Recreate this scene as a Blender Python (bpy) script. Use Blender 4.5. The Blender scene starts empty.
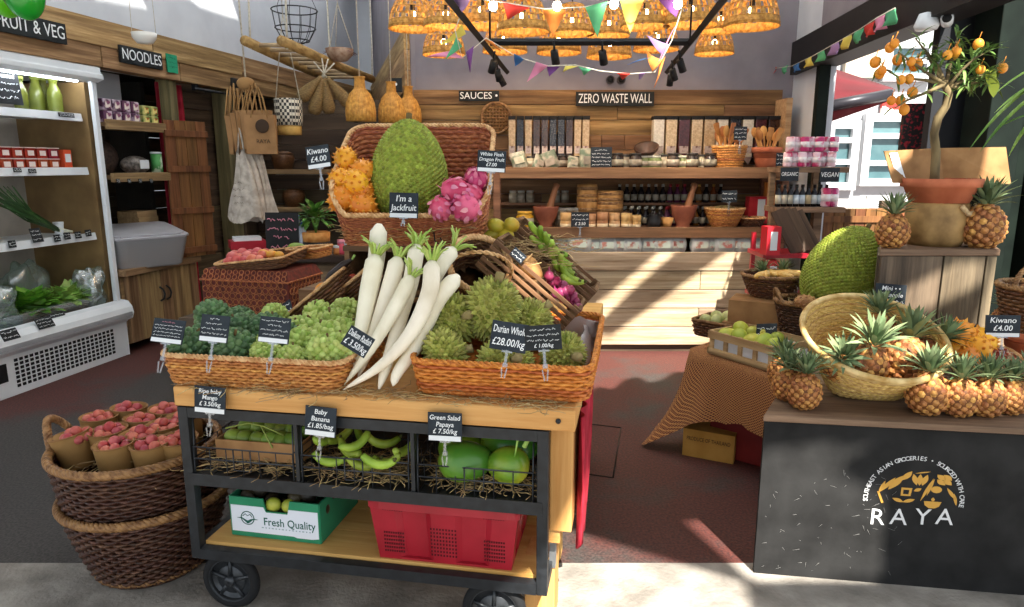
SUNE, SKYE, EXPO, LAMPE, SPOTE = 7.0, 0.6, 1.3, 0.7, 8.0
import bpy, math, random
from mathutils import Vector, Matrix, Euler
RND = random.Random(11)
C = bpy.context.scene.collection
R = math.radians
pi = math.pi
V = Vector

# ---------------------------------------------------------------- camera model
FPX, CXP, CYP, HCAM = 690.0, 512.0, 303.5, 1.5
PITCH = R(11.4)
_c, _s = math.cos(PITCH), math.sin(PITCH)
def ray(px, py):
    x = (px - CXP) / FPX; y = -(py - CYP) / FPX
    return V((x, _c + y * _s, -_s + y * _c))
def U(px, py, Y):
    d = ray(px, py); t = Y / d.y
    return V((d.x * t, Y, HCAM + d.z * t))
def G(px, py, z):
    d = ray(px, py); t = (z - HCAM) / d.z
    return V((d.x * t, d.y * t, z))
def PX(Y, z=1.0):
    return (Y * _c - (z - HCAM) * _s) / FPX   # metres per pixel

# ---------------------------------------------------------------- mesh builder
class MB:
    def __init__(s):
        s.v = []; s.f = []; s.m = []; s.sm = []
    def add(s, vs, fs, mat=0, smooth=True, M=None):
        b = len(s.v)
        if M is None: s.v.extend(tuple(v) for v in vs)
        else: s.v.extend(tuple(M @ V(v)) for v in vs)
        for f in fs:
            s.f.append(tuple(b + i for i in f)); s.m.append(mat); s.sm.append(smooth)
        return s
    def box(s, c, size, rot=None, mat=0, M=None):
        hx, hy, hz = size[0] / 2, size[1] / 2, size[2] / 2
        vs = [V((x, y, z)) for z in (-hz, hz) for y in (-hy, hy) for x in (-hx, hx)]
        if rot is not None:
            m = Euler(rot).to_matrix(); vs = [m @ v for v in vs]
        vs = [v + V(c) for v in vs]
        return s.add(vs, [(0, 2, 3, 1), (4, 5, 7, 6), (0, 1, 5, 4), (2, 6, 7, 3), (0, 4, 6, 2), (1, 3, 7, 5)], mat, False, M)
    def tube(s, pts, r, n=8, mat=0, M=None, closed=False, smooth=True):
        pts = [V(p) for p in pts]
        k = len(pts)
        if not isinstance(r, (list, tuple)): r = [r] * k
        vs = []; prev = None
        for i, p in enumerate(pts):
            if closed: t = pts[(i + 1) % k] - pts[i - 1]
            else: t = pts[min(i + 1, k - 1)] - pts[max(i - 1, 0)]
            if t.length < 1e-9: t = V((0, 0, 1))
            t.normalize()
            if prev is None:
                a = V((0, 0, 1)) if abs(t.z) < .9 else V((1, 0, 0))
                u = t.cross(a).normalized()
            else:
                u = (prev - t * prev.dot(t))
                u = u.normalized() if u.length > 1e-6 else t.orthogonal().normalized()
            prev = u; w = t.cross(u)
            for j in range(n):
                a = 2 * pi * j / n
                vs.append(p + (u * math.cos(a) + w * math.sin(a)) * r[i])
        fs = []
        for i in range(k if closed else k - 1):
            i2 = (i + 1) % k
            for j in range(n):
                j2 = (j + 1) % n
                fs.append((i * n + j, i * n + j2, i2 * n + j2, i2 * n + j))
        if not closed:
            fs.append(tuple(range(n - 1, -1, -1))); fs.append(tuple((k - 1) * n + j for j in range(n)))
        return s.add(vs, fs, mat, smooth, M)
    def lathe(s, prof, n=24, mat=0, M=None, c=(0, 0, 0), smooth=True, sx=1, sy=1):
        vs = []; k = len(prof); c = V(c)
        for r, z in prof:
            for j in range(n):
                a = 2 * pi * j / n
                vs.append(c + V((r * sx * math.cos(a), r * sy * math.sin(a), z)))
        fs = []
        for i in range(k - 1):
            for j in range(n):
                j2 = (j + 1) % n
                fs.append((i * n + j, i * n + j2, (i + 1) * n + j2, (i + 1) * n + j))
        if prof[0][0] > 1e-5: fs.append(tuple(range(n - 1, -1, -1)))
        if prof[-1][0] > 1e-5: fs.append(tuple((k - 1) * n + j for j in range(n)))
        return s.add(vs, fs, mat, smooth, M)
    def ell(s, c, rad, nu=16, nv=10, rot=None, mat=0, M=None, fn=None):
        vs = []; m = Euler(rot).to_matrix() if rot is not None else None
        def put(x, y, z):
            p = V((x * rad[0], y * rad[1], z * rad[2]))
            if fn: p = fn(p)
            if m: p = m @ p
            vs.append(p + V(c))
        put(0, 0, -1)
        for i in range(1, nv):
            th = -pi / 2 + pi * i / nv
            for j in range(nu):
                a = 2 * pi * j / nu
                put(math.cos(th) * math.cos(a), math.cos(th) * math.sin(a), math.sin(th))
        put(0, 0, 1)
        fs = []
        for j in range(nu):
            j2 = (j + 1) % nu
            fs.append((0, 1 + j2, 1 + j))
            for i in range(nv - 2):
                a = 1 + i * nu
                fs.append((a + j, a + j2, a + nu + j2, a + nu + j))
            a = 1 + (nv - 2) * nu
            fs.append((a + j, a + j2, len(vs) - 1))
        return s.add(vs, fs, mat, True, M)
    def prism(s, poly, z0, z1, mat=0, M=None):
        n = len(poly)
        vs = [(x, y, z0) for x, y in poly] + [(x, y, z1) for x, y in poly]
        fs = [tuple(range(n - 1, -1, -1)), tuple(range(n, 2 * n))]
        fs += [(i, (i + 1) % n, n + (i + 1) % n, n + i) for i in range(n)]
        return s.add(vs, fs, mat, False, M)
    def grid(s, rows, mat=0, closed=False, smooth=True, M=None, flip=False):
        n = len(rows[0]); vs = [p for r in rows for p in r]; fs = []
        for i in range(len(rows) - 1):
            for j in range(n if closed else n - 1):
                j2 = (j + 1) % n
                f = (i * n + j, i * n + j2, (i + 1) * n + j2, (i + 1) * n + j)
                fs.append(f[::-1] if flip else f)
        return s.add(vs, fs, mat, smooth, M)
    def blade(s, base, d, up, L, w, droop=.4, nseg=5, mat=0, fold=.25, M=None):
        """a leaf: tapered, creased strip that bends away from UP along D"""
        d = V(d).normalized(); up = V(up).normalized()
        side = d.cross(up)
        side = side.normalized() if side.length > 1e-5 else d.orthogonal().normalized()
        up = side.cross(d).normalized()
        rows = []
        for i in range(nseg + 1):
            t = i / nseg
            p = V(base) + d * (L * t) - up * (L * droop * t * t)
            ww = w * .5 * (math.sin(pi * (0.18 + .82 * t)) ** .8 if t < 1 else 0.02)
            rows.append([p - side * ww + up * ww * fold, p, p + side * ww + up * ww * fold])
        return s.grid(rows, mat, M=M)
    def studs(s, rad, n, h, br, sides=5, mat=0, jit=0.0, keep=None, c=(0, 0, 0), fn=None, sink=.15, tip=0.0, smooth=False):
        """raised studs spread evenly over an ellipsoid"""
        ga = pi * (3 - 5 ** .5); c = V(c)
        for i in range(n):
            z = 1 - 2 * (i + .5) / n; r = math.sqrt(1 - z * z); a = ga * i
            u = V((r * math.cos(a), r * math.sin(a), z))
            if keep and not keep(u): continue
            p = V((u.x * rad[0], u.y * rad[1], u.z * rad[2]))
            nn = V((u.x / rad[0], u.y / rad[1], u.z / rad[2])).normalized()
            if fn: p = fn(p)
            t = nn.orthogonal().normalized(); b = nn.cross(t)
            if jit: nn = (nn + V((RND.uniform(-jit, jit), RND.uniform(-jit, jit), RND.uniform(-jit, jit)))).normalized()
            p0 = p - nn * h * sink; hh = h * RND.uniform(.85, 1.1)
            vs = []; 
            for q in range(sides):
                an = 2 * pi * q / sides + i
                vs.append(c + p0 + (t * math.cos(an) + b * math.sin(an)) * br)
            if tip > 0:
                for q in range(sides):
                    an = 2 * pi * q / sides + i
                    vs.append(c + p + nn * hh * .75 + (t * math.cos(an) + b * math.sin(an)) * br * tip)
                vs.append(c + p + nn * hh)
                fs = [(q, (q + 1) % sides, sides + (q + 1) % sides, sides + q) for q in range(sides)]
                fs += [(sides + q, sides + (q + 1) % sides, 2 * sides) for q in range(sides)]
            else:
                vs.append(c + p + nn * hh)
                fs = [(q, (q + 1) % sides, sides) for q in range(sides)]
            s.add(vs, fs, mat, smooth)
        return s
    def build(s, name, mats, parent=None, loc=None, rot=None, bevel=0):
        me = bpy.data.meshes.new(name)
        me.from_pydata(s.v, [], s.f); 
        if not isinstance(mats, (list, tuple)): mats = [mats]
        for m in mats: me.materials.append(m)
        me.polygons.foreach_set('use_smooth', s.sm)
        me.polygons.foreach_set('material_index', s.m)
        me.update()
        o = bpy.data.objects.new(name, me); C.objects.link(o)
        if parent: o.parent = parent
        if loc is not None: o.location = loc
        if rot is not None: o.rotation_euler = rot
        if bevel:
            b = o.modifiers.new('edge', 'BEVEL'); b.width = bevel; b.segments = 2; b.limit_method = 'ANGLE'; b.angle_limit = R(50)
        return o

def tag(o, label=None, cat=None, group=None, kind=None):
    if label: o['label'] = label
    if cat: o['category'] = cat
    if group: o['group'] = group
    if kind: o['kind'] = kind
    return o
def thing(name, label, cat, loc=(0, 0, 0), rot=(0, 0, 0), group=None):
    o = bpy.data.objects.new(name, None); C.objects.link(o)
    o.empty_display_size = .05
    o.location = loc
    o.rotation_euler = (0, 0, rot) if isinstance(rot, (int, float)) else rot
    return tag(o, label, cat, group)
def struct(o):
    o['kind'] = 'structure'; return o
KIDS = {}
def dup(o, loc=None, rot=None, scale=None, label=None, group=None, parent=None):
    c = o.copy(); C.objects.link(c)
    if parent is not None: c.parent = parent
    if loc is not None: c.location = loc
    if rot is not None: c.rotation_euler = (0, 0, rot) if isinstance(rot, (int, float)) else rot
    if scale is not None: c.scale = (scale,) * 3 if isinstance(scale, (int, float)) else scale
    if label: c['label'] = label
    if group: c['group'] = group
    for ch in [x for x in o.children]:
        dup(ch, parent=c)
    return c
ORD = ['first', 'second', 'third', 'fourth', 'fifth', 'sixth', 'seventh', 'eighth', 'ninth', 'tenth', 'eleventh', 'twelfth', 'thirteenth', 'fourteenth',
       'fifteenth', 'sixteenth', 'seventeenth', 'eighteenth', 'nineteenth', 'twentieth']
def place(first, used, **k):
    """the first call moves the source itself, later calls copy it"""
    if not used:
        used.append(1)
        o = first
        if 'loc' in k: o.location = k['loc']
        if 'rot' in k: o.rotation_euler = (0, 0, k['rot']) if isinstance(k['rot'], (int, float)) else k['rot']
        if k.get('scale') is not None: o.scale = (k['scale'],) * 3 if isinstance(k['scale'], (int, float)) else k['scale']
        if k.get('label'): o['label'] = k['label']
        if k.get('group'): o['group'] = k['group']
        return o
    return dup(first, **k)

# ---------------------------------------------------------------- materials
def lin(h):
    h = h.lstrip('#')
    out = []
    for i in (0, 2, 4):
        c = int(h[i:i + 2], 16) / 255
        out.append(c / 12.92 if c <= .04045 else ((c + .055) / 1.055) ** 2.4)
    return (*out, 1)
MATS = {}
def M(name, c1, c2=None, sc=8, st=(1, 1, 1), rough=.65, bump=0, bsc=None, isl=0, rnd=0, metal=0, spec=.35, lo=.35, hi=.65, det=4, emit=0, c3=None, coat=0, bd=.01, sss=0, nr=.5, dist=0, blotch=0):
    if name in MATS: return MATS[name]
    m = bpy.data.materials.new(name); m.use_nodes = True
    nt = m.node_tree; N = nt.nodes; L = nt.links
    p = N['Principled BSDF']
    p.inputs['Roughness'].default_value = rough; p.inputs['Metallic'].default_value = metal
    p.inputs['Specular IOR Level'].default_value = spec
    if coat: p.inputs['Coat Weight'].default_value = coat; p.inputs['Coat Roughness'].default_value = .15
    if sss:
        p.inputs['Subsurface Weight'].default_value = sss; p.inputs['Subsurface Radius'].default_value = (.02, .015, .008)
    col = None
    if c2 or bump:
        tc = N.new('ShaderNodeTexCoord'); mp = N.new('ShaderNodeMapping'); mp.inputs['Scale'].default_value = st
        L.new(tc.outputs['Object'], mp.inputs['Vector'])
        vec = mp.outputs['Vector']
        if isl or rnd:
            oi = N.new('ShaderNodeObjectInfo'); ge = N.new('ShaderNodeNewGeometry')
            ad = N.new('ShaderNodeVectorMath'); ad.operation = 'ADD'
            cm = N.new('ShaderNodeMath'); cm.operation = 'MULTIPLY_ADD'; cm.inputs[1].default_value = 17.0
            L.new(ge.outputs['Random Per Island'], cm.inputs[0]); L.new(oi.outputs['Random'], cm.inputs[2])
            L.new(vec, ad.inputs[0]); L.new(cm.outputs[0], ad.inputs[1]); vec = ad.outputs[0]
        no = N.new('ShaderNodeTexNoise'); no.inputs['Scale'].default_value = sc; no.inputs['Detail'].default_value = det; no.inputs['Roughness'].default_value = nr; no.inputs['Distortion'].default_value = dist
        L.new(vec, no.inputs['Vector'])
    if c2:
        cr = N.new('ShaderNodeValToRGB'); e = cr.color_ramp.elements
        e[0].position = lo; e[0].color = lin(c1); e[1].position = hi; e[1].color = lin(c2)
        if c3:
            x = e.new((lo + hi) / 2); x.color = lin(c3)
        L.new(no.outputs['Fac'], cr.inputs['Fac']); col = cr.outputs['Color']
    if blotch and col:
        n2 = N.new('ShaderNodeTexNoise'); n2.inputs['Scale'].default_value = 3.2; n2.inputs['Detail'].default_value = 7; n2.inputs['Roughness'].default_value = .65; L.new(tc.outputs['Object'] if not (isl or rnd) else vec, n2.inputs['Vector'])
        r2 = N.new('ShaderNodeMapRange'); r2.inputs[1].default_value = .4; r2.inputs[2].default_value = .72; r2.inputs[3].default_value = 0; r2.inputs[4].default_value = blotch; L.new(n2.outputs['Fac'], r2.inputs[0])
        mx = N.new('ShaderNodeMix'); mx.data_type = 'RGBA'; mx.blend_type = 'MULTIPLY'; L.new(r2.outputs[0], mx.inputs[0]); L.new(col, mx.inputs[6]); mx.inputs[7].default_value = lin('#6b5744'); col = mx.outputs[2]
    if isl or rnd:
        hs = N.new('ShaderNodeHueSaturation')
        if col: L.new(col, hs.inputs['Color'])
        else: hs.inputs['Color'].default_value = lin(c1)
        a = N.new('ShaderNodeObjectInfo'); g = N.new('ShaderNodeNewGeometry')
        def var(src, amt, base):
            q = N.new('ShaderNodeMath'); q.operation = 'MULTIPLY_ADD'; q.inputs[1].default_value = amt; q.inputs[2].default_value = base - amt / 2
            L.new(src, q.inputs[0]); return q.outputs[0]
        if isl and rnd:
            w = N.new('ShaderNodeMath'); w.operation = 'ADD'
            L.new(var(g.outputs['Random Per Island'], isl, .5), w.inputs[0]); L.new(var(a.outputs['Random'], rnd, .5), w.inputs[1])
            L.new(w.outputs[0], hs.inputs['Value'])
        elif isl: L.new(var(g.outputs['Random Per Island'], isl, 1), hs.inputs['Value'])
        else: L.new(var(a.outputs['Random'], rnd, 1), hs.inputs['Value'])
        hq = N.new('ShaderNodeMath'); hq.operation = 'MULTIPLY_ADD'; hq.inputs[1].default_value = .03; hq.inputs[2].default_value = .485
        L.new((g.outputs['Random Per Island'] if isl else a.outputs['Random']), hq.inputs[0]); L.new(hq.outputs[0], hs.inputs['Hue'])
        col = hs.outputs['Color']
    if col: L.new(col, p.inputs['Base Color'])
    else: p.inputs['Base Color'].default_value = lin(c1)
    if bump:
        nb = no
        if bsc:
            nb = N.new('ShaderNodeTexNoise'); nb.inputs['Scale'].default_value = bsc; nb.inputs['Detail'].default_value = 4
            L.new(vec, nb.inputs['Vector'])
        b = N.new('ShaderNodeBump'); b.inputs['Strength'].default_value = bump; b.inputs['Distance'].default_value = bd
        L.new(nb.outputs['Fac'], b.inputs['Height']); L.new(b.outputs['Normal'], p.inputs['Normal'])
    if emit:
        p.inputs['Emission Color'].default_value = lin(c1); p.inputs['Emission Strength'].default_value = emit
    MATS[name] = m
    return m
def wood(name, c1, c2, axis='x', sc=5, isl=.35, rough=.7, bump=.25, c3=None, rnd=0, blotch=.75):
    st = {'x': (.16, 3, 3), 'y': (3, .16, 3), 'z': (3, 3, .16)}[axis]
    return M(name, c1, c2, sc=sc * 1.9, st=st, rough=rough, bump=bump, isl=isl, c3=c3, det=8, lo=.34, hi=.66, rnd=rnd, nr=.68, dist=.35, blotch=blotch)
def clear(name, tint='#ffffff', fac=.25, rough=.1, haze=0):
    """thin clear plastic or glass: mostly see-through with a glossy film"""
    if name in MATS: return MATS[name]
    m = bpy.data.materials.new(name); m.use_nodes = True
    nt = m.node_tree; N = nt.nodes; L = nt.links
    out = N['Material Output']; N.remove(N['Principled BSDF'])
    tr = N.new('ShaderNodeBsdfTransparent'); tr.inputs[0].default_value = lin(tint)
    gl = N.new('ShaderNodeBsdfGlossy'); gl.inputs['Roughness'].default_value = rough
    mx = N.new('ShaderNodeMixShader'); mx.inputs[0].default_value = fac * .4
    L.new(tr.outputs[0], mx.inputs[1]); L.new(gl.outputs[0], mx.inputs[2])
    last = mx
    if haze:
        df = N.new('ShaderNodeBsdfDiffuse'); df.inputs[0].default_value = lin(tint)
        m2 = N.new('ShaderNodeMixShader'); m2.inputs[0].default_value = haze
        L.new(mx.outputs[0], m2.inputs[1]); L.new(df.outputs[0], m2.inputs[2]); last = m2
    L.new(last.outputs[0], out.inputs['Surface'])
    MATS[name] = m
    return m
def emitm(name, c, s):
    if name in MATS: return MATS[name]
    m = bpy.data.materials.new(name); m.use_nodes = True
    N = m.node_tree.nodes; L = m.node_tree.links
    e = N.new('ShaderNodeEmission'); e.inputs[0].default_value = lin(c); e.inputs[1].default_value = s
    L.new(e.outputs[0], N['Material Output'].inputs['Surface']); MATS[name] = m
    return m

# ---------------------------------------------------------------- wicker
def rrect(w, d, r=.05):
    """perimeter function of a rounded rectangle, u in 0..1, counter-clockwise, u=0 at front centre (y=-d/2)"""
    r = min(r, w / 2 - 1e-4, d / 2 - 1e-4)
    segs = [('l', (0, -d / 2), (w / 2 - r, -d / 2)), ('a', (w / 2 - r, -d / 2 + r), -90), ('l', (w / 2, -d / 2 + r), (w / 2, d / 2 - r)), ('a', (w / 2 - r, d / 2 - r), 0),
            ('l', (w / 2 - r, d / 2), (-w / 2 + r, d / 2)), ('a', (-w / 2 + r, d / 2 - r), 90), ('l', (-w / 2, d / 2 - r), (-w / 2, -d / 2 + r)), ('a', (-w / 2 + r, -d / 2 + r), 180), ('l', (-w / 2 + r, -d / 2), (0, -d / 2))]
    ln = [math.dist(q[1], q[2]) if q[0] == 'l' else r * pi / 2 for q in segs]
    tot = sum(ln)
    def f(u):
        s = (u % 1) * tot
        for q, l in zip(segs, ln):
            if s <= l + 1e-9:
                t = s / l if l > 1e-9 else 0
                if q[0] == 'l': return (q[1][0] + (q[2][0] - q[1][0]) * t, q[1][1] + (q[2][1] - q[1][1]) * t)
                a = R(q[2] + 90 * t)
                return (q[1][0] + r * math.cos(a), q[1][1] + r * math.sin(a))
            s -= l
        return (0, -d / 2)
    return f
def weave(ring, rows, stakes, amp=.004, M=None, cps=3, t0=0, t1=1):
    """woven wall: every row is a strand that passes in front of and behind the stakes; both faces"""
    mb = MB(); e = 1e-3; stakes += stakes % 2; nu = stakes * cps
    def at(u, t):
        p = V(ring(u, t)); du = V(ring((u + e) % 1, t)) - V(ring((u - e) % 1, t)); dt = V(ring(u, min(1, t + e))) - V(ring(u, max(0, t - e)))
        n = du.cross(dt); return p, (n.normalized() if n.length > 1e-12 else V((0, 0, 1)))
    # the strands, each its own round cane passing in front of and behind the stakes
    for r in range(rows):
        pts = []; rr = []
        for j in range(nu):
            u = j / nu; p, n = at(u, t0 + (t1 - t0) * (r + .5) / rows)
            pts.append(p + n * amp * math.sin(pi * stakes * u + pi * r + .4))
            hh = (V(ring(u, t0 + (t1 - t0) * (r + 1) / rows)) - V(ring(u, t0 + (t1 - t0) * r / rows))).length
            rr.append(hh * .5)
        mb.tube(pts, rr, 5, closed=True, M=M)
    # the stakes and the inner face behind them
    rws = []
    for i in range(max(3, rows // 2)):
        t = t0 + (t1 - t0) * i / (max(3, rows // 2) - 1); row = []
        for j in range(stakes):
            p, n = at((j + .5) / stakes, t); row.append(p - n * amp * .5)
        rws.append(row)
    mb.grid(rws, closed=True, M=M)
    return mb
def braid(curve, r=.006, strands=3, turns=30, n=160, M=None, mb=None, closed=True, sides=5):
    mb = mb or MB(); e = 1e-3
    for k in range(strands):
        pts = []
        for i in range(n + (0 if closed else 1)):
            u = i / n; p = V(curve(u)); t = (V(curve(min(u + e, 1) if not closed else (u + e) % 1)) - V(curve(max(u - e, 0) if not closed else (u - e) % 1))).normalized()
            a = V((0, 0, 1)); b = t.cross(a).normalized(); a = b.cross(t)
            ph = 2 * pi * (turns * u + k / strands)
            pts.append(p + (a * math.cos(ph) + b * math.sin(ph)) * r * .75)
        mb.tube(pts, r * .72, sides, closed=closed, M=M)
    return mb

# ---------------------------------------------------------------- lettering
def text_mb(s, h, align='CENTER', ext=.0006, shear=0, spacing=1.0, bold=0):
    cu = bpy.data.curves.new('lettering', 'FONT'); cu.body = s; cu.size = h * 1.35; cu.align_x = align; cu.align_y = 'CENTER'
    cu.extrude = ext; cu.shear = shear; cu.space_character = spacing; cu.resolution_u = 3; cu.offset = h * .006 if bold else 0
    o = bpy.data.objects.new('lettering', cu)
    me = bpy.data.meshes.new_from_object(o)
    vs = [tuple(v.co) for v in me.vertices]; fs = [tuple(p.vertices) for p in me.polygons]
    bpy.data.objects.remove(o); bpy.data.curves.remove(cu); bpy.data.meshes.remove(me)
    return vs, fs
def letters(mb, s, h, x, z, y, maxw=None, align='CENTER', shear=0, spacing=1.0, rot=0, bold=0):
    """writing on a plane facing -Y at depth y, centred at x, z"""
    vs, fs = text_mb(s, h, align, shear=shear, spacing=spacing, bold=bold)
    if not vs: return
    w = max(v[0] for v in vs) - min(v[0] for v in vs)
    k = min(1, maxw / w) if maxw else 1
    cr, sr = math.cos(rot), math.sin(rot)
    out = []
    for a, b, c in vs:
        a *= k
        out.append((x + a * cr - b * sr, y - c, z + a * sr + b * cr))
    mb.add(out, fs, 0, False)
def scribble(mb, x0, x1, z, y, h, dens=1.0, t=.0009):
    """a line of small unreadable chalk handwriting, as little strokes"""
    x = x0
    while x < x1 - h * .4:
        wl = RND.uniform(2, 5) * h * .55
        pts = []
        xe = min(x + wl, x1); n = max(3, int((xe - x) / (h * .28)))
        for i in range(n + 1):
            pts.append((x + (xe - x) * i / n, y, z + RND.uniform(-.5, .5) * h * (1 if i % 2 else .6)))
        mb.tube(pts, t, 4)
        x = xe + h * .55
# ================================================================ materials
W_TABLE = wood('pine_table', '#c8924c', '#dfb26c', 'x', 4, .1, blotch=.12)
W_TABLEV = wood('pine_table_upright', '#c8924c', '#dfb26c', 'z', 4, .1, blotch=.12)
W_BEAM = wood('warm_plank', '#876644', '#cfab7c', 'x', 4, .45, c3='#a8845a')
W_BACK = wood('back_plank', '#67492f', '#a58059', 'x', 4, .5, c3='#85633f')
W_PALE = wood('pale_plank', '#9c8466', '#cdbb9e', 'x', 5, .16, c3='#b9a587', blotch=.7)
W_SHELF = wood('shelf_wood', '#6d4a33', '#9a7052', 'x', 5, .3)
W_CAB = wood('cabinet_wood', '#7d6043', '#b8976c', 'z', 4, .45)
W_CABX = wood('cabinet_wood_flat', '#7d6043', '#b8976c', 'x', 4, .35)
W_DARK = wood('dark_plank', '#4a3a2d', '#6e5a45', 'x', 4, .45)
W_DARKV = wood('dark_plank_upright', '#4a3a2d', '#6e5a45', 'z', 4, .45)
W_SHUT = wood('shutter_wood', '#664022', '#94633a', 'z', 4, .35)
W_GREY = wood('weathered_board', '#4f4437', '#86755f', 'z', 5, .25)
W_GREYX = wood('weathered_board_flat', '#6f5a46', '#a08468', 'x', 5, .25)
W_CRATE = wood('crate_wood', '#a8835a', '#d2b284', 'x', 6, .25, blotch=.35)
W_CRATEB = wood('brown_crate_wood', '#6a4a30', '#94704c', 'x', 6, .3)
W_POST = wood('post_wood', '#5f5a3c', '#8b8058', 'z', 4, .3)
BLACKM = M('black_metal', '#17191c', '#24272b', sc=30, rough=.5, spec=.4)
BLACK = M('black_matt', '#151517', rough=.7)
RAILM = M('dark_steel', '#2a2623', rough=.45, metal=.6)
SLATE = M('chalkboard', '#1d242c', '#2c353d', sc=14, rough=.75)
SLATEB = M('painted_board', '#15181a', '#22272a', sc=14, rough=.7)
CHALK = M('chalk_white', '#eceff0', rough=.9)
CHALKP = M('chalk_pink', '#d78a9a', rough=.9)
STRIP = M('paper_strip', '#dfe3e6', rough=.6)
CLEARP = clear('clear_plastic', '#e3e6ea', .35, .12, .1)
WICK = M('honey_wicker', '#8a5426', '#d39a58', sc=55, st=(1, 1, 3), rough=.55, c3='#b9783c', isl=.45, lo=.3, hi=.7)
WICKO = M('orange_wicker', '#8e4c1c', '#d98c45', sc=55, st=(1, 1, 3), rough=.5, c3='#bf6d2c', isl=.45, lo=.3, hi=.7)
WICKR = M('red_wicker', '#7a3f22', '#c8824f', sc=50, st=(1, 1, 3), rough=.5, c3='#a8623a', isl=.45, lo=.3, hi=.7)
WICKRIM = M('pale_cane', '#b88450', '#e3ba86', sc=40, rough=.5)
WICKD = M('dark_wicker', '#2b1a12', '#6a4836', sc=50, st=(1, 1, 3), rough=.45, c3='#45291d', isl=.45, lo=.3, hi=.7)
WICKDR = M('brown_cane', '#6d4a2c', '#a27a4e', sc=40, rough=.5)
WICKB = M('brown_wicker', '#452a18', '#7d5332', sc=50, st=(1, 1, 3), rough=.5, c3='#5f3c24', isl=.45, lo=.3, hi=.7)
BAMB = M('bamboo_weave', '#a9823f', '#e3c483', sc=60, st=(1, 1, 2.5), rough=.45, c3='#cda960', isl=.45, lo=.3, hi=.7)
BAMBR = M('bamboo_rim', '#b08a48', '#e2c78c', sc=20, rough=.4)
BAMBL = M('lamp_bamboo', '#9c6a2c', '#d9a24e', sc=40, rough=.5)
STRAWM = M('straw', '#93764c', '#c4a878', sc=12, rough=.8, isl=.4)
TERRA = M('terracotta', '#a85a3c', '#c2714f', sc=9, rough=.8, bump=.1)
RED = M('red_plastic', '#920f20', '#a81a2c', sc=6, rough=.4, spec=.5)
REDCLOTH = M('red_cloth', '#8d1526', '#b3263a', sc=12, rough=.9)
WALLP = M('lavender_wall', '#817b83', '#8e8990', sc=3, rough=.9, bump=.05, bsc=40)
WALLL = M('pale_blue_wall', '#c6cad2', '#d2d6dd', sc=3, rough=.9, bump=.05, bsc=40)
WALLD = M('dark_wall', '#3c3833', '#4b463f', sc=5, rough=.9)
WHITEP = M('white_enamel', '#d7dce0', '#e1e5e8', sc=5, rough=.35, spec=.5)
GREYP = M('grey_panel', '#8d8f92', '#9a9b9d', sc=8, rough=.5)
CARD = M('cardboard', '#8a643e', '#a57c50', sc=10, rough=.85)
CARDD = M('brown_card', '#7b5736', '#8f6a45', sc=10, rough=.85)
KRAFT = M('kraft_paper', '#8c6740', '#a57c50', sc=8, rough=.7)
LEAF = M('leaf_green', '#2f5a1c', '#5f8f35', sc=18, rough=.5, isl=.4)
LEAFL = M('light_leaf', '#6b9a3a', '#a9c66a', sc=18, rough=.5, isl=.35)
PLEAF = M('pineapple_leaf', '#3f5634', '#8fa074', sc=10, rough=.75, isl=.4)
PBODY = M('pineapple_skin', '#5c3416', '#7a4a1e', sc=30, rough=.6)
PEYE = M('pineapple_eye', '#83502a', '#cb9150', sc=60, rough=.6, isl=.45)
GREENF = M('green_fruit', '#3f7a20', '#7da637', sc=6, rough=.35, rnd=.3)

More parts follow.
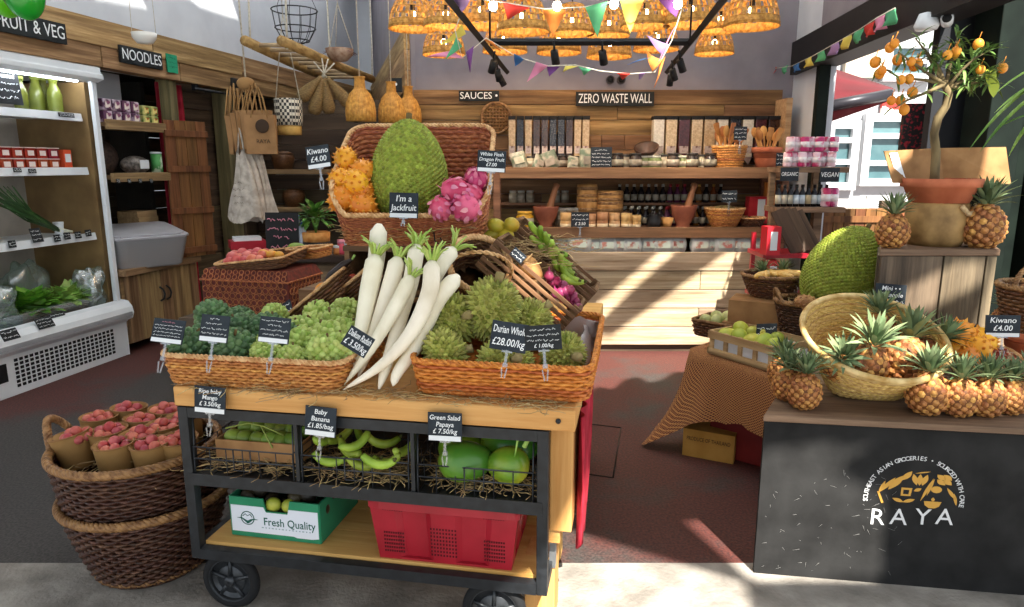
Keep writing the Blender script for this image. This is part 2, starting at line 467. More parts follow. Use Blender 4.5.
# asphalt with patches of red paint
def floor_mat():
    m = bpy.data.materials.new('asphalt_with_red_paint'); m.use_nodes = True
    nt = m.node_tree; N = nt.nodes; L = nt.links; p = N['Principled BSDF']
    tc = N.new('ShaderNodeTexCoord'); sx = N.new('ShaderNodeSeparateXYZ'); L.new(tc.outputs['Object'], sx.inputs[0])
    n1 = N.new('ShaderNodeTexNoise'); n1.inputs['Scale'].default_value = 1.6; n1.inputs['Detail'].default_value = 8; n1.inputs['Roughness'].default_value = .68
    n2 = N.new('ShaderNodeTexNoise'); n2.inputs['Scale'].default_value = 90; n2.inputs['Detail'].default_value = 3
    L.new(tc.outputs['Object'], n1.inputs['Vector']); L.new(tc.outputs['Object'], n2.inputs['Vector'])
    def mr(src, a, b, c, d):
        q = N.new('ShaderNodeMapRange'); q.inputs[1].default_value = a; q.inputs[2].default_value = b; q.inputs[3].default_value = c; q.inputs[4].default_value = d
        L.new(src, q.inputs[0]); return q.outputs[0]
    def mth(op, a, b):
        q = N.new('ShaderNodeMath'); q.operation = op; q.use_clamp = True
        L.new(a, q.inputs[0])
        if isinstance(b, float): q.inputs[1].default_value = b
        else: L.new(b, q.inputs[1])
        return q.outputs[0]
    aisle = mr(sx.outputs[0], -.4, .5, 0, .62)                 # the painted aisle
    fr = mth('MULTIPLY', mr(sx.outputs[0], -2.2, -3.0, 0, .75), mr(sx.outputs[1], 3.4, 4.3, 0, 1))
    mask = mth('ADD', mth('MAXIMUM', aisle, fr), mr(n1.outputs[0], .3, .7, -.42, .42))
    mask = mth('MULTIPLY', mask, 1.0)
    mask = mr(mask, .28, .6, 0, 1)
    cr = N.new('ShaderNodeMix'); cr.data_type = 'RGBA'
    g = N.new('ShaderNodeMix'); g.data_type = 'RGBA'; g.inputs[6].default_value = lin('#2b2827'); g.inputs[7].default_value = lin('#47423f'); L.new(mr(n2.outputs[0], .35, .65, 0, 1), g.inputs[0])
    r = N.new('ShaderNodeMix'); r.data_type = 'RGBA'; r.inputs[6].default_value = lin('#381c1a'); r.inputs[7].default_value = lin('#5e2f28'); L.new(mr(n2.outputs[0], .35, .65, 0, 1), r.inputs[0])
    L.new(mask, cr.inputs[0]); L.new(g.outputs[2], cr.inputs[6]); L.new(r.outputs[2], cr.inputs[7])
    L.new(cr.outputs[2], p.inputs['Base Color']); p.inputs['Roughness'].default_value = .7
    b = N.new('ShaderNodeBump'); b.inputs['Strength'].default_value = .4; b.inputs['Distance'].default_value = .006
    L.new(n2.outputs[0], b.inputs['Height']); L.new(b.outputs[0], p.inputs['Normal'])
    return m
ASPH = floor_mat()
PAVE = M('concrete_pavement', '#77726b', '#a39d94', sc=6, rough=.9, bump=.5, bsc=60, c3='#8f8981', det=8)

# ================================================================ setting
mb = MB(); mb.box((0, 6.9, -.05), (12, 9.0, .1)); struct(mb.build('floor', ASPH))
mb = MB(); mb.box((0, .4, -.05), (12, 4.0, .1)); struct(mb.build('pavement', PAVE))
mb = MB(); mb.box((10, 6, -.05), (8, 16, .09)); struct(mb.build('street_ground', M('street_slabs', '#a8a5a0', '#c4c0ba', sc=5, rough=.9)))
# inspection cover let into the aisle
mb = MB()
q = [G(588, 424, 0), G(621, 428, 0), G(613, 478, 0), G(585, 474, 0)]
for i in range(4):
    a, b = q[i], q[(i + 1) % 4]
    mb.tube([a + V((0, 0, .001)), b + V((0, 0, .001))], .004, 4)
cov = mb.build('floor_trim', RAILM); struct(cov)

F0 = V((-3.066, 5.348, 0)); LANG = math.atan2(1, .2)
def LFm(): return Matrix.Translation(F0) @ Matrix.Rotation(LANG, 4, 'Z')
LFM = LFm()
def lfo(o):
    o.location = F0; o.rotation_euler = (0, 0, LANG); return o
def LF(s, w, z): return LFM @ V((s, w, z))
# left side: upper wall, soffit, recess back, planked jamb, alcove
mb = MB(); mb.box((1.2, .32, 3.3), (8.6, .1, 2.1)); struct(lfo(mb.build('wall_left', WALLL)))
mb = MB(); mb.box((1.2, 1.0, 2.3), (8.6, 1.4, .05)); struct(lfo(mb.build('ceiling_recess', WALLD)))
mb = MB()
for k in range(12): mb.box((-.7, 1.0, .1 + k * .2), (4.2, .04, .196))
struct(lfo(mb.build('wall_recess', W_DARK)))
mb = MB(); mb.box((.42, .53, 2.04), (.8, .04, .44)); struct(lfo(mb.build('wall_recess_panel', WALLL)))
mb = MB()
for k in range(15): mb.box((1.5, .30, .08 + k * .155), (.62, .05, .15))
struct(lfo(mb.build('wall_jamb', W_DARK)))
mb = MB()
for k in range(12): mb.box((3.4, 1.6, .1 + k * .2), (4.2, .04, .196))
struct(lfo(mb.build('wall_alcove', W_DARK)))
mb = MB()
for k in range(13): mb.box((-2.5, 8.35, .09 + k * .172), (2.6, .05, .168))
struct(mb.build('wall_alcove_end', W_DARK))
mb = MB(); mb.box((1.2, 1.1, 1.12), (.05, 1.0, 2.25)); struct(lfo(mb.build('wall_partition', WALLD)))
mb = MB(); mb.box((1.78, .16, 1.12), (.15, .15, 2.24)); struct(lfo(mb.build('trim_post', W_POST, bevel=.006)))
mb = MB(); mb.box((1.03, .22, 1.12), (.12, .12, 2.24)); struct(lfo(mb.build('trim_doorpost', W_POST, bevel=.006)))
# plank beam running above the fridge and stalls
mb = MB()
for i, (a, b) in enumerate([(-3, -.55), (-.54, .62), (.63, 1.9), (1.91, 3.6), (3.61, 5.4)]):
    mb.box(((a + b) / 2, .06, 2.46), (b - a, .12, .19)); 
for i, (a, b) in enumerate([(-3, -.9), (-.89, .06), (.07, .95), (.96, 2.6), (2.61, 5.4)]):
    mb.box(((a + b) / 2, .07, 2.29), (b - a, .12, .155))
struct(lfo(mb.build('beam_left', W_BEAM, bevel=.005)))
mb = MB(); mb.tube([(1.15, .02, 2.17), (2.0, .02, 2.17)], .012, 8); mb.box((1.2, .05, 2.19), (.02, .06, .06)); mb.box((1.95, .05, 2.19), (.02, .06, .06)); struct(lfo(mb.build('trim_rail', BLACKM)))
# return wall and back wall
P1, P2 = V((-.86, 6.15, 0)), V((-2.04, 10.65, 0))
d = (P2 - P1); ln = d.length; ang = math.atan2(d.y, d.x)
mb = MB(); mb.box((ln / 2, -.04, 2.15), (ln, .08, 4.3)); o = struct(mb.build('wall_return', WALLP, loc=P1, rot=(0, 0, ang)))
mb = MB()
for z in (2.2, 2.37, 2.54): mb.box((ln / 2, .03, z), (ln, .05, .165))
struct(mb.build('beam_return', W_BEAM, loc=P1, rot=(0, 0, ang)))
mb = MB()
for k in range(12): mb.box((ln / 2, .02, .08 + k * .172), (ln, .04, .168))
struct(mb.build('wall_return_planking', W_DARK, loc=P1, rot=(0, 0, ang)))
mb = MB(); mb.box((.78, 6.2, 2.15), (3.3, .08, 4.3)); struct(mb.build('wall_back', WALLP))
mb = MB(); mb.box((-2.5, 10.75, 2.15), (3.6, .08, 4.3)); struct(mb.build('wall_rear', WALLL))
mb = MB()
zt = 2.12
for k in range(14):
    z = zt - .06 - k * .125
    cuts = sorted([-.84, 2.3] + [RND.uniform(-.5, 2.0) for _ in range(1 + k % 2)])
    for a, b in zip(cuts, cuts[1:]): mb.box(((a + b) / 2, 6.12, z), (b - a - .004, .05, .119))
struct(mb.build('wall_planking', W_BACK))
# right side wall with its opening onto the street
def RX(Y): return 2.40 - .087 * (6.1 - Y)
RANG = math.atan2(6.1 - 3.0, RX(6.1) - RX(3.0))
def rwall(name, Ya, Yb, za, zb, mat, th=.14, off=0):
    mb = MB(); L_ = (Yb - Ya) / math.sin(RANG)
    mb.box((L_ / 2, -th / 2 - off, (za + zb) / 2), (L_, th, zb - za))
    o = mb.build(name, mat, loc=(RX(Ya), Ya, 0), rot=(0, 0, RANG)); struct(o); return o
rwall('wall_right', 5.56, 6.2, 0, 4.3, WALLL)
rwall('wall_right.001', 3.0, 5.56, 2.5, 2.78, WALLP)
rwall('beam_right', 3.3, 6.1, 2.24, 2.5, M('beam_black', '#141213', '#1c1a1a', sc=6, rough=.6), .2, -.05)
DGREEN = M('dark_green_paint', '#0e1512', '#17201b', sc=6, rough=.6, spec=.12)
rwall('window_frame', 5.48, 5.56, 0, 2.3, DGREEN, .08, -.01)
mb = MB()
for x, w_, y in ((0, .18, 3.80), (.19, .07, 3.85), (.28, .16, 3.76), (.46, .06, 3.85), (.54, .14, 3.78)):
    mb.box((2.47 + x + w_ / 2, y, 2.1), (w_, .22, 4.2))
struct(mb.build('pillar_right', DGREEN, bevel=.006))
mb = MB(); mb.box((3.0, 3.7, 1.0), (.16, .2, 2.0)); struct(mb.build('trim_pilaster', M('white_paint', '#d5d3cf', rough=.6)))
mb = MB(); mb.box((2.54, 4.02, 1.56), (.40, .06, 1.62)); struct(mb.build('trim_panel', M('black_board', '#1d1f24', '#24272c', sc=5, rough=.6)))
mb = MB(); mb.box((2.72, 3.18, .9), (.2, .03, .1)); 
# unseen roof; openings added, traced back along the sun from the wanted lit patches
SUN = V((.155, -.625, .765)).normalized()
ROOFZ = 4.3
def rp(p):
    k = (ROOFZ - p.z) / SUN.z
    return (p.x + SUN.x * k, p.y + SUN.y * k)
SUN_HOLES = []; SKY = []
def hole(pts): SUN_HOLES.append([rp(p) for p in pts])
# ================================================================ chalk price signs
def sign(name, label, loc, w, h, lines, rot=(0, 0, 0), strip=True, clip=.07, cat='sign', mat=None, group=None, pink=0, thick=.004, th=None, parent_clip=True, pin=True):
    """slate card facing -Y; loc is the middle of its lower edge. lines: text, or '~' for a line of small handwriting"""
    r = thing(name, label, cat, loc, rot, group)
    mb = MB(); mb.box((0, 0, h / 2), (w, thick, h)); mb.build('slate_card', mat or SLATE, r, bevel=.0008)
    top = h * .94; bot = h * (.22 if strip else .07)
    n = len(lines); lh = (top - bot) / n
    mb = MB(); mp = MB()
    for i, t in enumerate(lines):
        z = top - lh * (i + .5)
        tgt = mp if i < pink else mb
        if t.startswith('~'):
            frac = float(t[1:] or 1)
            scribble(tgt, -w * .44 * frac, w * .44 * frac, z, -thick * .7, lh * .5, t=max(.0006, lh * .05))
        else:
            letters(tgt, t, lh * (th or .72), 0, z, -thick * .62, w * .9, shear=.12, bold=.004)
    if mb.v: mb.build('lettering', CHALK, r)
    if mp.v: mp.build('lettering', CHALKP, r)
    if strip:
        mb = MB(); mb.box((0, -thick * .7, h * .1), (w * .94, thick * .5, h * .17)); sp = mb.build('price_strip', STRIP, r)
    if clip:
        mb = MB(); mb.box((0, -.001, -clip * .25), (.008, .003, clip * .6)); mb.box((0, 0, -clip * .55), (.014, .009, .012)); 
        mb.box((-.006, -.006, -clip * .85), (.004, .003, clip * .4), rot=(0, R(-8), 0)); mb.box((.006, -.006, -clip * .85), (.004, .003, clip * .4), rot=(0, R(8), 0)); mb.box((0, -.001, -clip * .02), (w * .3, .005, .006))
        mb.build('clip', CLEARP, r)
    return r

def lfpx(px, py, w):
    d = ray(px, py); n = V((-math.sin(LANG), math.cos(LANG), 0)); a = V((math.cos(LANG), math.sin(LANG), 0))
    t = (w + F0.dot(n)) / (d.x * n.x + d.y * n.y)
    p = V((d.x * t, d.y * t, HCAM + d.z * t))
    return (p - F0).dot(a), p.z
def LP(px, py, w):
    s, z = lfpx(px, py, w); return LF(s, w, z)

# ================================================================ chilled display fridge
fr = thing('display_fridge', 'white open-front chilled display cabinet against the wall with greens inside', 'fridge', F0, LANG)
S0, S1, DP = -1.9, 0.0, .78
mb = MB()
mb.box(((S0 + S1) / 2, DP - .03, 1.1), (S1 - S0, .05, 2.1)); mb.build('back_panel', M('fridge_back', '#a09a90', '#b5aea3', sc=6, rough=.6), fr)
mb = MB(); mb.box((S1 - .025, DP / 2 + .04, 1.22), (.05, DP - .1, 1.75)); mb.build('end_panel', M('end_panel_brown', '#6e5636', '#8a7048', sc=4, rough=.5), fr)
mb = MB(); mb.box((S1 - .02, .045, 1.25), (.04, .035, 1.75)); mb.box((S1 - .02, DP - .02, 1.1), (.045, .05, 2.2)); mb.build('frame', WHITEP, fr, bevel=.004)
mb = MB()
prof = [(-.02, 2.12), (-.02, 2.15), (.0, 2.16), (.0, 2.2), (.03, 2.21), (.03, 2.26), (.06, 2.28), (DP, 2.28), (DP, 2.13), (.1, 2.13), (.08, 2.1), (.03, 2.1)]
vs = [(S0, y, z) for y, z in prof] + [(S1 + .02, y, z) for y, z in prof]; n = len(prof)
mb.add(vs, [(i, (i + 1) % n, n + (i + 1) % n, n + i) for i in range(n)] + [tuple(range(n)), tuple(range(2 * n - 1, n - 1, -1))], 0, False); mb.build('canopy', WHITEP, fr, bevel=.003)
mb = MB(); mb.tube([(S0 + .1, .12, 2.105), (S1 - .08, .12, 2.105)], .013, 8); mb.build('light_tube', emitm('cool_tube', '#f2f6ff', 11), fr)
for zz in (1.845, 1.455, .965):
    mb = MB(); mb.box(((S0 + S1) / 2 - .03, .38, zz), (S1 - S0 - .08, .5, .02)); mb.box(((S0 + S1) / 2 - .03, .13, zz - .005), (S1 - S0 - .08, .02, .055), rot=(R(-10), 0, 0))
    mb.build('shelf', M('shelf_white', '#cfd3d6', '#dadddf', sc=6, rough=.4), fr)
mb = MB()
prof = [(.02, .0), (.02, .27), (.0, .29), (-.045, .31), (-.06, .35), (-.05, .4), (-.02, .44), (.05, .45), (.07, .43), (.09, .40), (.5, .40), (DP, .40), (DP, 0)]
vs = [(S0, y, z) for y, z in prof] + [(S1 + .02, y, z) for y, z in prof]; n = len(prof)
mb.add(vs, [(i, (i + 1) % n, n + (i + 1) % n, n + i) for i in range(n)] + [tuple(range(n)), tuple(range(2 * n - 1, n - 1, -1))], 0, False); mb.build('base', WHITEP, fr, bevel=.004)
mb = MB(); mb.box(((S0 + S1) / 2, -.062, .345), (S1 - S0, .012, .03)); mb.build('bumper', GREYP, fr)
mb = MB()
for i in range(22):
    for j in range(7):
        mb.box((-.98 + i * .04, .0185, .06 + j * .029), (.024, .006, .019))
mb.build('grille', BLACK, fr)
mb = MB(); mb.box((-1.12, .017, .17), (.13, .008, .12)); mb.build('control_panel', BLACK, fr)
mb = MB(); mb.box((S0 + .9, .09, .46), (1.6, .008, .12), rot=(R(12), 0, 0)); 
mb.build('guard_glass', clear('guard_glass', '#eef4f4', .4, .05), fr)
mb = MB(); mb.box((-.004, .2, 1.2), (.006, .3, 1.7)); mb.build('side_glass', clear('side_glass', '#eef4f4', .4, .05), fr)

def tagcard(px, py, w, ww, hh, label, group):
    s, z = lfpx(px, py, w)
    r = thing('price_tag', label, 'price tag', LF(s, w - .005, z - hh / 2), (R(-8), 0, LANG), group)
    m = MB(); m.box((0, 0, hh / 2), (ww, .003, hh)); m.build('slate_card', SLATEB, r)
    m = MB()
    for k in range(2): scribble(m, -ww * .42, ww * .42, hh * (.68 - .36 * k), -.003, hh * .25, t=.0012)
    m.build('lettering', CHALK, r)
for i, (px, py, w) in enumerate([(12, 244, .105), (57, 238, .105), (67, 236, .105), (78, 235, .105), (88, 233, .105)]):
    tagcard(px, py, w, .055, .05, ORD[i] + ' small black price tag along the edge of the lowest fridge shelf', 'tags on the lowest fridge shelf')
for i, (px, py) in enumerate([(17, 170), (32, 171)]):
    tagcard(px, py, .105, .06, .03, ORD[i] + ' thin price tag on the middle fridge shelf edge', 'tags on the middle fridge shelf')
tagcard(66, 115, .105, .14, .03, 'long dark price tag on the top fridge shelf edge', 'tags on the top fridge shelf')
def fsign(px, py, w, ww, hh, lines, label, rx=-15):
    s, z = lfpx(px, py, w)
    return sign('chalk_sign', label, LF(s, w, z - hh / 2), ww, hh, lines, (R(rx), 0, LANG), strip=False, clip=0, mat=SLATEB)
fsign(7, 83, .16, .21, .27, ['Fresh', 'Pressed', '~', '~', '~'], 'tall rounded chalk sign on the top fridge shelf beside the bottles', -5)
fsign(38, 235, .1, .085, .1, ['~', '~', '~'], 'square chalk tag hooked over the lowest fridge shelf under the spring onions')
fsign(12, 334, -.055, .12, .075, ['~', '~'], 'tilted black tag on the fridge lip below the bagged greens', -28)
fsign(47, 322, -.055, .13, .08, ['~', '~', '~'], 'tilted black tag on the fridge lip below the herb basket', -28)
fsign(60, 315, -.0, .13, .06, ['~', '~'], 'black tag lying behind the lip below the lettuce', -50)

# bottles of green juice
GJ = M('green_juice', '#565e1e', '#7f8432', sc=5, rough=.25, spec=.6, rnd=.3)
def bottle(h, r, label, cat, liquid, cap, name='bottle', neck=.55):
    b = thing(name, label, cat)
    m = MB(); m.lathe([(r * .85, 0), (r, h * .04), (r, h * .55), (r * .8, h * .68), (r * neck, h * .8), (r * neck, h * .9)], 14); m.build('body', liquid, b)
    m = MB(); m.lathe([(r * neck * 1.15, h * .9), (r * neck * 1.15, h), (0, h)], 12); m.build('cap', cap, b)
    return b
b0 = bottle(.24, .045, '', 'bottle', GJ, M('cap_green', '#8f9a4a', rough=.4), 'juice_bottle'); used = []
for i, (px, py, w, sc_) in enumerate([(22, 107, .25, 1), (38, 106, .38, 1.15), (45, 107, .38, 1.15), (56, 109, .26, 1.1), (66, 109, .32, .9), (78, 110, .5, 1)]):
    s, z = lfpx(px, py, w)
    place(b0, used, loc=LF(s, w, 1.856), scale=sc_, label=ORD[i] + ' green juice bottle along the top fridge shelf', group='juice bottles in the fridge')
# tubs of red fruit
t0 = thing('fruit_tub', '', 'tub'); used = []
m = MB(); m.box((0, 0, .035), (.085, .085, .07)); m.build('tub', M('red_jelly', '#7c1d14', '#a8321f', sc=20, rough=.3, rnd=.4), t0, bevel=.006)
m = MB(); m.box((0, 0, .072), (.09, .09, .006)); m.build('lid', M('tub_lid', '#dfc9c0', rough=.4), t0)
m = MB(); m.box((0, -.0435, .035), (.05, .002, .035)); m.build('sticker', M('tub_label', '#e8d8d0', rough=.5), t0)
for lay in range(2):
    for i in range(6):
        place(t0, used, loc=LF(-.74 + i * .098, .27, 1.466 + lay * .077), rot=LANG, label='%s clear tub of dark red fruit in the %s layer on the middle fridge shelf' % (ORD[i], ('lower', 'upper')[lay]), group='tubs of red fruit in the fridge')
o = thing('fruit_box', 'orange-red box at the end of the tubs on the middle fridge shelf', 'box', LF(-.15, .26, 1.466), LANG)
m = MB(); m.box((0, 0, .07), (.07, .1, .14)); m.build('carton', M('orange_red', '#d2502c', rough=.5), o); m = MB(); m.box((0, -.0515, .08), (.05, .002, .06)); m.build('sticker', STRIP, o)
# spring onions in a bag
o = thing('spring_onion_bunch', 'bunch of dark spring onion tops lying on the lowest fridge shelf', 'spring onions', LF(-.52, .3, .978), (0, 0, LANG))
m = MB()
for i in range(60):
    a = RND.uniform(-.06, .06)
    m.tube([(.28, a * .4, .03 + RND.uniform(0, .03)), (.08, a, .12 + RND.uniform(0, .06)), (-.1 - RND.uniform(0, .1), a * 2.0, .3 + RND.uniform(-.05, .08))], [.006, .005, .003], 5)
m.build('leaf_tops', M('dark_leaf', '#24401f', '#466b35', sc=14, rough=.5, isl=.5), o)
m = MB()
for i in range(14): m.tube([(.28, RND.uniform(-.03, .03), .03 + RND.uniform(0, .03)), (.38, RND.uniform(-.04, .04), .02)], [.007, .009], 6)
m.build('bulb', M('onion_white', '#e4e6d2', rough=.4), o)
BAGM = clear('thin_bag', '#dfeee8', .7, .18, .12)
def crumple_bag(name, label, loc, rad, seed, rot=0):
    r = random.Random(seed)
    ph = [(V((r.uniform(-1, 1), r.uniform(-1, 1), r.uniform(-1, 1))).normalized(), r.uniform(4, 11), r.uniform(0, 6)) for _ in range(9)]
    m = MB()
    def fn(p):
        u = V((p.x / rad[0], p.y / rad[1], p.z / rad[2]))
        k = 1 + sum(.07 * math.sin(f * u.dot(d_) + q) for d_, f, q in ph)
        q = p * k; q.z = max(q.z, -rad[2] * .9); return q
    m.ell((0, 0, rad[2] * .9), rad, 26, 16, fn=fn)
    o = m.build(name, BAGM, loc=loc, rot=(0, 0, rot)); return tag(o, label, 'plastic bag')
def leafball(name, label, cat, loc, r, n, mats, seed, rot=0, sq=.8):
    rr = random.Random(seed); o = thing(name, label, cat, loc, rot)
    m = MB(); m.ell((0, 0, r * .55), (r * .6, r * .6, r * .55), 14, 9); m.build('heart', mats[1], o)
    m = MB()
    for i in range(n):
        a = rr.uniform(0, 2 * pi); e_ = rr.uniform(.0, 1.3)
        d_ = V((math.cos(a) * math.cos(e_), math.sin(a) * math.cos(e_), math.sin(e_)))
        m.blade(V((0, 0, r * .25)) + d_ * r * .3, d_ + V((rr.uniform(-.3, .3), rr.uniform(-.3, .3), .25)), V((0, 0, 1)), r * rr.uniform(.6, .95), r * rr.uniform(.35, .6), .35, 5, 0, .3)
    m.build('leaves', mats[0], o); return o
BRIGHTL = M('bright_herb', '#4a8a1e', '#8cc04a', sc=16, rough=.5, isl=.5)
hb = thing('herb_basket', 'low brown basket under the herbs and lettuce in the fridge deck', 'basket', LF(-.5, .26, .405), LANG)
f = rrect(.72, .3, .05); weave(lambda u, t: (*[q * (.92 + .08 * t) for q in f(u)], t * .09), 6, 60, .003).build('woven_side', WICKB, hb)
m = MB(); m.box((0, 0, .006), (.66, .26, .01)); m.build('base', WICKB, hb)
braid(lambda u: (*f(u), .09), .006, 2, 60, 200).build('rim', WICKDR, hb)
leafball('herb_bunch', 'bright green bunch of fine herbs in the low fridge basket', 'herbs', LF(-.62, .22, .43), .17, 220, (BRIGHTL, LEAF), 3)
leafball('lettuce', 'pale green lettuce beside the herbs on the fridge deck', 'lettuce', LF(-.3, .22, .43), .16, 80, (M('lettuce_leaf', '#6f9a34', '#bcd67c', sc=10, rough=.5, isl=.3), LEAFL), 4)
leafball('leafy_greens', 'dark leafy greens behind the herbs on the fridge deck', 'greens', LF(-.75, .5, .42), .2, 140, (LEAF, LEAF), 9)
leafball('bagged_greens', 'greens inside the clear bag at the near end of the fridge deck', 'greens', LF(-1.0, .22, .42), .14, 90, (LEAF, LEAF), 5)
crumple_bag('plastic_bag', 'thin clear plastic bag around the lettuce at the end of the fridge', LF(-.14, .16, .42), (.11, .1, .17), 1, LANG)
crumple_bag('plastic_bag', 'thin clear bag of greens nearest the camera in the fridge', LF(-.98, .2, .42), (.2, .14, .15), 2, LANG)
crumple_bag('plastic_bag', 'crumpled clear bag standing behind the lettuce', LF(-.45, .45, .42), (.16, .1, .2), 3, LANG)
o = thing('sauce_pot', 'small white pot at the end of the lowest fridge shelf', 'pot', LF(-.22, .3, .977)); m = MB(); m.lathe([(.028, 0), (.034, .08), (.034, .085)], 14); m.build('pot', WHITEP, o); m = MB(); m.lathe([(.036, .085), (.036, .1), (0, .1)], 14); m.build('lid', STRIP, o)
o = tag(MB().ell((0, 0, .045), (.06, .05, .045), 14, 9).build('mango', M('yellow_fruit', '#d8a12c', '#e6bd4e', sc=4, rough=.4), loc=LF(-1.12, .24, .978)), 'yellow mango at the near end of the lowest fridge shelf', 'fruit')

# ================================================================ noodle shelves and cabinet beside the fridge
cb = thing('plank_cabinet', 'rough plank cupboard with two doors and shelves next to the fridge', 'cabinet', LF(.06, 0, 0), LANG)
m = MB(); m.box((.43, .3, .35), (.9, .5, .56)); m.build('carcass', W_CABX, cb)
m = MB(); m.box((.43, .27, .655), (.94, .6, .05)); m.build('worktop', W_CABX, cb, bevel=.004)
for i, x in enumerate((.2, .6)):
    m = MB()
    for k in range(3): m.box((x - .13 + k * .13, .03, .35), (.127, .03, .54))
    d_ = m.build('door', W_CAB, cb, bevel=.003)
    hx = .37 if i == 0 else .45
    m = MB(); m.tube([(hx, .01, .36), (hx - .005, -.025, .38), (hx + .005, -.03, .42), (hx - .004, -.025, .46), (hx, .01, .48)], .008, 6); m.build('handle', BLACKM, d_)
m = MB(); m.box((.83, .03, .36), (.1, .04, .56)); m.build('stile', W_CAB, cb, bevel=.003)
m = MB(); m.box((.83, .1, 1.45), (.1, .1, 1.55)); m.build('post', W_POST, cb, bevel=.004)
m = MB(); m.box((.05, .45, 1.45), (.06, .1, 1.55)); m.build('post', W_POST, cb, bevel=.004)
for zz, th_ in ((1.40, .07), (1.80, .075)):
    m = MB(); m.box((.4, .26, zz), (.84, .48, .03)); m.box((.4, .015, zz), (.84, .03, th_)); m.build('shelf', W_CABX, cb, bevel=.003)
np_ = thing('noodle_packet', '', 'packet'); used = []
m = MB(); m.box((0, 0, .045), (.085, .14, .088)); m.build('packet', M('noodle_wrap', '#cbb6c4', '#5a3350', sc=14, rough=.3, rnd=.3, lo=.45, hi=.55), np_, bevel=.008)
m = MB(); m.box((0, -.071, .045), (.05, .003, .05)); m.build('sticker', M('noodle_label', '#efe3d8', '#8c4a6a', sc=25, rough=.4, lo=.48, hi=.56), np_)
for lay in range(2):
    for i in range(4):
        place(np_, used, loc=LF(.14 + i * .1, .14, 1.817 + lay * .09), rot=LANG, label='%s purple and white noodle packet in the %s row above the shelves' % (ORD[i], ('lower', 'upper')[lay]), group='purple noodle packets')
np2 = thing('noodle_packet', '', 'packet'); used = []
m = MB(); m.box((0, 0, .04), (.085, .14, .078)); m.build('packet', M('noodle_wrap_yellow', '#c9c27a', '#4f7434', sc=14, rough=.3, lo=.42, hi=.58), np2, bevel=.008)
m = MB(); m.box((0, -.071, .04), (.05, .003, .045)); m.build('sticker', M('noodle_label_yellow', '#e9d98a', '#b0632c', sc=25, rough=.4, lo=.48, hi=.56), np2)
for lay in range(2):
    for i in range(2):
        place(np2, used, loc=LF(.56 + i * .1, .14, 1.817 + lay * .08), rot=LANG, label='%s yellow green noodle packet in the %s row beside the purple ones' % (ORD[i], ('lower', 'upper')[lay]), group='yellow green noodle packets')
o = thing('storage_box', 'large translucent plastic storage box with a lid on the plank cupboard', 'storage box', LF(.38, .12, .70), (R(10), 0, LANG + R(-28)))
fr_ = rrect(.62, .46, .05)
m = MB(); m.grid([[(*[q * k for q in fr_(u / 32)], z) for u in range(32)] for k, z in ((.0, .003), (.84, .003), (.86, .02), (.96, .24), (.965, .25))], closed=True); m.build('tub', clear('cloudy_plastic', '#dde0e4', .4, .3, .35), o)
m = MB(); m.prism([fr_(u / 32) for u in range(32)], .25, .27); m.prism([tuple(q * .9 for q in fr_(u / 32)) for u in range(32)], .27, .285); m.build('lid', M('lid_plastic', '#a9a8ad', '#b6b5ba', sc=5, rough=.35), o, bevel=.004)
m = MB(); m.box((0, 0, .1), (.46, .32, .18)); tag(m.build('contents', CARDD, o), None)
o = thing('wooden_crate', 'small wooden box behind the plastic storage box', 'crate', LF(.68, .36, .682), LANG)
m = MB(); m.box((0, 0, .22), (.24, .2, .4)); m.build('side_panel', W_CRATE, o); m = MB(); m.box((0, -.105, .34), (.24, .012, .06)); m.box((0, -.105, .2), (.24, .012, .06)); m.build('slat', W_CRATE, o)
o = thing('spice_tin', 'green and white tin at the end of the middle noodle shelf', 'tin', LF(.66, .1, 1.418)); 
m = MB(); m.lathe([(.045, 0), (.045, .17), (0, .17)], 18); m.build('body', M('tin_green', '#4f9a52', '#cfe0c6', sc=9, rough=.35, lo=.5, hi=.56), o); m = MB(); m.lathe([(.047, .17), (.047, .185), (0, .185)], 18); m.build('lid', WHITEP, o)
o = thing('noodle_pack', 'clear pack of dark noodles lying on the middle shelf', 'packet', LF(.45, .14, 1.42), LANG)
m = MB(); m.ell((0, 0, .075), (.14, .09, .075), 16, 10); m.build('noodles', M('dark_noodle', '#3a332f', '#8a8078', sc=30, rough=.4), o); m = MB(); m.box((0, -.09, .08), (.1, .006, .07)); m.build('sticker', STRIP, o)
o = thing('mesh_sack', 'dark mesh sack standing at the back of the middle shelf', 'sack', LF(.28, .3, 1.418), LANG)
m = MB(); m.ell((0, 0, .13), (.13, .11, .14), 16, 10, fn=lambda p: V((p.x, p.y, max(p.z, -.13)))); m.build('sack', M('sack_brown', '#2c211c', '#4c3a30', sc=40, rough=.7), o); m = MB(); m.tube([(0, 0, .25), (0, .01, .31)], [.03, .05], 8); m.build('neck', M('sack_neck', '#3c2e26', rough=.8), o)
for i in range(4):
    tagcard(118 + i * 11, 181, -.004, .035, .035, ORD[i] + ' small dark price tag on the edge of the middle noodle shelf', 'tags on the noodle shelf')

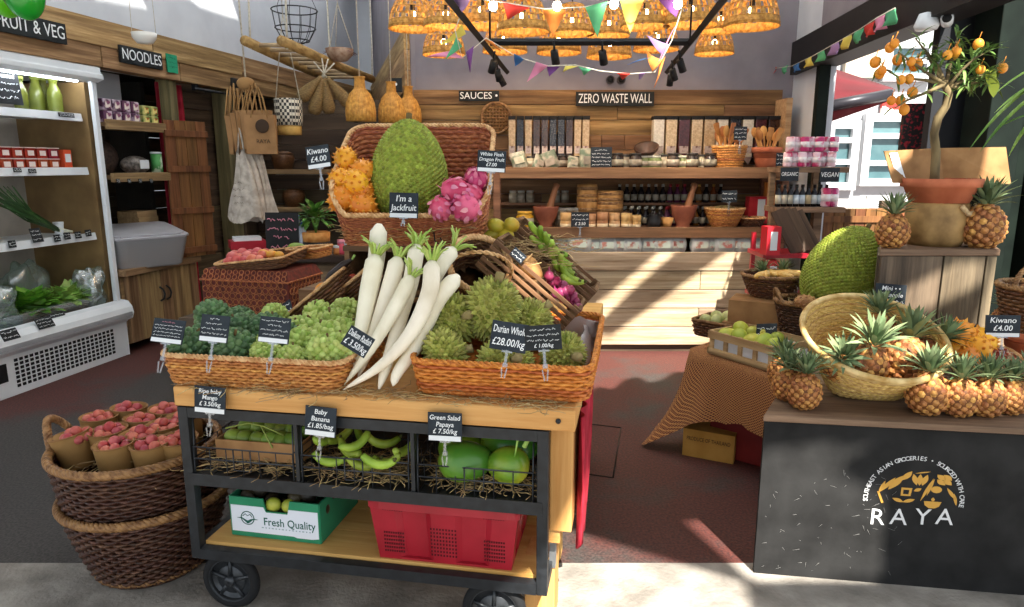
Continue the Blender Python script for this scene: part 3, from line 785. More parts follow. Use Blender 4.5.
# open slatted shutter and red curtain in the doorway
o = thing('plank_shutter', 'tall narrow ledged plank shutter standing open beside the noodle shelves', 'shutter', LF(.86, -.05, 0), LANG - R(20))
m = MB()
for k in range(4): m.box((-.15 + .1 * k, 0, 1.28), (.096, .022, 1.18))
m.build('boards', W_SHUT, o, bevel=.003)
for zz in (.75, 1.1, 1.46, 1.76):
    m = MB(); m.box((0, -.02, zz), (.41, .022, .055)); m.build('ledge', W_SHUT, o, bevel=.003)
m = MB(); rows = []
for i in range(14):
    z = 2.2 - i * 2.15 / 13
    rows.append([(x / 30 * .34 + .03, .06 + .025 * math.sin(x * 1.15 + .3 * math.sin(i * .7)), z) for x in range(31)])
m.grid(rows); o = m.build('curtain', REDCLOTH, loc=LF(.82, .12, 0), rot=(0, 0, LANG)); sm = o.modifiers.new('s', 'SOLIDIFY'); sm.thickness = .004
tag(o, 'dark red curtain hanging in the doorway behind the plank shutter', 'curtain')

# name boards on the beam
def board(name, label, s, z, w, h, text, mat=SLATEB, wv=-.012, lm=CHALK):
    r = thing(name, label, 'sign', LF(s, wv, z), LANG)
    m = MB(); m.box((0, 0, 0), (w, .02, h)); m.build('board', mat, r, bevel=.002)
    m = MB(); letters(m, text, h * .66, 0, 0, -.0115, w * .93); m.build('lettering', lm, r); return r
board('name_board', 'black FRUIT & VEG board on the beam above the fridge', -.555, 2.385, .56, .135, 'FRUIT & VEG')
board('name_board', 'black NOODLES board on the beam above the noodle shelves', .46, 2.335, .47, .13, 'NOODLES')
o = thing('green_notice', 'small green safety notice on the beam past the noodles board', 'notice', LF(.83, -.01, 2.34), LANG)
m = MB(); m.box((0, 0, 0), (.13, .01, .15)); m.build('plate', M('notice_green', '#2c9a72', rough=.5), o); m = MB(); 
for k in range(3): scribble(m, -.05, .05, .045 - k * .035, -.006, .014)
m.build('lettering', M('notice_dark', '#12432f', rough=.6), o)
o = tag(MB().box((0, 0, 0), (.1, .03, .09)).build('socket_box', BLACKM, loc=LF(1.72, -.02, 2.28), rot=(0, 0, LANG), bevel=.006), 'small black socket box on the beam end above the bags', 'socket')

# green balloons
for i, (px, py, rr) in enumerate([(8, -6, .105), (24, -3, .1)]):
    o = thing('balloon', ('lime green balloon above the fruit and veg board', 'darker green balloon beside the lime one')[i], 'balloon', U(px, py, 4.05 - .1 * i), (0, R(10 - 20 * i), 0))
    m = MB(); m.ell((0, 0, 0), (rr, rr, rr * 1.2), 20, 14, fn=lambda p: V((p.x * (1 + p.z * 1.2), p.y * (1 + p.z * 1.2), p.z))); m.build('skin', M('balloon%d' % i, ('#63c71f', '#1f9a2c')[i], rough=.2, spec=.6), o)
    m = MB(); m.tube([(0, 0, rr * 1.2), (.01, 0, rr * 1.4), (.0, 0, .9)], .002, 4); m.build('string', STRIP, o)

# ================================================================ ladder rack and things hung from it
lp = [U(250, 40, 5.2), U(287, 44, 5.2), U(372, 79, 6.9), U(330, 76, 6.9)]
lp[2].z = lp[3].z = 2.30
for q in lp[:2]: q.z = 2.35
lr = thing('ladder_rack', 'bamboo ladder slung flat from ropes under the ceiling', 'rack', (0, 0, 0))
for a, b in ((lp[0], lp[3]), (lp[1], lp[2])):
    m = MB(); m.tube([a + (a - b) * .05, (a + b) / 2 + V((0, 0, -.01)), b], .036, 10); m.build('pole', M('old_bamboo', '#8a6a3c', '#b8955c', sc=9, st=(4, 1, 4), rough=.6), lr)
for k in range(9):
    t = (k + .4) / 9; a = lp[0].lerp(lp[3], t); b = lp[1].lerp(lp[2], t)
    m = MB(); m.tube([a, b], .016, 8); m.build('rung', M('rung_wood', '#8c7556', '#b29a78', sc=9, rough=.7), lr)
for a in (lp[0], lp[1], lp[3], lp[2]):
    m = MB(); m.tube([a + V((0, 0, -.04)), a + V((.01, 0, .3)), a + V((.0, 0, 2.0))], .007, 6); m.build('rope', M('rope_pale', '#d8d2c4', '#b8b09c', sc=60, rough=.9), lr)

ROPE = MATS['rope_pale']
def hang(name, label, cat, p, group=None, rot=0):
    return thing(name, label, cat, p, rot, group)
# kraft carrier bags
pt = U(246, 84, 5.35)
for i in range(10):
    fan = -.2 + i * .045
    o = hang('paper_bag', ORD[i] + ' brown paper carrier bag in the bundle hung from the ladder', 'bag', pt + V((fan * .72 - .03, .08 - .018 * i, -.03 + .018 * (i % 3))), 'kraft carrier bags on the ladder', R(-70 + 8 * i))
    m = MB(); zt_ = -.2
    rows = [[(-.11, -.012 - .02 * k, zt_ - .28 * (1 - k)), (.11, -.012 - .02 * k, zt_ - .28 * (1 - k)), (.11, .012 + .02 * k, zt_ - .28 * (1 - k)), (-.11, .012 + .02 * k, zt_ - .28 * (1 - k))] for k in (0, .5, 1)]
    m.grid(rows, closed=True, smooth=False); m.add([(-.11, -.012, zt_ - .28), (.11, -.012, zt_ - .28), (.11, .012, zt_ - .28), (-.11, .012, zt_ - .28)], [(0, 1, 2, 3)], 0, False)
    m.build('sack', KRAFT, o)
    m = MB(); m.tube([(-.06, -.03, zt_ - .02), (-.03, -.01, -.08), (0, 0, 0), (.03, -.01, -.08), (.06, -.03, zt_ - .02)], .006, 6); m.build('handle', M('twine', '#a07a4c', rough=.9), o)
    if i == 9:
        m = MB(); m.lathe([(.045, -.002), (.05, 0), (.045, .002)], 18, M=Matrix.Translation((.02, -.034, zt_ - .08)) @ Matrix.Rotation(R(90), 4, 'X'))
        letters(m, 'RAYA', .03, .02, zt_ - .19, -.03, .1, bold=.004); m.build('print', M('print_dark', '#3a2a1c', rough=.8), o)
o = hang('bag_rope', 'pale rope holding the bundle of paper bags', 'rope', (0, 0, 0)); m = MB(); m.tube([pt, pt + V((-.03, 0, 2.2))], .006, 6); m.build('cord', ROPE, o); m = MB(); m.ell(pt, (.07, .06, .05), 12, 8); m.build('knot', M('twine', '#a07a4c', rough=.9), o)
# cotton totes
pt2 = U(245, 150, 5.3)
for i in range(4):
    o = hang('cotton_tote', ORD[i] + ' cream cotton tote hanging limp below the paper bags', 'bag', pt2 + V((-.03 + .02 * i, .025 * i, 0)), 'cotton totes below the paper bags', R(-20 + 14 * i))
    rows = []
    for k in range(9):
        t = k / 8; wv = .03 + .12 * t ** .8 + .01 * i; z = -.02 - .5 * t
        rows.append([(wv * math.cos(a * 2 * pi / 16) + .02 * math.sin(3 * t + i), (.02 + .035 * t) * math.sin(a * 2 * pi / 16) + .012 * math.sin(a * 2.4 + i + 2 * t), z - .03 * math.sin(a * 1.2 + i)) for a in range(16)])
    m = MB(); m.grid(rows, closed=True, flip=True); m.build('sack', M('cotton', '#a1968a', '#c9bfb2', sc=20, rough=.95), o)
    m = MB(); m.tube([(-.03, 0, -.03), (-.012, 0, .1), (0, 0, .16), (.012, 0, .1), (.03, 0, -.03)], .007, 6); m.build('handle', M('cotton', '#b9ad9c'), o)
    m = MB(); 
    for k in range(4): scribble(m, -.05, .05, -.24 - .05 * k, -.058, .022, t=.0014)
    if i == 0: m.build('print', M('print_dark', '#3a2a1c'), o)
# patterned cylinder basket
p = U(290, 135, 5.6); w_ = PX(5.6) * 13
o = hang('hanging_basket', 'round black and white patterned basket with a yellow base hanging on cords', 'basket', p)
def cheq(name, a, b, s1, s2):
    m = bpy.data.materials.new(name); m.use_nodes = True; N = m.node_tree.nodes; L = m.node_tree.links
    tc = N.new('ShaderNodeTexCoord'); mp = N.new('ShaderNodeMapping'); mp.inputs['Scale'].default_value = (s1, s1, s2)
    ck = N.new('ShaderNodeTexChecker'); ck.inputs['Scale'].default_value = 1; ck.inputs[1].default_value = lin(a); ck.inputs[2].default_value = lin(b)
    L.new(tc.outputs['Object'], mp.inputs[0]); L.new(mp.outputs[0], ck.inputs[0]); L.new(ck.outputs[0], N['Principled BSDF'].inputs['Base Color']); MATS[name] = m; return m
m = MB(); m.lathe([(w_ * .85, 0), (w_ * .88, .07), (w_ * .8, .075)], 24); m.build('base', M('basket_yellow', '#c79a4a', '#ddb468', sc=30, rough=.6), o)
m = MB(); m.lathe([(w_ * .95, .07), (w_, .12), (w_, .27), (w_ * .9, .275), (w_ * .88, .1)], 24); m.build('woven_side', cheq('bw_pattern', '#2a2622', '#d8d0bd', 55, 42), o)
for sx_ in (-1, 1):
    m = MB(); m.tube([(sx_ * w_ * .9, 0, .27), (0, 0, .9), (0, 0, 2.4)], .004, 5); m.build('cord', ROPE, o)
# woven pouches
for i, (px, py, an) in enumerate([(301, 98, 28), (314, 112, 5), (329, 111, -8), (349, 104, -30)]):
    top = U(324, 74, 5.7); b = U(px, py, 5.7 + .05 * i)
    o = hang('woven_pouch', ('first', 'second', 'third', 'fourth')[i] + ' bulging woven palm pouch in the cluster hung from the ladder', 'pouch', top, 'woven pouches on the ladder')
    d_ = b - top; Lg = d_.length * 1.05; q = d_.to_track_quat('-Z', 'Y').to_matrix().to_4x4()
    m = MB(); m.lathe([(.0, -Lg), (.04, -Lg * .99), (.056, -Lg * .86), (.046, -Lg * .6), (.018, -Lg * .2), (.02, -Lg * .12), (.0, -Lg * .1)], 14, M=q); m.build('body', M('palm_weave', '#6f5836', '#9c8052', sc=60, st=(1, 1, 3), rough=.6), o)
    m = MB(); m.tube([(0, 0, -Lg * .15), (0, 0, .02), (0, 0, .12)], .006, 5, M=q); m.build('tie', ROPE, o)
# hanging bamboo bottle lanterns
for i, (px, py, sc_, Y) in enumerate([(361, 117, 1.0, 5.2), (392, 119, .9, 5.6), (409, 121, .85, 6.0)]):
    p = U(px, py, Y); rr = PX(Y) * 13.5 * sc_
    o = hang('bamboo_lantern', ('largest', 'middle', 'smallest')[i] + ' bottle shaped golden bamboo lantern hanging behind the basket', 'lantern', p, 'bottle shaped lanterns')
    m = MB(); pr_ = [(rr, -.03), (rr * 1.02, .04), (rr * .95, .1), (rr * .7, .16), (rr * .36, .2), (rr * .32, .27), (rr * .4, .28)]
    m.lathe(pr_, 26); 
    for k in range(26): m.tube([(r_ * 1.03 * math.cos(k * pi / 13), r_ * 1.03 * math.sin(k * pi / 13), z) for r_, z in pr_], .003, 4)
    m.build('shade', M('gold_bamboo', '#b07a34', '#dda954', sc=40, rough=.5), o)
    m = MB(); m.tube([(0, 0, .27), (0, 0, 2.4)], .004, 5); m.build('cord', ROPE, o)
# wire hanging basket, coconut planter, white bowl planter
p = U(296, 38, 5.6)
o = hang('wire_basket', 'round dark wire hanging basket above the ladder', 'basket', p)
m = MB()
for rr, z in ((.1, -.02), (.15, .07), (.17, .2)): m.tube([(rr * math.cos(a * pi / 16), rr * math.sin(a * pi / 16), z) for a in range(32)], .005, 5, closed=True)
for k in range(12):
    a = k * pi / 6; m.tube([(.02 * math.cos(a), .02 * math.sin(a), -.05), (.1 * math.cos(a), .1 * math.sin(a), -.02), (.15 * math.cos(a), .15 * math.sin(a), .07), (.17 * math.cos(a), .17 * math.sin(a), .2)], .003, 4)
m.build('wire_frame', BLACKM, o)
m = MB()
for k in range(3): m.tube([(.17 * math.cos(k * 2.1), .17 * math.sin(k * 2.1), .2), (0, 0, .6), (0, 0, 2)], .002, 4)
m.build('chain', BLACKM, o)
p = U(340, 62, 5.9)
o = hang('coconut_planter', 'coconut shell planter with reddish plant hanging on three cords', 'planter', p)
m = MB(); m.lathe([(0, 0), (.06, .01), (.1, .05), (.115, .1), (.1, .1), (.05, .03)], 18); m.build('shell', M('coconut', '#8a6a55', '#b39a86', sc=25, rough=.9), o)
m = MB()
for k in range(26):
    a = RND.uniform(0, 6.28); m.blade((0, 0, .09), (math.cos(a), math.sin(a), .5), (0, 0, 1), .12, .035, .8, 4)
m.build('foliage', M('red_leaf', '#6b3a38', '#8c5f52', sc=20, rough=.6, isl=.4), o)
m = MB()
for k in range(3): m.tube([(.11 * math.cos(k * 2.1), .11 * math.sin(k * 2.1), .1), (0, 0, .45), (0, 0, 2)], .003, 4)
m.build('cord', ROPE, o)
p = U(145, 44, 4.9)
o = hang('white_planter', 'white half-round planter hanging in front of the beam on strings', 'planter', p)
m = MB(); m.lathe([(0, 0), (.05, .005), (.075, .04), (.08, .07), (.07, .07), (.04, .02)], 18); m.build('bowl', M('white_ceramic', '#e4e2dc', rough=.4), o)
m = MB()
for k in range(2): m.tube([((-.08, .08)[k], 0, .07), ((-.05, .05)[k], 0, 2)], .002, 4)
m.build('cord', ROPE, o)
# ================================================================ zero-waste counter and shelves at the back
YF = 5.44
ct = thing('plank_counter', 'long pale plank counter with two open shelves on posts above it', 'counter', (0, 0, 0))
m = MB(); zs = [.82, .668, .517, .365, .214, .06]
xl, xr = -.25, 2.19
for i in range(5):
    a, b = zs[i + 1] + .006, zs[i]
    cuts = [xl, xr] if i % 2 == 0 else [xl, 1.5, xr]
    for c_, d_ in zip(cuts, cuts[1:]): m.box(((c_ + d_) / 2, YF + (0 if i else -.008), (a + b) / 2), (d_ - c_ - .004, .035, b - a))
m.build('front_planks', W_PALE, ct, bevel=.003)
m = MB(); m.box(((xl + xr) / 2, YF + .05, .03), (xr - xl - .1, .05, .06)); m.build('plinth', W_DARK, ct)
for x in (xl + .02, xr - .02): m = MB(); m.box((x, 5.75, .41), (.03, .56, .8)); m.build('side_panel', W_PALE, ct)
m = MB(); m.box(((xl + xr) / 2, 5.75, .79), (xr - xl, .58, .03)); m.build('countertop', W_SHELF, ct)
for x in (U(497, 200, 5.6).x, U(788, 200, 5.6).x - .06):
    for y in (5.55, 6.0):
        m = MB(); m.box((x, y, 1.12), (.055, .055, .66)); m.build('post', W_SHELF, ct, bevel=.003)
m = MB(); m.box((2.26, 5.95, 1.7), (.05, .25, .66)); m.build('end_board', W_CRATE, ct, bevel=.003)
SX0, SX1 = U(500, 228, 5.5).x, U(776, 228, 5.5).x
m = MB(); m.box(((SX0 + SX1) / 2, 5.76, .985), (SX1 - SX0, .56, .03)); m.box(((SX0 + SX1) / 2, 5.485, .97), (SX1 - SX0, .035, .085)); m.build('shelf', W_SHELF, ct, bevel=.004)
m = MB(); m.box(((SX0 + SX1) / 2, 5.76, 1.452), (SX1 - SX0, .58, .03)); m.box(((SX0 + SX1) / 2, 5.475, 1.435), (SX1 - SX0, .035, .085)); m.build('shelf', W_SHELF, ct, bevel=.004)
m = MB(); m.box(((SX0 + SX1) / 2, 6.0, 1.17), (SX1 - SX0, .16, .02)); m.build('riser', W_SHELF, ct)
LOW, UPP = 1.0, 1.467
def bx(px, Y): return (px - CXP) / FPX * (Y * _c + .3 * _s)
# bulk dispensers
def dispenser(w, h, content):
    d_ = thing('bulk_dispenser', '', 'dispenser')
    m = MB(); m.box((0, 0, .06 + h / 2), (w * .86, .1, h)); m.build('tube', content, d_, bevel=.006)
    m = MB(); m.box((0, 0, .07 + h), (w * .94, .11, .03)); m.build('cap', BLACK, d_, bevel=.003)
    m = MB(); m.add([(-w * .42, -.055, .06), (w * .42, -.055, .06), (0, -.1, 0), (-w * .42, .05, .06), (w * .42, .05, .06), (0, .02, 0)], [(0, 2, 1), (3, 4, 5), (0, 3, 5, 2), (1, 2, 5, 4), (0, 1, 4, 3)], 0, False); m.build('spout', M('spout_grey', '#6d5a55', rough=.4), d_)
    m = MB(); m.box((0, -.054, .12), (w * .7, .004, .06)); m.build('sticker', M('dispenser_label', '#b9a79f', '#6b4a46', sc=30, rough=.5, lo=.45, hi=.6), d_)
    return d_
def grain(n, a, b): return M('grain_' + n, a, b, sc=70, rough=.25, spec=.6)
GR = dict(tan=grain('tan', '#a88a64', '#c9ad86'), black=grain('black', '#17151a', '#2a272c'), brown=grain('brown', '#2c1a12', '#472c20'), red=grain('red', '#3a1618', '#572628'), white=grain('white', '#c9bda9', '#e0d6c4'), pale=grain('pale', '#b79c78', '#d7c09b'))
kinds = dict(tan='tan grain', black='black rice', brown='brown lentils', red='dark red beans', white='white rice', pale='pale oats')
Yd = 5.97
zb = 1.5
for side, seq, px0, st_, nm in ((0, ['tan', 'black', 'tan', 'brown', 'brown', 'black', 'black', 'brown', 'tan', 'tan'], 512, 8.0, 'over the mortars'), (1, ['white', 'pale', 'red', 'pale', 'tan', 'white', 'black', 'white', 'red', 'brown'], 655, 12.4, 'behind the spoon pots')):
    w_ = st_ * PX(Yd, 1.6)
    for i, k in enumerate(seq):
        o = dispenser(w_, .31, GR[k]); o.location = (bx(px0 + st_ * i, Yd), Yd, zb)
        o['label'] = '%s bulk dispenser of the row %s, filled with %s' % (ORD[i], nm, kinds[k]); o['group'] = 'bulk dispensers on the planked wall'
for a, b in ((507, 590), (648, 775)):
    m = MB(); xa, xb = bx(a, Yd), bx(b, Yd); m.box(((xa + xb) / 2, 6.05, 1.58), (xb - xa, .03, .05)); m.box(((xa + xb) / 2, 6.0, 1.515 - .03), (xb - xa, .12, .02))
    tag(m.build('dispenser_rail', W_SHELF), 'wooden rail carrying the bulk dispensers ' + ('over the mortars' if a < 600 else 'behind the spoon pots'), 'rail')
# name boards on the planking
def wboard(label, px, py, w, h, text, Y=6.06):
    r = thing('name_board', label, 'sign', U(px, py, Y))
    m = MB(); m.box((0, 0, 0), (w, .02, h)); m.build('board', SLATEB, r, bevel=.002)
    m = MB(); letters(m, text, h * .68, 0, 0, -.0115, w * .94); m.build('lettering', CHALK, r)
wboard('black ZERO WASTE WALL board on the back planking', 615, 99, .66, .118, 'ZERO WASTE WALL')
wboard('black SAUCES board on the planking beside the wicker hoop', 479, 96, .34, .085, 'SAUCES \u2022')
wboard('small black board on the corner post left of the sauces board'.replace('left of', 'past'), 396, 85, .1, .11, '\u2022', 6.0)
o = thing('wicker_hoop', 'round wicker hoop tray hanging on the planking under the sauces board', 'tray', U(496, 118, 6.05), (R(90), 0, 0))
m = MB(); rr = .125
m.tube([(rr * math.cos(k * pi / 16), rr * math.sin(k * pi / 16), 0) for k in range(32)], .012, 6, closed=True); m.build('hoop', WICKDR, o)
m = MB()
for k in range(-4, 5):
    q = (rr ** 2 - (k * .026) ** 2) ** .5; m.tube([(k * .026, -q, 0), (k * .026, q, 0)], .005, 4); m.tube([(-q, k * .026, .004), (q, k * .026, .004)], .005, 4)
m.build('lattice', WICKDR, o)
for i, px in enumerate((610, 621)):
    o = thing('wall_socket', ('first', 'second')[i] + ' round dark wall fixture above the zero waste board', 'fixture', U(px, 80, 6.14))
    m = MB(); m.lathe([(.036, 0), (.036, .03), (.03, .035), (.028, .02)], 16, M=Matrix.Rotation(R(90), 4, 'X')); m.build('body', M('fixture_grey', '#4a4548', rough=.5), o); m = MB(); m.lathe([(.026, .03), (0, .031)], 12, M=Matrix.Rotation(R(90), 4, 'X')); m.build('face', BLACK, o)

# upper shelf goods
JM = {}
def jar(h, r, content, lid, name='glass_jar', cat='jar', stick=None):
    j = thing(name, '', cat)
    m = MB(); m.lathe([(r * .92, 0), (r, h * .06), (r, h * .72), (r * .8, h * .84), (r * .8, h * .86)], 14); m.build('body', content, j)
    m = MB(); m.lathe([(r * .86, h * .85), (r * .86, h), (0, h)], 14); m.build('lid', lid, j)
    if stick:
        m = MB(); m.lathe([(r * 1.015, h * .2), (r * 1.015, h * .6)], 14); m.build('sticker', stick, j)
    return j
DKJ = M('dark_jar', '#241c18', '#3b2c24', sc=12, rough=.2, spec=.6, rnd=.5); GRJ = M('olive_jar', '#57623a', '#7c8557', sc=12, rough=.25, rnd=.4); CRJ = M('cream_jar', '#7d6f5c', '#a39680', sc=12, rough=.3, rnd=.3)
LBL = M('jar_label', '#a89e8c', '#857c6c', sc=20, rough=.6, rnd=.2); LIDB = M('lid_dark', '#2b2725', rough=.4); LIDW = M('lid_white', '#a8a49a', rough=.4); LIDG = M('lid_gold', '#b38b45', rough=.35, metal=.6)
pouchm = M('pouch_foil', '#a39a88', '#5d6a56', sc=16, rough=.4, rnd=.4, lo=.42, hi=.58)
def pouch(w, h, mat, name='pouch', lab=LBL):
    p = thing(name, '', 'pouch')
    rows = []
    for i in range(7):
        t = i / 6; dd = .035 * math.sin(pi * min(1, .25 + t * .75)) if t < 1 else .002
        rows.append([(w / 2 * math.cos(a * pi / 8) * (1 if abs(math.cos(a * pi / 8)) < .9 else 1), dd * math.sin(a * pi / 8), h * t) for a in range(16)])
    m = MB(); m.grid(rows, closed=True); m.build('wrapper', mat, p)
    m = MB(); m.box((0, -.036, h * .42), (w * .62, .006, h * .4), rot=(R(-4), 0, 0)); m.build('sticker', lab, p); return p
P_UP = pouch(.13, .15, pouchm); up = []
spots = [(521, 5.58, .1), (537, 5.6, .5), (553, 5.62, -.3), (572, 5.56, .2)]
for i, (px, Y, rz) in enumerate(spots):
    place(P_UP, up, loc=(bx(px, Y), Y, UPP), rot=(R(-22 + 14 * (i % 3)), R((-14, 22, -20, 12)[i]), rz), scale=(.95, .75, .95, .7)[i], label=ORD[i] + ' tilted foil packet on the upper shelf below the narrow dispensers', group='foil packets on the upper shelf')
for i, px in enumerate((587, 593)):
    place(P_UP, up, loc=(bx(px, 5.6 + .04 * i), 5.6 + .05 * i, UPP), rot=.1, scale=(1.05, .9)[i], label=('mint and white packet standing beside the upper shelf notice', 'packet tucked behind the mint one at the notice')[i], group='foil packets on the upper shelf')
J1 = jar(.12, .05, DKJ, LIDB, stick=LBL); J2 = jar(.1, .054, GRJ, LIDW, stick=LBL); J3 = jar(.11, .048, CRJ, LIDB, stick=LBL)
us = {0: [], 1: [], 2: []}; JJ = [J1, J2, J3]
seq = [616, 624, 634, 643, 653, 662, 671, 681, 690, 700, 708]
for i, px in enumerate(seq):
    k = (0, 2, 0, 1, 1, 2, 0, 1, 0, 2, 0)[i]; Y = 5.56 + .05 * (i % 2)
    place(JJ[k], us[k], loc=(bx(px, Y), Y, UPP), rot=RND.uniform(0, 6), label='%s jar on the upper shelf between notice and spoon basket, %s' % (ORD[i], ('dark with a black lid', 'olive with a white lid', 'cream with a black lid')[k]), group='jars on the upper shelf')
for i, px in enumerate((549, 562, 577, 540, 531)):
    k = (2, 0, 2, 0, 2)[i]; Y = 5.68 + .03 * (i % 2)
    place(JJ[k], us[k], loc=(bx(px, Y), Y, UPP), rot=RND.uniform(0, 6), scale=.9, label='%s small jar behind the tilted packets on the upper shelf' % ORD[i], group='jars behind the packets')
for i, px in enumerate((656, 668, 679, 693)):
    Y = 5.74; place(P_UP, up, loc=(bx(px, Y), Y, UPP), rot=(R(-30), R((30, -40, 18, -20)[i]), .3), scale=.9, label=ORD[i] + ' crumpled packet leaning behind the jars on the upper shelf', group='packets behind the jars')
o = thing('coconut_bowl', 'dark coconut shell bowl lying on the jars of the upper shelf', 'bowl', (bx(645, 5.66), 5.66, UPP + .105), (R(25), R(-10), 0))
m = MB(); m.lathe([(0, 0), (.06, .012), (.095, .05), (.1, .075), (.09, .07), (.05, .025), (0, .015)], 18); m.build('shell', M('dark_coconut', '#2c1c15', '#4a3023', sc=20, rough=.4), o)
# wooden spoons in pots
def spoon(kind, L_):
    m = MB(); m.tube([(0, 0, -L_ * .6), (0, 0, 0)], .007, 6)
    if kind == 0: m.ell((0, 0, .035), (.028, .009, .045), 12, 8)
    else: m.prism([(-.014, 0), (.014, 0), (.026, .09), (.02, .1), (-.02, .1), (-.026, .09)], -.004, .004, M=Matrix.Rotation(R(90), 4, 'X'))
    return m
WSP = M('spoon_wood', '#9c5f30', '#c78a52', sc=9, rough=.6, rnd=.4)
SPS = [tag(spoon(k, .3).build('wooden_' + ('spoon', 'spatula')[k], WSP), '', 'utensil') for k in (0, 1)]; spu = [[], []]
def fill_pot(px, Y, z, n, where):
    for i in range(n):
        a = 2 * pi * i / n + .4; rr = .045 + .02 * (i % 2); k = (i % 3 == 1) * 1
        place(SPS[k], spu[k], loc=(bx(px, Y) + rr * math.cos(a) * 1.5, Y + rr * math.sin(a), z + RND.uniform(-.02, .05)), rot=(R(-16 * math.sin(a)), R(20 * math.cos(a)), RND.uniform(-.6, .6)),
              label='%s wooden %s standing in the %s' % (ORD[i], ('spoon', 'spatula')[k], where), group='wooden utensils in the ' + where)
o = thing('utensil_basket', 'ribbed wicker basket of wooden spoons on the upper shelf', 'basket', (bx(726, 5.6), 5.6, UPP))
f = lambda u, t: ((.1 + .03 * t) * math.cos(2 * pi * u), (.1 + .03 * t) * math.sin(2 * pi * u), .005 + .17 * t)
weave(f, 9, 30, .003).build('woven_side', WICK, o); braid(lambda u: f(u, 1), .006, 2, 20, 80).build('rim', WICKRIM, o); m = MB(); m.lathe([(.1, 0), (.1, .006), (0, .008)], 20); m.build('base', WICK, o)
fill_pot(726, 5.6, UPP + .22, 15, 'ribbed basket')
def tpot(name, label, loc, r, h, cat='pot'):
    o = thing(name, label, cat, loc)
    m = MB(); m.lathe([(r * .62, 0), (r * .9, h * .75)], 24); m.lathe([(r * .9, h * .75), (r, h * .76), (r * 1.02, h), (r * .92, h), (r * .85, h * .5), (0, h * .48)], 24); m.build('body', TERRA, o); return o
tpot('terracotta_pot', 'terracotta pot of wooden spatulas at the end of the upper shelf', (bx(763, 5.58), 5.58, UPP), .115, .165)
fill_pot(763, 5.58, UPP + .22, 9, 'terracotta pot')
def hsign(px, py, Y, w, h, lines, label, **k):
    p = U(px, py, Y); return sign('chalk_sign', label, p, w, h, lines, **k)
hsign(601, 168, 5.5, .165, .16, ['~.7', '~', '~', '~', '~'], 'chalk notice full of writing standing on the upper shelf', strip=False, clip=0)
hsign(740, 140, 5.45, .1, .1, ['~', '~', '~'], 'small chalk card among the spoons over the ribbed basket', strip=False, clip=.1)
hsign(782, 166, 5.42, .1, .1, ['~', '~', '~'], 'small chalk card at the upper shelf end beside the cans', strip=False, clip=0)
# lower shelf: front row
def mortar(px, Y, z, r, h, label, pest):
    o = thing('mortar', label, 'mortar', (bx(px, Y), Y, z))
    m = MB(); m.lathe([(r * .5, 0), (r * .56, h * .06), (r * .5, h * .16), (r * .8, h * .45), (r, h * .95), (r, h), (r * .86, h), (r * .6, h * .45), (0, h * .3)], 24); m.build('bowl', M('mortar_clay', '#7a4230', '#96583f', sc=9, rough=.7), o)
    p = thing('pestle', 'wooden pestle standing in ' + pest, 'pestle', (bx(px, Y) + .01, Y, z + h * .5), (R(-4), R(16), 0))
    m = MB(); m.lathe([(0, -.02), (.03, 0), (.034, .05), (.026, .14), (.022, .23), (.028, .27), (0, .28)], 14); m.build('shaft', M('pestle_wood', '#7d4e30', '#9c6a45', sc=8, st=(1, 1, .3), rough=.5), p)
mortar(546, 5.6, LOW, .105, .17, 'brown clay mortar at the yellow jar end of the lower shelf', 'the mortar beside the yellow jar')
mortar(684, 5.58, LOW, .105, .18, 'reddish clay mortar between the black pots and the wide wicker bowl', 'the mortar beside the wicker bowl')
JY = jar(.13, .07, M('yellow_pickle', '#a87a1c', '#c7982f', sc=18, rough=.25), M('lid_yellow', '#d2a13a', rough=.4), stick=LBL); JY.location = (bx(525, 5.58), 5.58, LOW); JY['label'] = 'wide yellow jar at the dark end of the lower shelf'
BAMS = M('steamer_bamboo', '#a4713a', '#cb9a5d', sc=20, st=(1, 1, .3), rough=.5)
cupp = thing('bamboo_cup', '', 'cup'); cu_ = []
m = MB(); m.lathe([(.042, 0), (.044, .055), (.04, .058), (.044, .062), (.044, .12), (.036, .12), (.034, .02), (0, .015)], 18); m.build('body', M('cup_bamboo', '#a9794a', '#d3aa78', sc=14, st=(1, 1, .3), rough=.5, rnd=.3), cupp)
m = MB(); m.lathe([(.0445, 0), (.0455, .035)], 18); m.build('band', M('cup_band', '#d8c2a0', rough=.6), cupp)
for i, px in enumerate((566, 579, 591, 603, 615, 627, 637)):
    Y = 5.56; place(cupp, cu_, loc=(bx(px, Y), Y, LOW), scale=(1.0, .9, .92, 1.05, 1, .98, .85)[i], rot=i, label=ORD[i] + ' small banded bamboo cup in the row on the lower shelf', group='bamboo cups on the lower shelf')
def steamer(px, Y, z, r, h, label):
    o = thing('bamboo_steamer', label, 'steamer', (bx(px, Y), Y, z))
    m = MB(); m.lathe([(r, 0), (r, h * .48), (r * .97, h * .49), (r * .97, h * .51), (r, h * .52), (r, h * .9), (r * .95, h), (0, h * 1.03)], 26); m.build('body', BAMS, o)
    for q in (.1, .42, .6, .86): 
        m = MB(); m.lathe([(r * 1.0, h * q - .012), (r * 1.03, h * q - .01), (r * 1.03, h * q + .01), (r * 1.0, h * q + .012)], 26); m.build('band', WICKDR, o)
steamer(587, 5.72, LOW + .12, .085, .22, 'tall round bamboo canister above the small cups')
steamer(609, 5.74, LOW + .12, .115, .17, 'wide round bamboo steamer above the small cups')
m = MB(); m.box((bx(598, 5.74), 5.75, LOW + .06), (.5, .2, .12)); tag(m.build('display_block', W_SHELF), 'plain wooden block lifting the canister and steamer on the lower shelf', 'block')
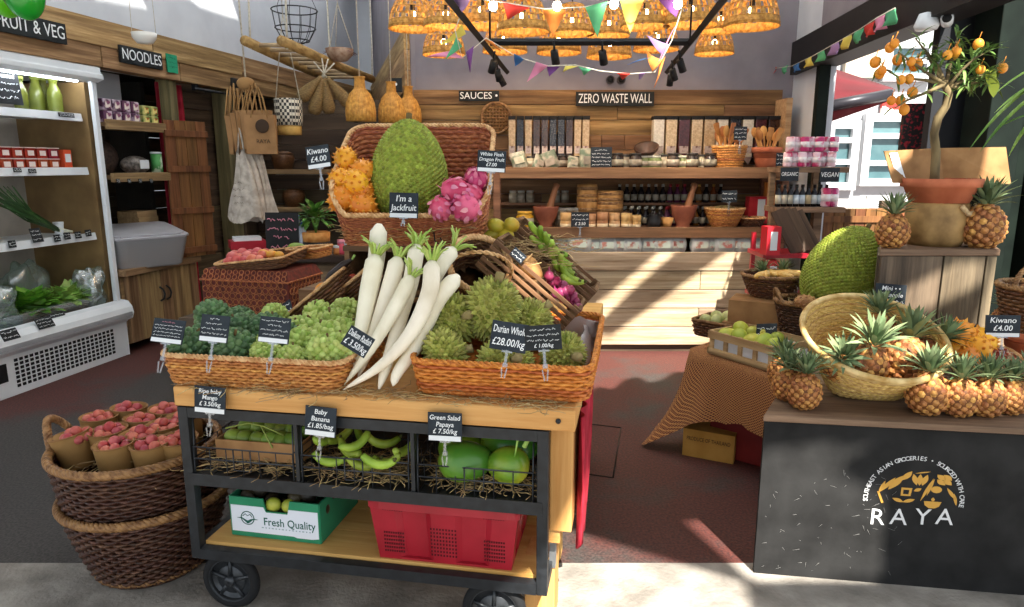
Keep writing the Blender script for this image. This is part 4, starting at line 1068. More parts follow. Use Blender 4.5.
o = thing('black_pot', 'small black clay pot on the lower shelf past the cups', 'pot', (bx(655, 5.57), 5.57, LOW)); m = MB(); m.lathe([(.045, 0), (.06, .02), (.062, .06), (.05, .085), (.055, .095), (.045, .09), (.03, .02)], 20); m.build('body', M('black_clay', '#1c1b1c', rough=.4), o)
m = MB(); m.lathe([(.056, .092), (.04, .11), (.01, .118), (.012, .13), (0, .132)], 18); m.build('lid', M('black_clay', '#1c1b1c'), o)
o = thing('clay_cup', 'small tan cup between the black pot and the reddish mortar', 'cup', (bx(668, 5.57), 5.57, LOW)); m = MB(); m.lathe([(.03, 0), (.05, .08), (.044, .08), (.02, .01)], 18); m.build('body', BAMS, o)
def wbowl(name, label, px, Y, z, r, h, mat, foot=.5, handle=False):
    o = thing(name, label, 'bowl', (bx(px, Y), Y, z))
    f = lambda u, t: ((r * (foot + (1 - foot) * t ** .8)) * math.cos(2 * pi * u), (r * (foot + (1 - foot) * t ** .8)) * math.sin(2 * pi * u), .004 + h * t)
    weave(f, max(6, int(h / .013)), 40, .003).build('woven_side', mat, o); braid(lambda u: f(u, 1), .007, 2, 24, 90).build('rim', WICKRIM, o); m = MB(); m.lathe([(r * foot, 0), (r * foot, .006), (0, .008)], 20); m.build('base', mat, o); return o
wbowl('wicker_bowl', 'wide flared wicker bowl on the lower shelf', 725, 5.6, LOW, .155, .15, WICK, .55)
wbowl('wicker_bowl', 'shallow brown bowl beside the wide flared one on the lower shelf', 752, 5.6, LOW, .11, .075, WICKB, .6)
m = MB(); m.ell((0, 0, 0), (.1, .1, .05), 14, 8); o = m.build('dried_fruit', M('dried_fruit', '#8a7a4a', '#4f4228', sc=40, rough=.8), loc=(bx(725, 5.6), 5.6, LOW + .13)); tag(o, 'dried produce heaped in the flared wicker bowl', 'dried produce', kind='stuff')
hsign(729, 202, 5.42, .12, .09, ['~', '~'], 'chalk card clipped over the wide wicker bowl', strip=False, clip=.1)
hsign(580, 227, 5.4, .14, .115, ['~', '~', '£ 2.50'], 'chalk price card hanging in front of the lower shelf below the cups', strip=False, clip=.1)
o = thing('red_carton', 'red and white carton at the end of the lower shelf', 'carton', (bx(757, 5.75), 5.75, LOW + .02))
m = MB(); m.box((0, 0, .11), (.16, .1, .22)); m.build('carton', M('red_carton', '#b3222b', '#c93a3f', sc=6, rough=.4), o); m = MB(); m.box((0.02, -.052, .11), (.06, .003, .18)); m.build('sticker', STRIP, o)
o = tag(MB().box((0, 0, 0), (.09, .03, .3)).build('orange_board', M('orange_pack', '#c06a22', '#d98a3c', sc=5, rough=.5), loc=(bx(771, 5.9), 5.95, 1.2)), 'tall orange pack leaning at the end of the lower shelf', 'packet')
# back row bottles on the riser
BK = {}
def sbottle(n, body, cap):
    b = thing('sauce_bottle', '', 'bottle')
    m = MB(); m.lathe([(.024, 0), (.026, .01), (.026, .085), (.012, .115), (.011, .135)], 10); m.build('body', body, b)
    m = MB(); m.lathe([(.013, .133), (.013, .155), (0, .155)], 10); m.build('cap', cap, b)
    m = MB(); m.lathe([(.0266, .02), (.0266, .07)], 10); m.build('sticker', LBL, b); return b
kb = [sbottle(0, M('soy_black', '#1c1517', rough=.2, rnd=.4), LIDW), sbottle(1, M('plum_purple', '#53253f', rough=.25, rnd=.4), M('cap_red', '#9c2a30', rough=.4)), sbottle(2, M('amber', '#7a4518', rough=.2, rnd=.4), LIDG)]
bu = [[], [], []]
for row in range(3):
    for i in range(15):
        px = 617 + i * 7.2; k = 0 if i < 7 else (1 if i < 10 else (2 if (i + row) % 2 else 0)); Y = 5.78 + row * .095; z = (LOW, LOW, 1.18)[row]
        place(kb[k], bu[k], loc=(bx(px, Y) + .01 * row, Y, z), rot=i, label='%s bottle in the %s of the crowded sauces on the lower shelf, %s' % (ORD[i], ('front row', 'middle row', 'raised back row')[row], ('black', 'purple', 'amber')[k]), group='sauce bottles at the back of the lower shelf')
J4 = jar(.1, .035, CRJ, LIDW, stick=LBL); j4 = []; 
for i, px in enumerate((513, 521, 530, 556, 565)):
    place(J4, j4, loc=(bx(px, 5.98), 5.98, 1.18), label=ORD[i] + ' pale jar on the raised ledge behind the brown mortar', group='pale jars on the raised ledge')
for i, px in enumerate((562, 570, 578)):
    place(J4, j4, loc=(bx(px, 5.72), 5.72, LOW), scale=1.5, label=ORD[i] + ' taller pale jar standing behind the first bamboo cups', group='pale jars behind the cups')
# white packs on the counter
pk = thing('white_pack', '', 'pack'); pu = []
rows = []
for i in range(6):
    t = i / 5; k = math.sin(pi * (.12 + .76 * t)); rows.append([(.078 * (.8 + .2 * k) * math.copysign(abs(math.cos(a * pi / 8)) ** .5, math.cos(a * pi / 8)), .05 * k * math.copysign(abs(math.sin(a * pi / 8)) ** .5, math.sin(a * pi / 8)), .115 * t) for a in range(16)])
m = MB(); m.grid(rows, closed=True); m.add(rows[-1], [tuple(range(16))]); m.build('wrapper', M('white_wrap', '#b9bbb6', '#d6d7d3', sc=10, rough=.35, rnd=.15), pk)
m = MB(); m.box((0, -.047, .055), (.09, .008, .05)); m.build('print', M('pack_print', '#c7d0c4', '#b97a6a', sc=22, rough=.5, lo=.5, hi=.62, rnd=.3), pk)
for i, (px, sc_) in enumerate([(550, .9), (562, .95), (580, 1.3), (597, .95), (609, 1), (622, 1.05), (634, 1), (652, 1.1), (665, 1.1), (678, 1.1), (703, 1.05), (716, 1), (727, 1.1), (738, 1.05), (748, 1), (765, 1.05)]):
    place(pk, pu, loc=(bx(px, 5.52 + .02 * (i % 2)), 5.53 + .02 * (i % 2), .806), rot=(R(-8), 0, RND.uniform(-.15, .15)), scale=sc_, label=ORD[i] + ' white printed pack in the row on the plank counter', group='white packs on the counter')
pk2 = thing('pink_pack', 'pink and white pack lying over the white packs near the counter end', 'pack', (bx(735, 5.55), 5.6, .925), .05)
m = MB(); m.ell((0, 0, 0.01), (.12, .05, .028), 14, 8); m.build('wrapper', M('pink_wrap', '#c2517c', '#e0d3d6', sc=12, rough=.35), pk2)

# small shelf of cans and bottles beside the opening
cs = thing('rustic_rack', 'small rough wooden rack of cans and bottles in front of the street window', 'rack', (0, 0, 0))
Yc = 5.1
xa, xb = bx(776, Yc), bx(838, Yc)
zA, zB = U(800, 167, Yc).z, U(800, 207, Yc).z
for z, e_ in ((zA, .0), (zB, 0)):
    m = MB(); m.box(((xa + xb) / 2 + .02, Yc + .1, z - .02), (xb - xa + .05, .26, .04)); m.build('shelf', W_GREYX, cs, bevel=.004)
for x in (xa + .03, xb - .1):
    m = MB(); m.box((x, Yc + .2, (zA + zB) / 2), (.04, .04, zA - zB)); m.build('post', W_GREYX, cs)
    m = MB(); m.box((x, Yc + .12, zB / 2), (.06, .06, zB)); m.build('leg', W_GREYX, cs)
can = thing('drink_can', '', 'can'); cu2 = []
m = MB(); m.lathe([(.026, 0), (.031, .008), (.031, .095), (.026, .105), (.024, .1), (0, .1)], 16); m.build('body', M('can_pink', '#e3c3cf', '#c23a6e', sc=9, rough=.3, rnd=.2, lo=.46, hi=.54), can)
m = MB(); m.lathe([(.0315, .03), (.0315, .07)], 16); m.build('sticker', M('can_white', '#ece6e8', '#d98aa6', sc=20, rough=.4, lo=.5, hi=.6), can)
for lay in range(2):
    for i in range(7):
        place(can, cu2, loc=(bx(784 + i * 7.2 + 1.5 * lay, Yc), Yc + .03 * (i % 2), zA + .002 + .107 * lay), rot=i * 1.3, label='%s pink drink can in the %s layer on top of the rough rack' % (ORD[i], ('lower', 'upper')[lay]), group='pink cans on the rack')
bt = thing('small_bottle', '', 'bottle'); b2 = []
m = MB(); m.lathe([(.02, 0), (.021, .1), (.01, .125), (.01, .14)], 12); m.build('body', M('dark_glass', '#1a1a20', rough=.15), bt); m = MB(); m.lathe([(.0218, .02), (.0218, .085)], 12); m.build('sticker', M('bottle_label', '#b9c7cf', '#c9b78a', sc=3, rough=.5, rnd=.5), bt); m = MB(); m.lathe([(.012, .138), (.012, .16), (0, .16)], 10); m.build('cap', BLACK, bt)
for i in range(9):
    place(bt, b2, loc=(bx(779 + i * 6, Yc), Yc + .03, zB + .002), rot=i, label=ORD[i] + ' small dark labelled bottle on the lower board of the rough rack', group='bottles on the rack')
for i in range(2):
    place(can, cu2, loc=(bx(826 + i * 7, Yc), Yc + .02, zB + .002), scale=1.3, rot=2.0 * i, label=('first', 'second')[i] + ' larger red and white can beside the small bottles', group='larger cans on the rack')
hsign(789, 181, Yc - .08, .13, .095, ['ORGANIC'], 'ORGANIC chalk card on the rack edge', strip=False, clip=0, th=.34)
hsign(829, 182, Yc - .08, .14, .1, ['VEGAN'], 'VEGAN chalk card with white dots on the rack edge', strip=False, clip=0, th=.4)
# red rack and dark folded chairs behind the far fruit
o = thing('red_rack', 'red metal rack holding boards behind the jackfruit', 'rack', (bx(785, 4.9), 4.9, 0))
m = MB()
for x in (-.1, .33): m.box((x, 0, .5), (.03, .03, 1.0)); m.box((x, .3, .5), (.03, .03, 1.0))
m.build('leg', RED, o)
for z in (.55, .86):
    m = MB(); m.box((.115, .15, z), (.5, .34, .03)); m.build('shelf', RED, o)
for i, (x, z) in enumerate([(-.05, .95), (-.04, .71)]):
    q = thing('red_box', ('upper', 'lower')[i] + ' red and white box at the end of the red rack', 'box', (bx(785, 4.9) + x - .05, 4.86, z - .076), .1)
    m = MB(); m.box((0, 0, .1), (.1, .1, .2)); m.build('carton', M('redbox', '#c22430', rough=.4), q); m = MB(); m.box((0, -.052, .1), (.05, .003, .13)); m.build('sticker', STRIP, q)
for i in range(4):
    q = tag(MB().box((0, 0, .17), (.1, .02, .34)).build('dark_board', W_DARKV, loc=(bx(800 + 7 * i, 4.95), 4.92 + .02 * i, .88), rot=(R(-18), R(-24), 0), bevel=.003), ORD[i] + ' dark board leaning in the red rack', 'board', 'dark boards on the red rack')

# ================================================================ bamboo lampshades
def lampshade():
    o = thing('bamboo_lamp', '', 'lamp')
    prof = [(.055, .27), (.1, .255), (.145, .215), (.172, .165), (.19, .11), (.2, .06), (.206, .02), (.208, 0)]
    n = 36
    vs = [(r * math.cos(2 * pi * j / n), r * math.sin(2 * pi * j / n), z) for r, z in prof for j in range(n)]
    fs = []
    for i in range(len(prof) - 1):
        for j in range(n):
            if i <= 4 and (j + i) % 2 == 0 and i >= 1: continue
            if i in (1, 3) and j % 4 == 0: continue
            j2 = (j + 1) % n; fs.append((i * n + j, i * n + j2, (i + 1) * n + j2, (i + 1) * n + j))
    m = MB(); m.add(vs, fs, 0, True); s_ = m.build('shade', BAMBL, o); q = s_.modifiers.new('t', 'SOLIDIFY'); q.thickness = .004
    m = MB()
    for r, z in prof[1:]: m.tube([((r + .003) * math.cos(2 * pi * j / n), (r + .003) * math.sin(2 * pi * j / n), z) for j in range(n)], .0045, 4, closed=True)
    for j in range(n): m.tube([((r + .002) * math.cos(2 * pi * j / n), (r + .002) * math.sin(2 * pi * j / n), z) for r, z in prof], .003, 3)
    m.build('lattice', BAMBL, o)
    m = MB(); m.ell((0, 0, .12), (.027, .027, .034), 12, 8); m.build('bulb', emitm('warm_bulb', '#ffd79a', 14), o)
    m = MB(); m.lathe([(.02, .15), (.02, .2), (.01, .21)], 10); m.tube([(0, 0, .2), (0, 0, 2.0)], .004, 5); m.build('cord', BLACK, o)
    return o
L0 = lampshade(); lu = []
# px of the rim centre, py of the rim, half-width px
shades = [(413, 29, 24), (446, 27, 22), (482, 26, 26), (523, 32, 26), (444, 55, 21), (505, 52, 22), (559, 53, 22), (609, 57, 22), (656, 50, 22), (645, 27, 24), (690, 25, 26), (751, 27, 27), (720, 31, 20), (714, 54, 19), (572, 34, 22), (608, 36, 21)]
nm = ['at the wall end', 'second from the wall', 'over the rail corner', 'behind the red pennant', 'low behind the rail corner', 'low behind the first rail spotlight', 'low over the middle of the rail', 'low beside the yellow pennant', 'low behind the far rail corner', 'beside the yellow pennant', 'over the far rail arm', 'nearest the street opening', 'behind the far rail arm', 'lowest near the street opening', 'high between the orange and green pennants', 'high between the green and yellow pennants']
for i, (px, py, hw) in enumerate(shades):
    Yl = [4.9, 4.55, 4.8, 4.6, 5.7, 5.7, 5.75, 5.7, 5.75, 4.7, 4.6, 4.85, 5.2, 5.7, 5.2, 5.25][i]; p = U(px, py, Yl)
    o = place(L0, lu, loc=p, scale=hw * PX(Yl, p.z) / .208, label='woven bamboo dome lamp ' + nm[i], group='bamboo dome lamps')
    li = bpy.data.lights.new('lamp_light', 'POINT'); li.energy = LAMPE; li.color = (1, .72, .4); li.shadow_soft_size = .04
    lo_ = bpy.data.objects.new('lamp_light', li); C.objects.link(lo_); lo_.parent = o; lo_.location = (0, 0, .07)

# track rail with spotlights
Yt = 4.1
ta, tb = U(492, 42, 4.3), U(690, 42, 4.3)
tc_, td = U(444, -6, 3.3), U(728, -6, 3.3); zt = ta.z
for q in (tb, tc_, td): q.z = zt
def onray(px, py, z):
    return G(px, py, z)
tc_ = G(444, -6, zt); td = G(728, -6, zt); ta = G(490, 42, zt); tb = G(690, 42, zt); te = G(507, 72, zt); tf = G(667, 72, zt)
trk = thing('track_rail', 'black lighting track hung in a U below the roof', 'lighting track', (0, 0, 0))
for a, b in ((tc_, te), (td, tf), (ta, tb)):
    m = MB(); m.tube([a, b], .021, 4, smooth=False); m.build('rail', BLACK, trk)
for a in (ta, tb): m = MB(); m.tube([a, a + V((0, 0, 1.6))], .006, 5); m.build('cord', BLACK, trk)
sp = thing('spotlight', '', 'spotlight'); su = []
m = MB(); m.lathe([(.0, .12), (.034, .12), (.036, .0), (.031, .0), (.028, .02)], 16); m.build('body', BLACK, sp)
m = MB(); m.lathe([(.028, .012), (0, .013)], 14); m.build('lens', emitm('spot_lens', '#fff0d2', 3), sp)
m = MB(); m.tube([(0, 0, .11), (0, .03, .15), (0, .03, .2)], .01, 6); m.build('bracket', BLACK, sp)
for i, (t0_, t1_, k, aim) in enumerate([(tc_, te, .62, (-.5, 5.5, 1.2)), (tc_, te, .8, (.1, 5.6, 1.2)), (tc_, te, .92, (.5, 5.8, 1.2)), (ta, tb, .33, (.7, 5.8, 1.2)), (ta, tb, .57, (1.1, 5.8, 1.2)), (td, tf, .6, (1.9, 5.5, 1.1)), (td, tf, .78, (1.6, 5.6, 1.2)), (td, tf, .92, (1.2, 5.6, 1.2))]):
    p = t0_.lerp(t1_, k) + V((0, -.02, -.125))
    d_ = (V(aim) - p); q = d_.to_track_quat('-Z', 'Y').to_euler()
    o = place(sp, su, loc=p, rot=(R(25) + q.x * .25, 0, q.z), scale=.68, label=ORD[i] + ' black cylinder spotlight along the lighting track', group='spotlights on the track')
    li = bpy.data.lights.new('spot_light', 'SPOT'); li.energy = SPOTE; li.color = (1, .84, .64); li.spot_size = R(58); li.spot_blend = .7; li.shadow_soft_size = .03
    lo_ = bpy.data.objects.new('spot_light', li); C.objects.link(lo_); lo_.location = p + d_.normalized() * .03; lo_.rotation_euler = d_.to_track_quat('-Z', 'Y').to_euler()
# festoon bulbs and bunting
def cord_thing(name, label, cat, pts, r=.004, mat=None):
    o = thing(name, label, cat, (0, 0, 0)); m = MB(); m.tube(pts, r, 5); m.build('cord', mat or BLACK, o); return o
Yb = 3.3
fp = [U(455, -14, Yb), U(493, 6, Yb), U(557, 6, Yb), U(614, 4, Yb), U(678, 4, Yb), U(715, -14, Yb)]
fo = cord_thing('festoon_lights', 'string of bare round bulbs across the front of the lamps', 'string lights', [q + V((0, 0, .035)) for q in fp])
for q in fp[1:-1]:
    m = MB(); m.ell(q, (.02, .02, .022), 12, 8); m.build('bulb', emitm('white_bulb', '#fff1d8', 18), fo); m = MB(); m.lathe([(.012, .015), (.012, .045), (0, .047)], 8, c=q); m.build('holder', BLACK, fo)
PCOL = dict(red='#c8392f', orange='#d9813a', green='#58a878', yellow='#d6c55c', pink='#d98aa8', purple='#6d3f7d', blue='#3c6ea8', lilac='#9b7fb0')
CL = {k: M('pennant_' + k, v, rough=.85, sss=0) for k, v in PCOL.items()}
def pennant(parent, a, b, tip, col, wave=.02, seed=0):
    rr = random.Random(seed); m = MB(); a, b, tip = V(a), V(b), V(tip); rows = []
    for i in range(7):
        t = i / 6
        off = V((0, wave * math.sin(t * 4 + seed), 0))
        rows.append([a.lerp(tip, t) + off, (a.lerp(b, .5)).lerp(tip, t) + off + V((0, wave * .6 * math.sin(seed + t * 3), 0)), b.lerp(tip, t) + off])
    m.grid(rows); o = m.build('pennant', CL[col], parent); s_ = o.modifiers.new('t', 'SOLIDIFY'); s_.thickness = .0015; o['label'] = col + ' cloth pennant'
bn = cord_thing('bunting', 'upper bunting of large red, orange, green and yellow pennants', 'bunting', [U(x, y, Yb + .05) for x, y in ((440, -8), (500, 2), (545, 9), (585, 7), (620, 0), (650, -4), (690, -20))], .003, ROPE)
for a, b, t, c_ in (((502, 1), (530, 8), (508, 19), 'red'), ((543, 10), (566, 10), (553, 37), 'orange'), ((585, 8), (607, 2), (598, 37), 'green'), ((620, 0), (645, -3), (630, 34), 'yellow'), ((450, -6), (472, -2), (462, 12), 'lilac'), ((655, -5), (690, -20), (676, 18), 'purple')):
    pennant(bn, U(*a, Yb + .05), U(*b, Yb + .05), U(*t, Yb + .08), c_, .015, len(c_))
lw = [(462, 12), (455, 30), (462, 58), (486, 38), (517, 57), (548, 66), (575, 65), (600, 71), (630, 74), (655, 72), (672, 40), (682, 8)]
bn2 = cord_thing('bunting', 'lower sagging bunting of small tattered coloured pennants', 'bunting', [U(x, y, 3.7) for x, y in lw], .003, ROPE)
for i, (a, b, t, c_) in enumerate((((462, 24), (466, 34), (440, 46), 'yellow'), ((456, 36), (462, 46), (446, 60), 'green'), ((452, 50), (464, 58), (428, 57), 'pink'), ((466, 52), (474, 46), (470, 72), 'purple'), ((484, 40), (492, 42), (503, 52), 'orange'), ((514, 54), (524, 60), (515, 66), 'blue'), ((536, 62), (548, 66), (527, 82), 'pink'), ((547, 66), (560, 66), (549, 77), 'purple'), ((566, 64), (578, 66), (563, 72), 'yellow'), ((578, 66), (592, 69), (584, 75), 'green'), ((616, 73), (630, 74), (623, 79), 'red'), ((638, 74), (645, 73), (640, 80), 'lilac'), ((652, 72), (662, 60), (647, 52), 'orange'), ((664, 56), (670, 44), (646, 36), 'lilac'), ((668, 40), (676, 26), (656, 66), 'pink'), ((660, 64), (666, 56), (654, 88), 'orange'), ((640, 60), (650, 58), (628, 64), 'blue'))):
    pennant(bn2, U(*a, 3.7), U(*b, 3.7), U(*t, 3.72), c_, .02, i)
fl = [(790, 69), (812, 66), (835, 56), (862, 42), (885, 30), (905, 18), (925, 8)]
def wallpt(px, py):
    d = ray(px, py); t = (2.40 - .087 * 6.1) / (d.x - .087 * d.y); return V((d.x * t - .16, d.y * t, HCAM + d.z * t))
pf = cord_thing('prayer_flags', 'string of small coloured cloth flags along the black beam over the street opening', 'bunting', [wallpt(*q) for q in fl], .003, ROPE)
for i, c_ in enumerate(('red', 'green', 'blue', 'yellow', 'green', 'lilac', 'yellow', 'green', 'red', 'pink', 'green')):
    t = i / 11; k = t * (len(fl) - 1); j = int(k); q = [fl[j][0] + (fl[j + 1][0] - fl[j][0]) * (k - j), fl[j][1] + (fl[j + 1][1] - fl[j][1]) * (k - j)]
    sz = 6 + 8 * t
    a, b = wallpt(*q), wallpt(q[0] + sz * .9, q[1] - sz * .38); m = MB(); dz = V((0, 0, -PX(a.y) * sz * .95))
    rows = [[a.lerp(b, u / 5) + dz * v_ / 4 + V((-.02 * math.sin(u + v_ * .8 + i) * v_ / 4, 0, 0)) for u in range(6)] for v_ in range(5)]
    m.grid(rows); o = m.build('pennant', CL[c_], pf); s_ = o.modifiers.new('t', 'SOLIDIFY'); s_.thickness = .0015; o['label'] = c_ + ' cloth flag'
# ================================================================ pine table and black trolley
TA = V((-1.095, 2.127, 0)); TANG = R(-10.2); ZT = .80
TU = V((math.cos(TANG), math.sin(TANG), 0)); TV = V((-math.sin(TANG), math.cos(TANG), 0))
def T(u, v, z): return TA + TU * u + TV * v + V((0, 0, z))
def TP(px, py, v):
    d = ray(px, py); t = (TA.dot(TV) + v) / d.dot(TV)
    return V((d.x * t, d.y * t, HCAM + d.z * t))
o = thing('pine_table', 'thick pine display table behind the black trolley', 'table', TA, TANG)
m = MB(); m.box((.65, .16, ZT - .034), (1.30, .32, .066)); m.box((.65, .485, ZT - .034), (1.30, .32, .066)); m.box((.65, .81, ZT - .034), (1.30, .32, .066)); m.box((.65, 1.135, ZT - .034), (1.30, .32, .066)); m.box((.65, 1.46, ZT - .034), (1.3, .32, .066)); m.build('tabletop', W_TABLE, o, bevel=.006)
m = MB(); m.box((1.252, .36, .55), (.07, .56, .365)); m.build('side_panel', W_TABLEV, o, bevel=.004)
m = MB(); m.box((1.225, .34, .345), (.05, .5, .05)); m.build('rail', W_TABLE, o, bevel=.003)
m = MB(); m.box((1.18, .2, .12), (.1, .12, .24)); m.box((1.18, .55, .36), (.06, .08, .72)); m.build('leg', W_TABLEV, o, bevel=.004)
m = MB(); m.box((.1, .85, .366), (.08, .08, .732)); m.build('leg', W_TABLEV, o, bevel=.004)
m = MB(); m.box((.1, 1.5, .366), (.08, .08, .732)); m.build('leg', W_TABLEV, o, bevel=.004)
m = MB(); m.box((1.2, 1.5, .366), (.08, .08, .732)); m.build('leg', W_TABLEV, o, bevel=.004)
m = MB(); m.box((1.222, .15, .27), (.02, .03, .13)); m.build('bracket', M('galvanised', '#a9adb0', rough=.35, metal=.8), o)
m = MB(); m.lathe([(.008, 0), (.008, .004), (0, .005)], 10, M=Matrix.Translation((1.25, -.0005, ZT - .034)) @ Matrix.Rotation(R(90), 4, 'X')); m.build('bolt', BLACKM, o)
# red cloth hanging at the far end of the table
m = MB(); rows = []
for i in range(12):
    z = .735 - i * .039; k = 1 - .5 * max(0, (i - 5) / 6)
    rows.append([(1.306 + .01 * math.sin(x * 1.1 + .2 * i), .12 + (x / 24) * .42 * k, z - (.03 * math.sin(x * .5) if i == 11 else 0)) for x in range(25)])
m.grid(rows); o = m.build('red_cloth', REDCLOTH, loc=TA, rot=(0, 0, TANG)); q = o.modifiers.new('t', 'SOLIDIFY'); q.thickness = .004; tag(o, 'bright red cloth hanging down the end of the pine table', 'cloth')

tr = thing('black_trolley', 'black steel trolley on spoked wheels tucked under the pine table', 'trolley', TA, TANG)
U0, U1, D0, D1 = .025, 1.205, -.0, .5
for x in (U0, U1):
    for y in (D0 + .018, D1):
        m = MB(); m.box((x, y, .46), (.034, .034, .54)); m.build('post', BLACKM, tr, bevel=.002)
uc, ul = (U0 + U1) / 2, U1 - U0 - .034
m = MB(); m.box((uc, D0 + .018, .712), (ul, .03, .034)); m.box((uc, D1, .712), (ul, .03, .034)); m.build('top_rail', BLACKM, tr)
m = MB(); m.box((uc, .26, .487), (ul, .5, .012)); m.box((uc, D0 + .005, .481), (ul + .034, .012, .042)); m.build('middle_shelf', BLACKM, tr)
m = MB(); m.box((uc, D0 + .012, .212), (ul, .034, .036)); m.box((uc, D1, .212), (ul, .034, .036))
for x in (U0, U1): m.box((x, .26, .212), (.034, .45, .036))
m.build('bottom_frame', BLACKM, tr)
m = MB(); 
for k in range(3): m.box((uc, .11 + .152 * k, .231), (ul, .15, .016))
m.build('bottom_deck', W_TABLE, tr)
for x in (.415, .80):
    m = MB(); m.box((x, .02, .6), (.012, .03, .22)); m.build('divider', BLACKM, tr)
WIREM = M('wire_grey', '#3a3c40', rough=.4, metal=.7); RUB = M('rubber', '#191a1c', rough=.8); HUBM = M('wheel_steel', '#303336', '#484b4f', sc=20, rough=.4, metal=.5)
def wheel(x, y):
    w_ = thing('wheel', None, None); w_.parent = tr; w_.location = (x, y, .105)
    Mx = Matrix.Rotation(R(90), 4, 'X')
    m = MB(); m.tube([(.088 * math.cos(k * pi / 18), 0, .088 * math.sin(k * pi / 18)) for k in range(36)], .017, 10, closed=True); m.build('tyre', RUB, w_)
    m = MB(); m.lathe([(.075, -.012), (.078, -.014), (.078, .014), (.075, .012), (.073, 0)], 32, M=Mx)
    for k in range(5):
        a = k * 2 * pi / 5 + .3; m.tube([(.015 * math.cos(a), -.006, .015 * math.sin(a)), (.074 * math.cos(a), -.002, .074 * math.sin(a))], [.008, .006], 6)
    m.lathe([(.05, -.003), (.052, .0), (.05, .003)], 28, M=Mx)
    m.build('spokes', HUBM, w_); m = MB(); m.lathe([(0, -.02), (.016, -.02), (.018, .02), (0, .02)], 14, M=Mx); m.build('hub', HUBM, w_)
for x, y in ((.13, .03), (1.05, .03), (.13, .46), (1.05, .46)):
    wheel(x, y)
    m = MB(); m.box((x + .02, y + .04, .15), (.03, .02, .1)); m.tube([(x, y - .02, .105), (x, y + .05, .105)], .006, 6); m.build('fork', BLACKM, tr)

def straw_mb(n, w, d, h, L_=.08, seed=1, drape=0):
    r = random.Random(seed); m = MB()
    for i in range(n):
        x, y, z = r.uniform(-w / 2, w / 2), r.uniform(-d / 2, d / 2), r.uniform(0, h); a = r.uniform(0, 6.28); l = L_ * r.uniform(.5, 1.2)
        p = [V((x, y, z))]
        for k in range(3):
            a += r.uniform(-.7, .7); p.append(p[-1] + V((math.cos(a) * l / 3, math.sin(a) * l / 3, r.uniform(-.35, .35) * l / 3)))
        for q in p: q.z = max(q.z, .002) if not drape else q.z
        m.tube(p, .0011, 4)
    return m
def straw(name, label, loc, rot, n, w, d, h, L_=.08, seed=1):
    o = straw_mb(n, w, d, h, L_, seed).build(name, STRAWM, loc=loc, rot=(0, 0, rot) if not isinstance(rot, tuple) else rot); return tag(o, label, 'straw', kind='stuff')
# three wire baskets on the middle shelf
def wire_bin(u0, u1, label):
    o = thing('wire_basket', label, 'basket', T((u0 + u1) / 2, .14, .494), TANG)
    w, d, h = u1 - u0, .27, .12; m = MB()
    def loop(z, k=1): return [(-w / 2 * k, -d / 2 * k, z), (w / 2 * k, -d / 2 * k, z), (w / 2 * k, d / 2 * k, z), (-w / 2 * k, d / 2 * k, z)]
    for z in (.003, .06, .1): m.tube(loop(z), .0028, 5, closed=True)
    for i in range(7):
        x = -w / 2 + w * i / 6; m.tube([(x, d / 2, .1), (x, d / 2, .003), (x, -d / 2, .003), (x, -d / 2, .1)], .002, 4)
    for i in range(5):
        y = -d / 2 + d * i / 4; m.tube([(-w / 2, y, .1), (-w / 2, y, .003), (w / 2, y, .003), (w / 2, y, .1)], .002, 4)
    for s_ in (-1, 1): m.tube([(s_ * w / 2, -d / 2, .0), (s_ * w / 2, -d / 2 + .01, .19), (s_ * w / 2, d / 2, .19)], .003, 5)
    m.tube([(-.03, -d / 2 - .004, .1), (-.03, -d / 2 - .004, .03), (.03, -d / 2 - .004, .03), (.03, -d / 2 - .004, .1)], .0025, 5)
    m.build('wire_frame', WIREM, o)
    return o
bins = [(.05, .40), (.43, .785), (.815, 1.175)]
for (a, b), l in zip(bins, ('wire basket of small mangoes at the wheel-basket end of the trolley', 'middle wire basket of green bananas on the trolley', 'wire basket of green papayas at the pine leg end of the trolley')): wire_bin(a, b, l)
for i, (a, b) in enumerate(bins):
    straw('straw', 'dry straw under the ' + ('box of mangoes', 'green bananas', 'green papayas')[i] + ' on the trolley', T((a + b) / 2, .13, .5), TANG, 340, b - a - .04, .2, .045, .08, 20 + i)
o = thing('fruit_box', 'open brown cardboard box of small mangoes in the trolley wire basket', 'box', T(.24, .16, .535), TANG)
m = MB()
for c_, s_ in (((0, -.09, .03), (.3, .006, .065)), ((0, .09, .03), (.3, .006, .065)), ((-.15, 0, .03), (.006, .18, .065)), ((.15, 0, .03), (.006, .18, .065)), ((0, 0, 0), (.3, .18, .006))): m.box(c_, s_)
m.build('carton', CARD, o)
def egg(r3, mat, name, cat, k=.12, stemmat=None):
    o = thing(name, '', cat); m = MB(); m.ell((0, 0, 0), r3, 18, 12, fn=lambda p: V((p.x, p.y * (1 - k * p.x / r3[0]), p.z * (1 - k * p.x / r3[0])))); m.build('body', mat, o)
    m = MB(); m.tube([(r3[0] * .97, 0, 0), (r3[0] * 1.12, .002, .004)], [.005, .003], 6); m.build('stem', stemmat or M('dry_stem', '#6b5634', rough=.9), o); return o
MG = egg((.038, .03, .028), M('green_mango', '#5c7a2a', '#9bb04a', sc=9, rough=.35, rnd=.4), 'mango', 'fruit'); mu = []
for i in range(12):
    place(MG, mu, loc=T(.13 + .042 * (i % 6) + .01 * (i // 6), .12 + .07 * (i // 6), .585 + .012 * (i // 6)), rot=(.2 * i, .3, i * 1.1), label='%s small green mango in the %s row of the cardboard box' % (ORD[i % 6], ('front', 'back')[i // 6]), group='small mangoes on the trolley')
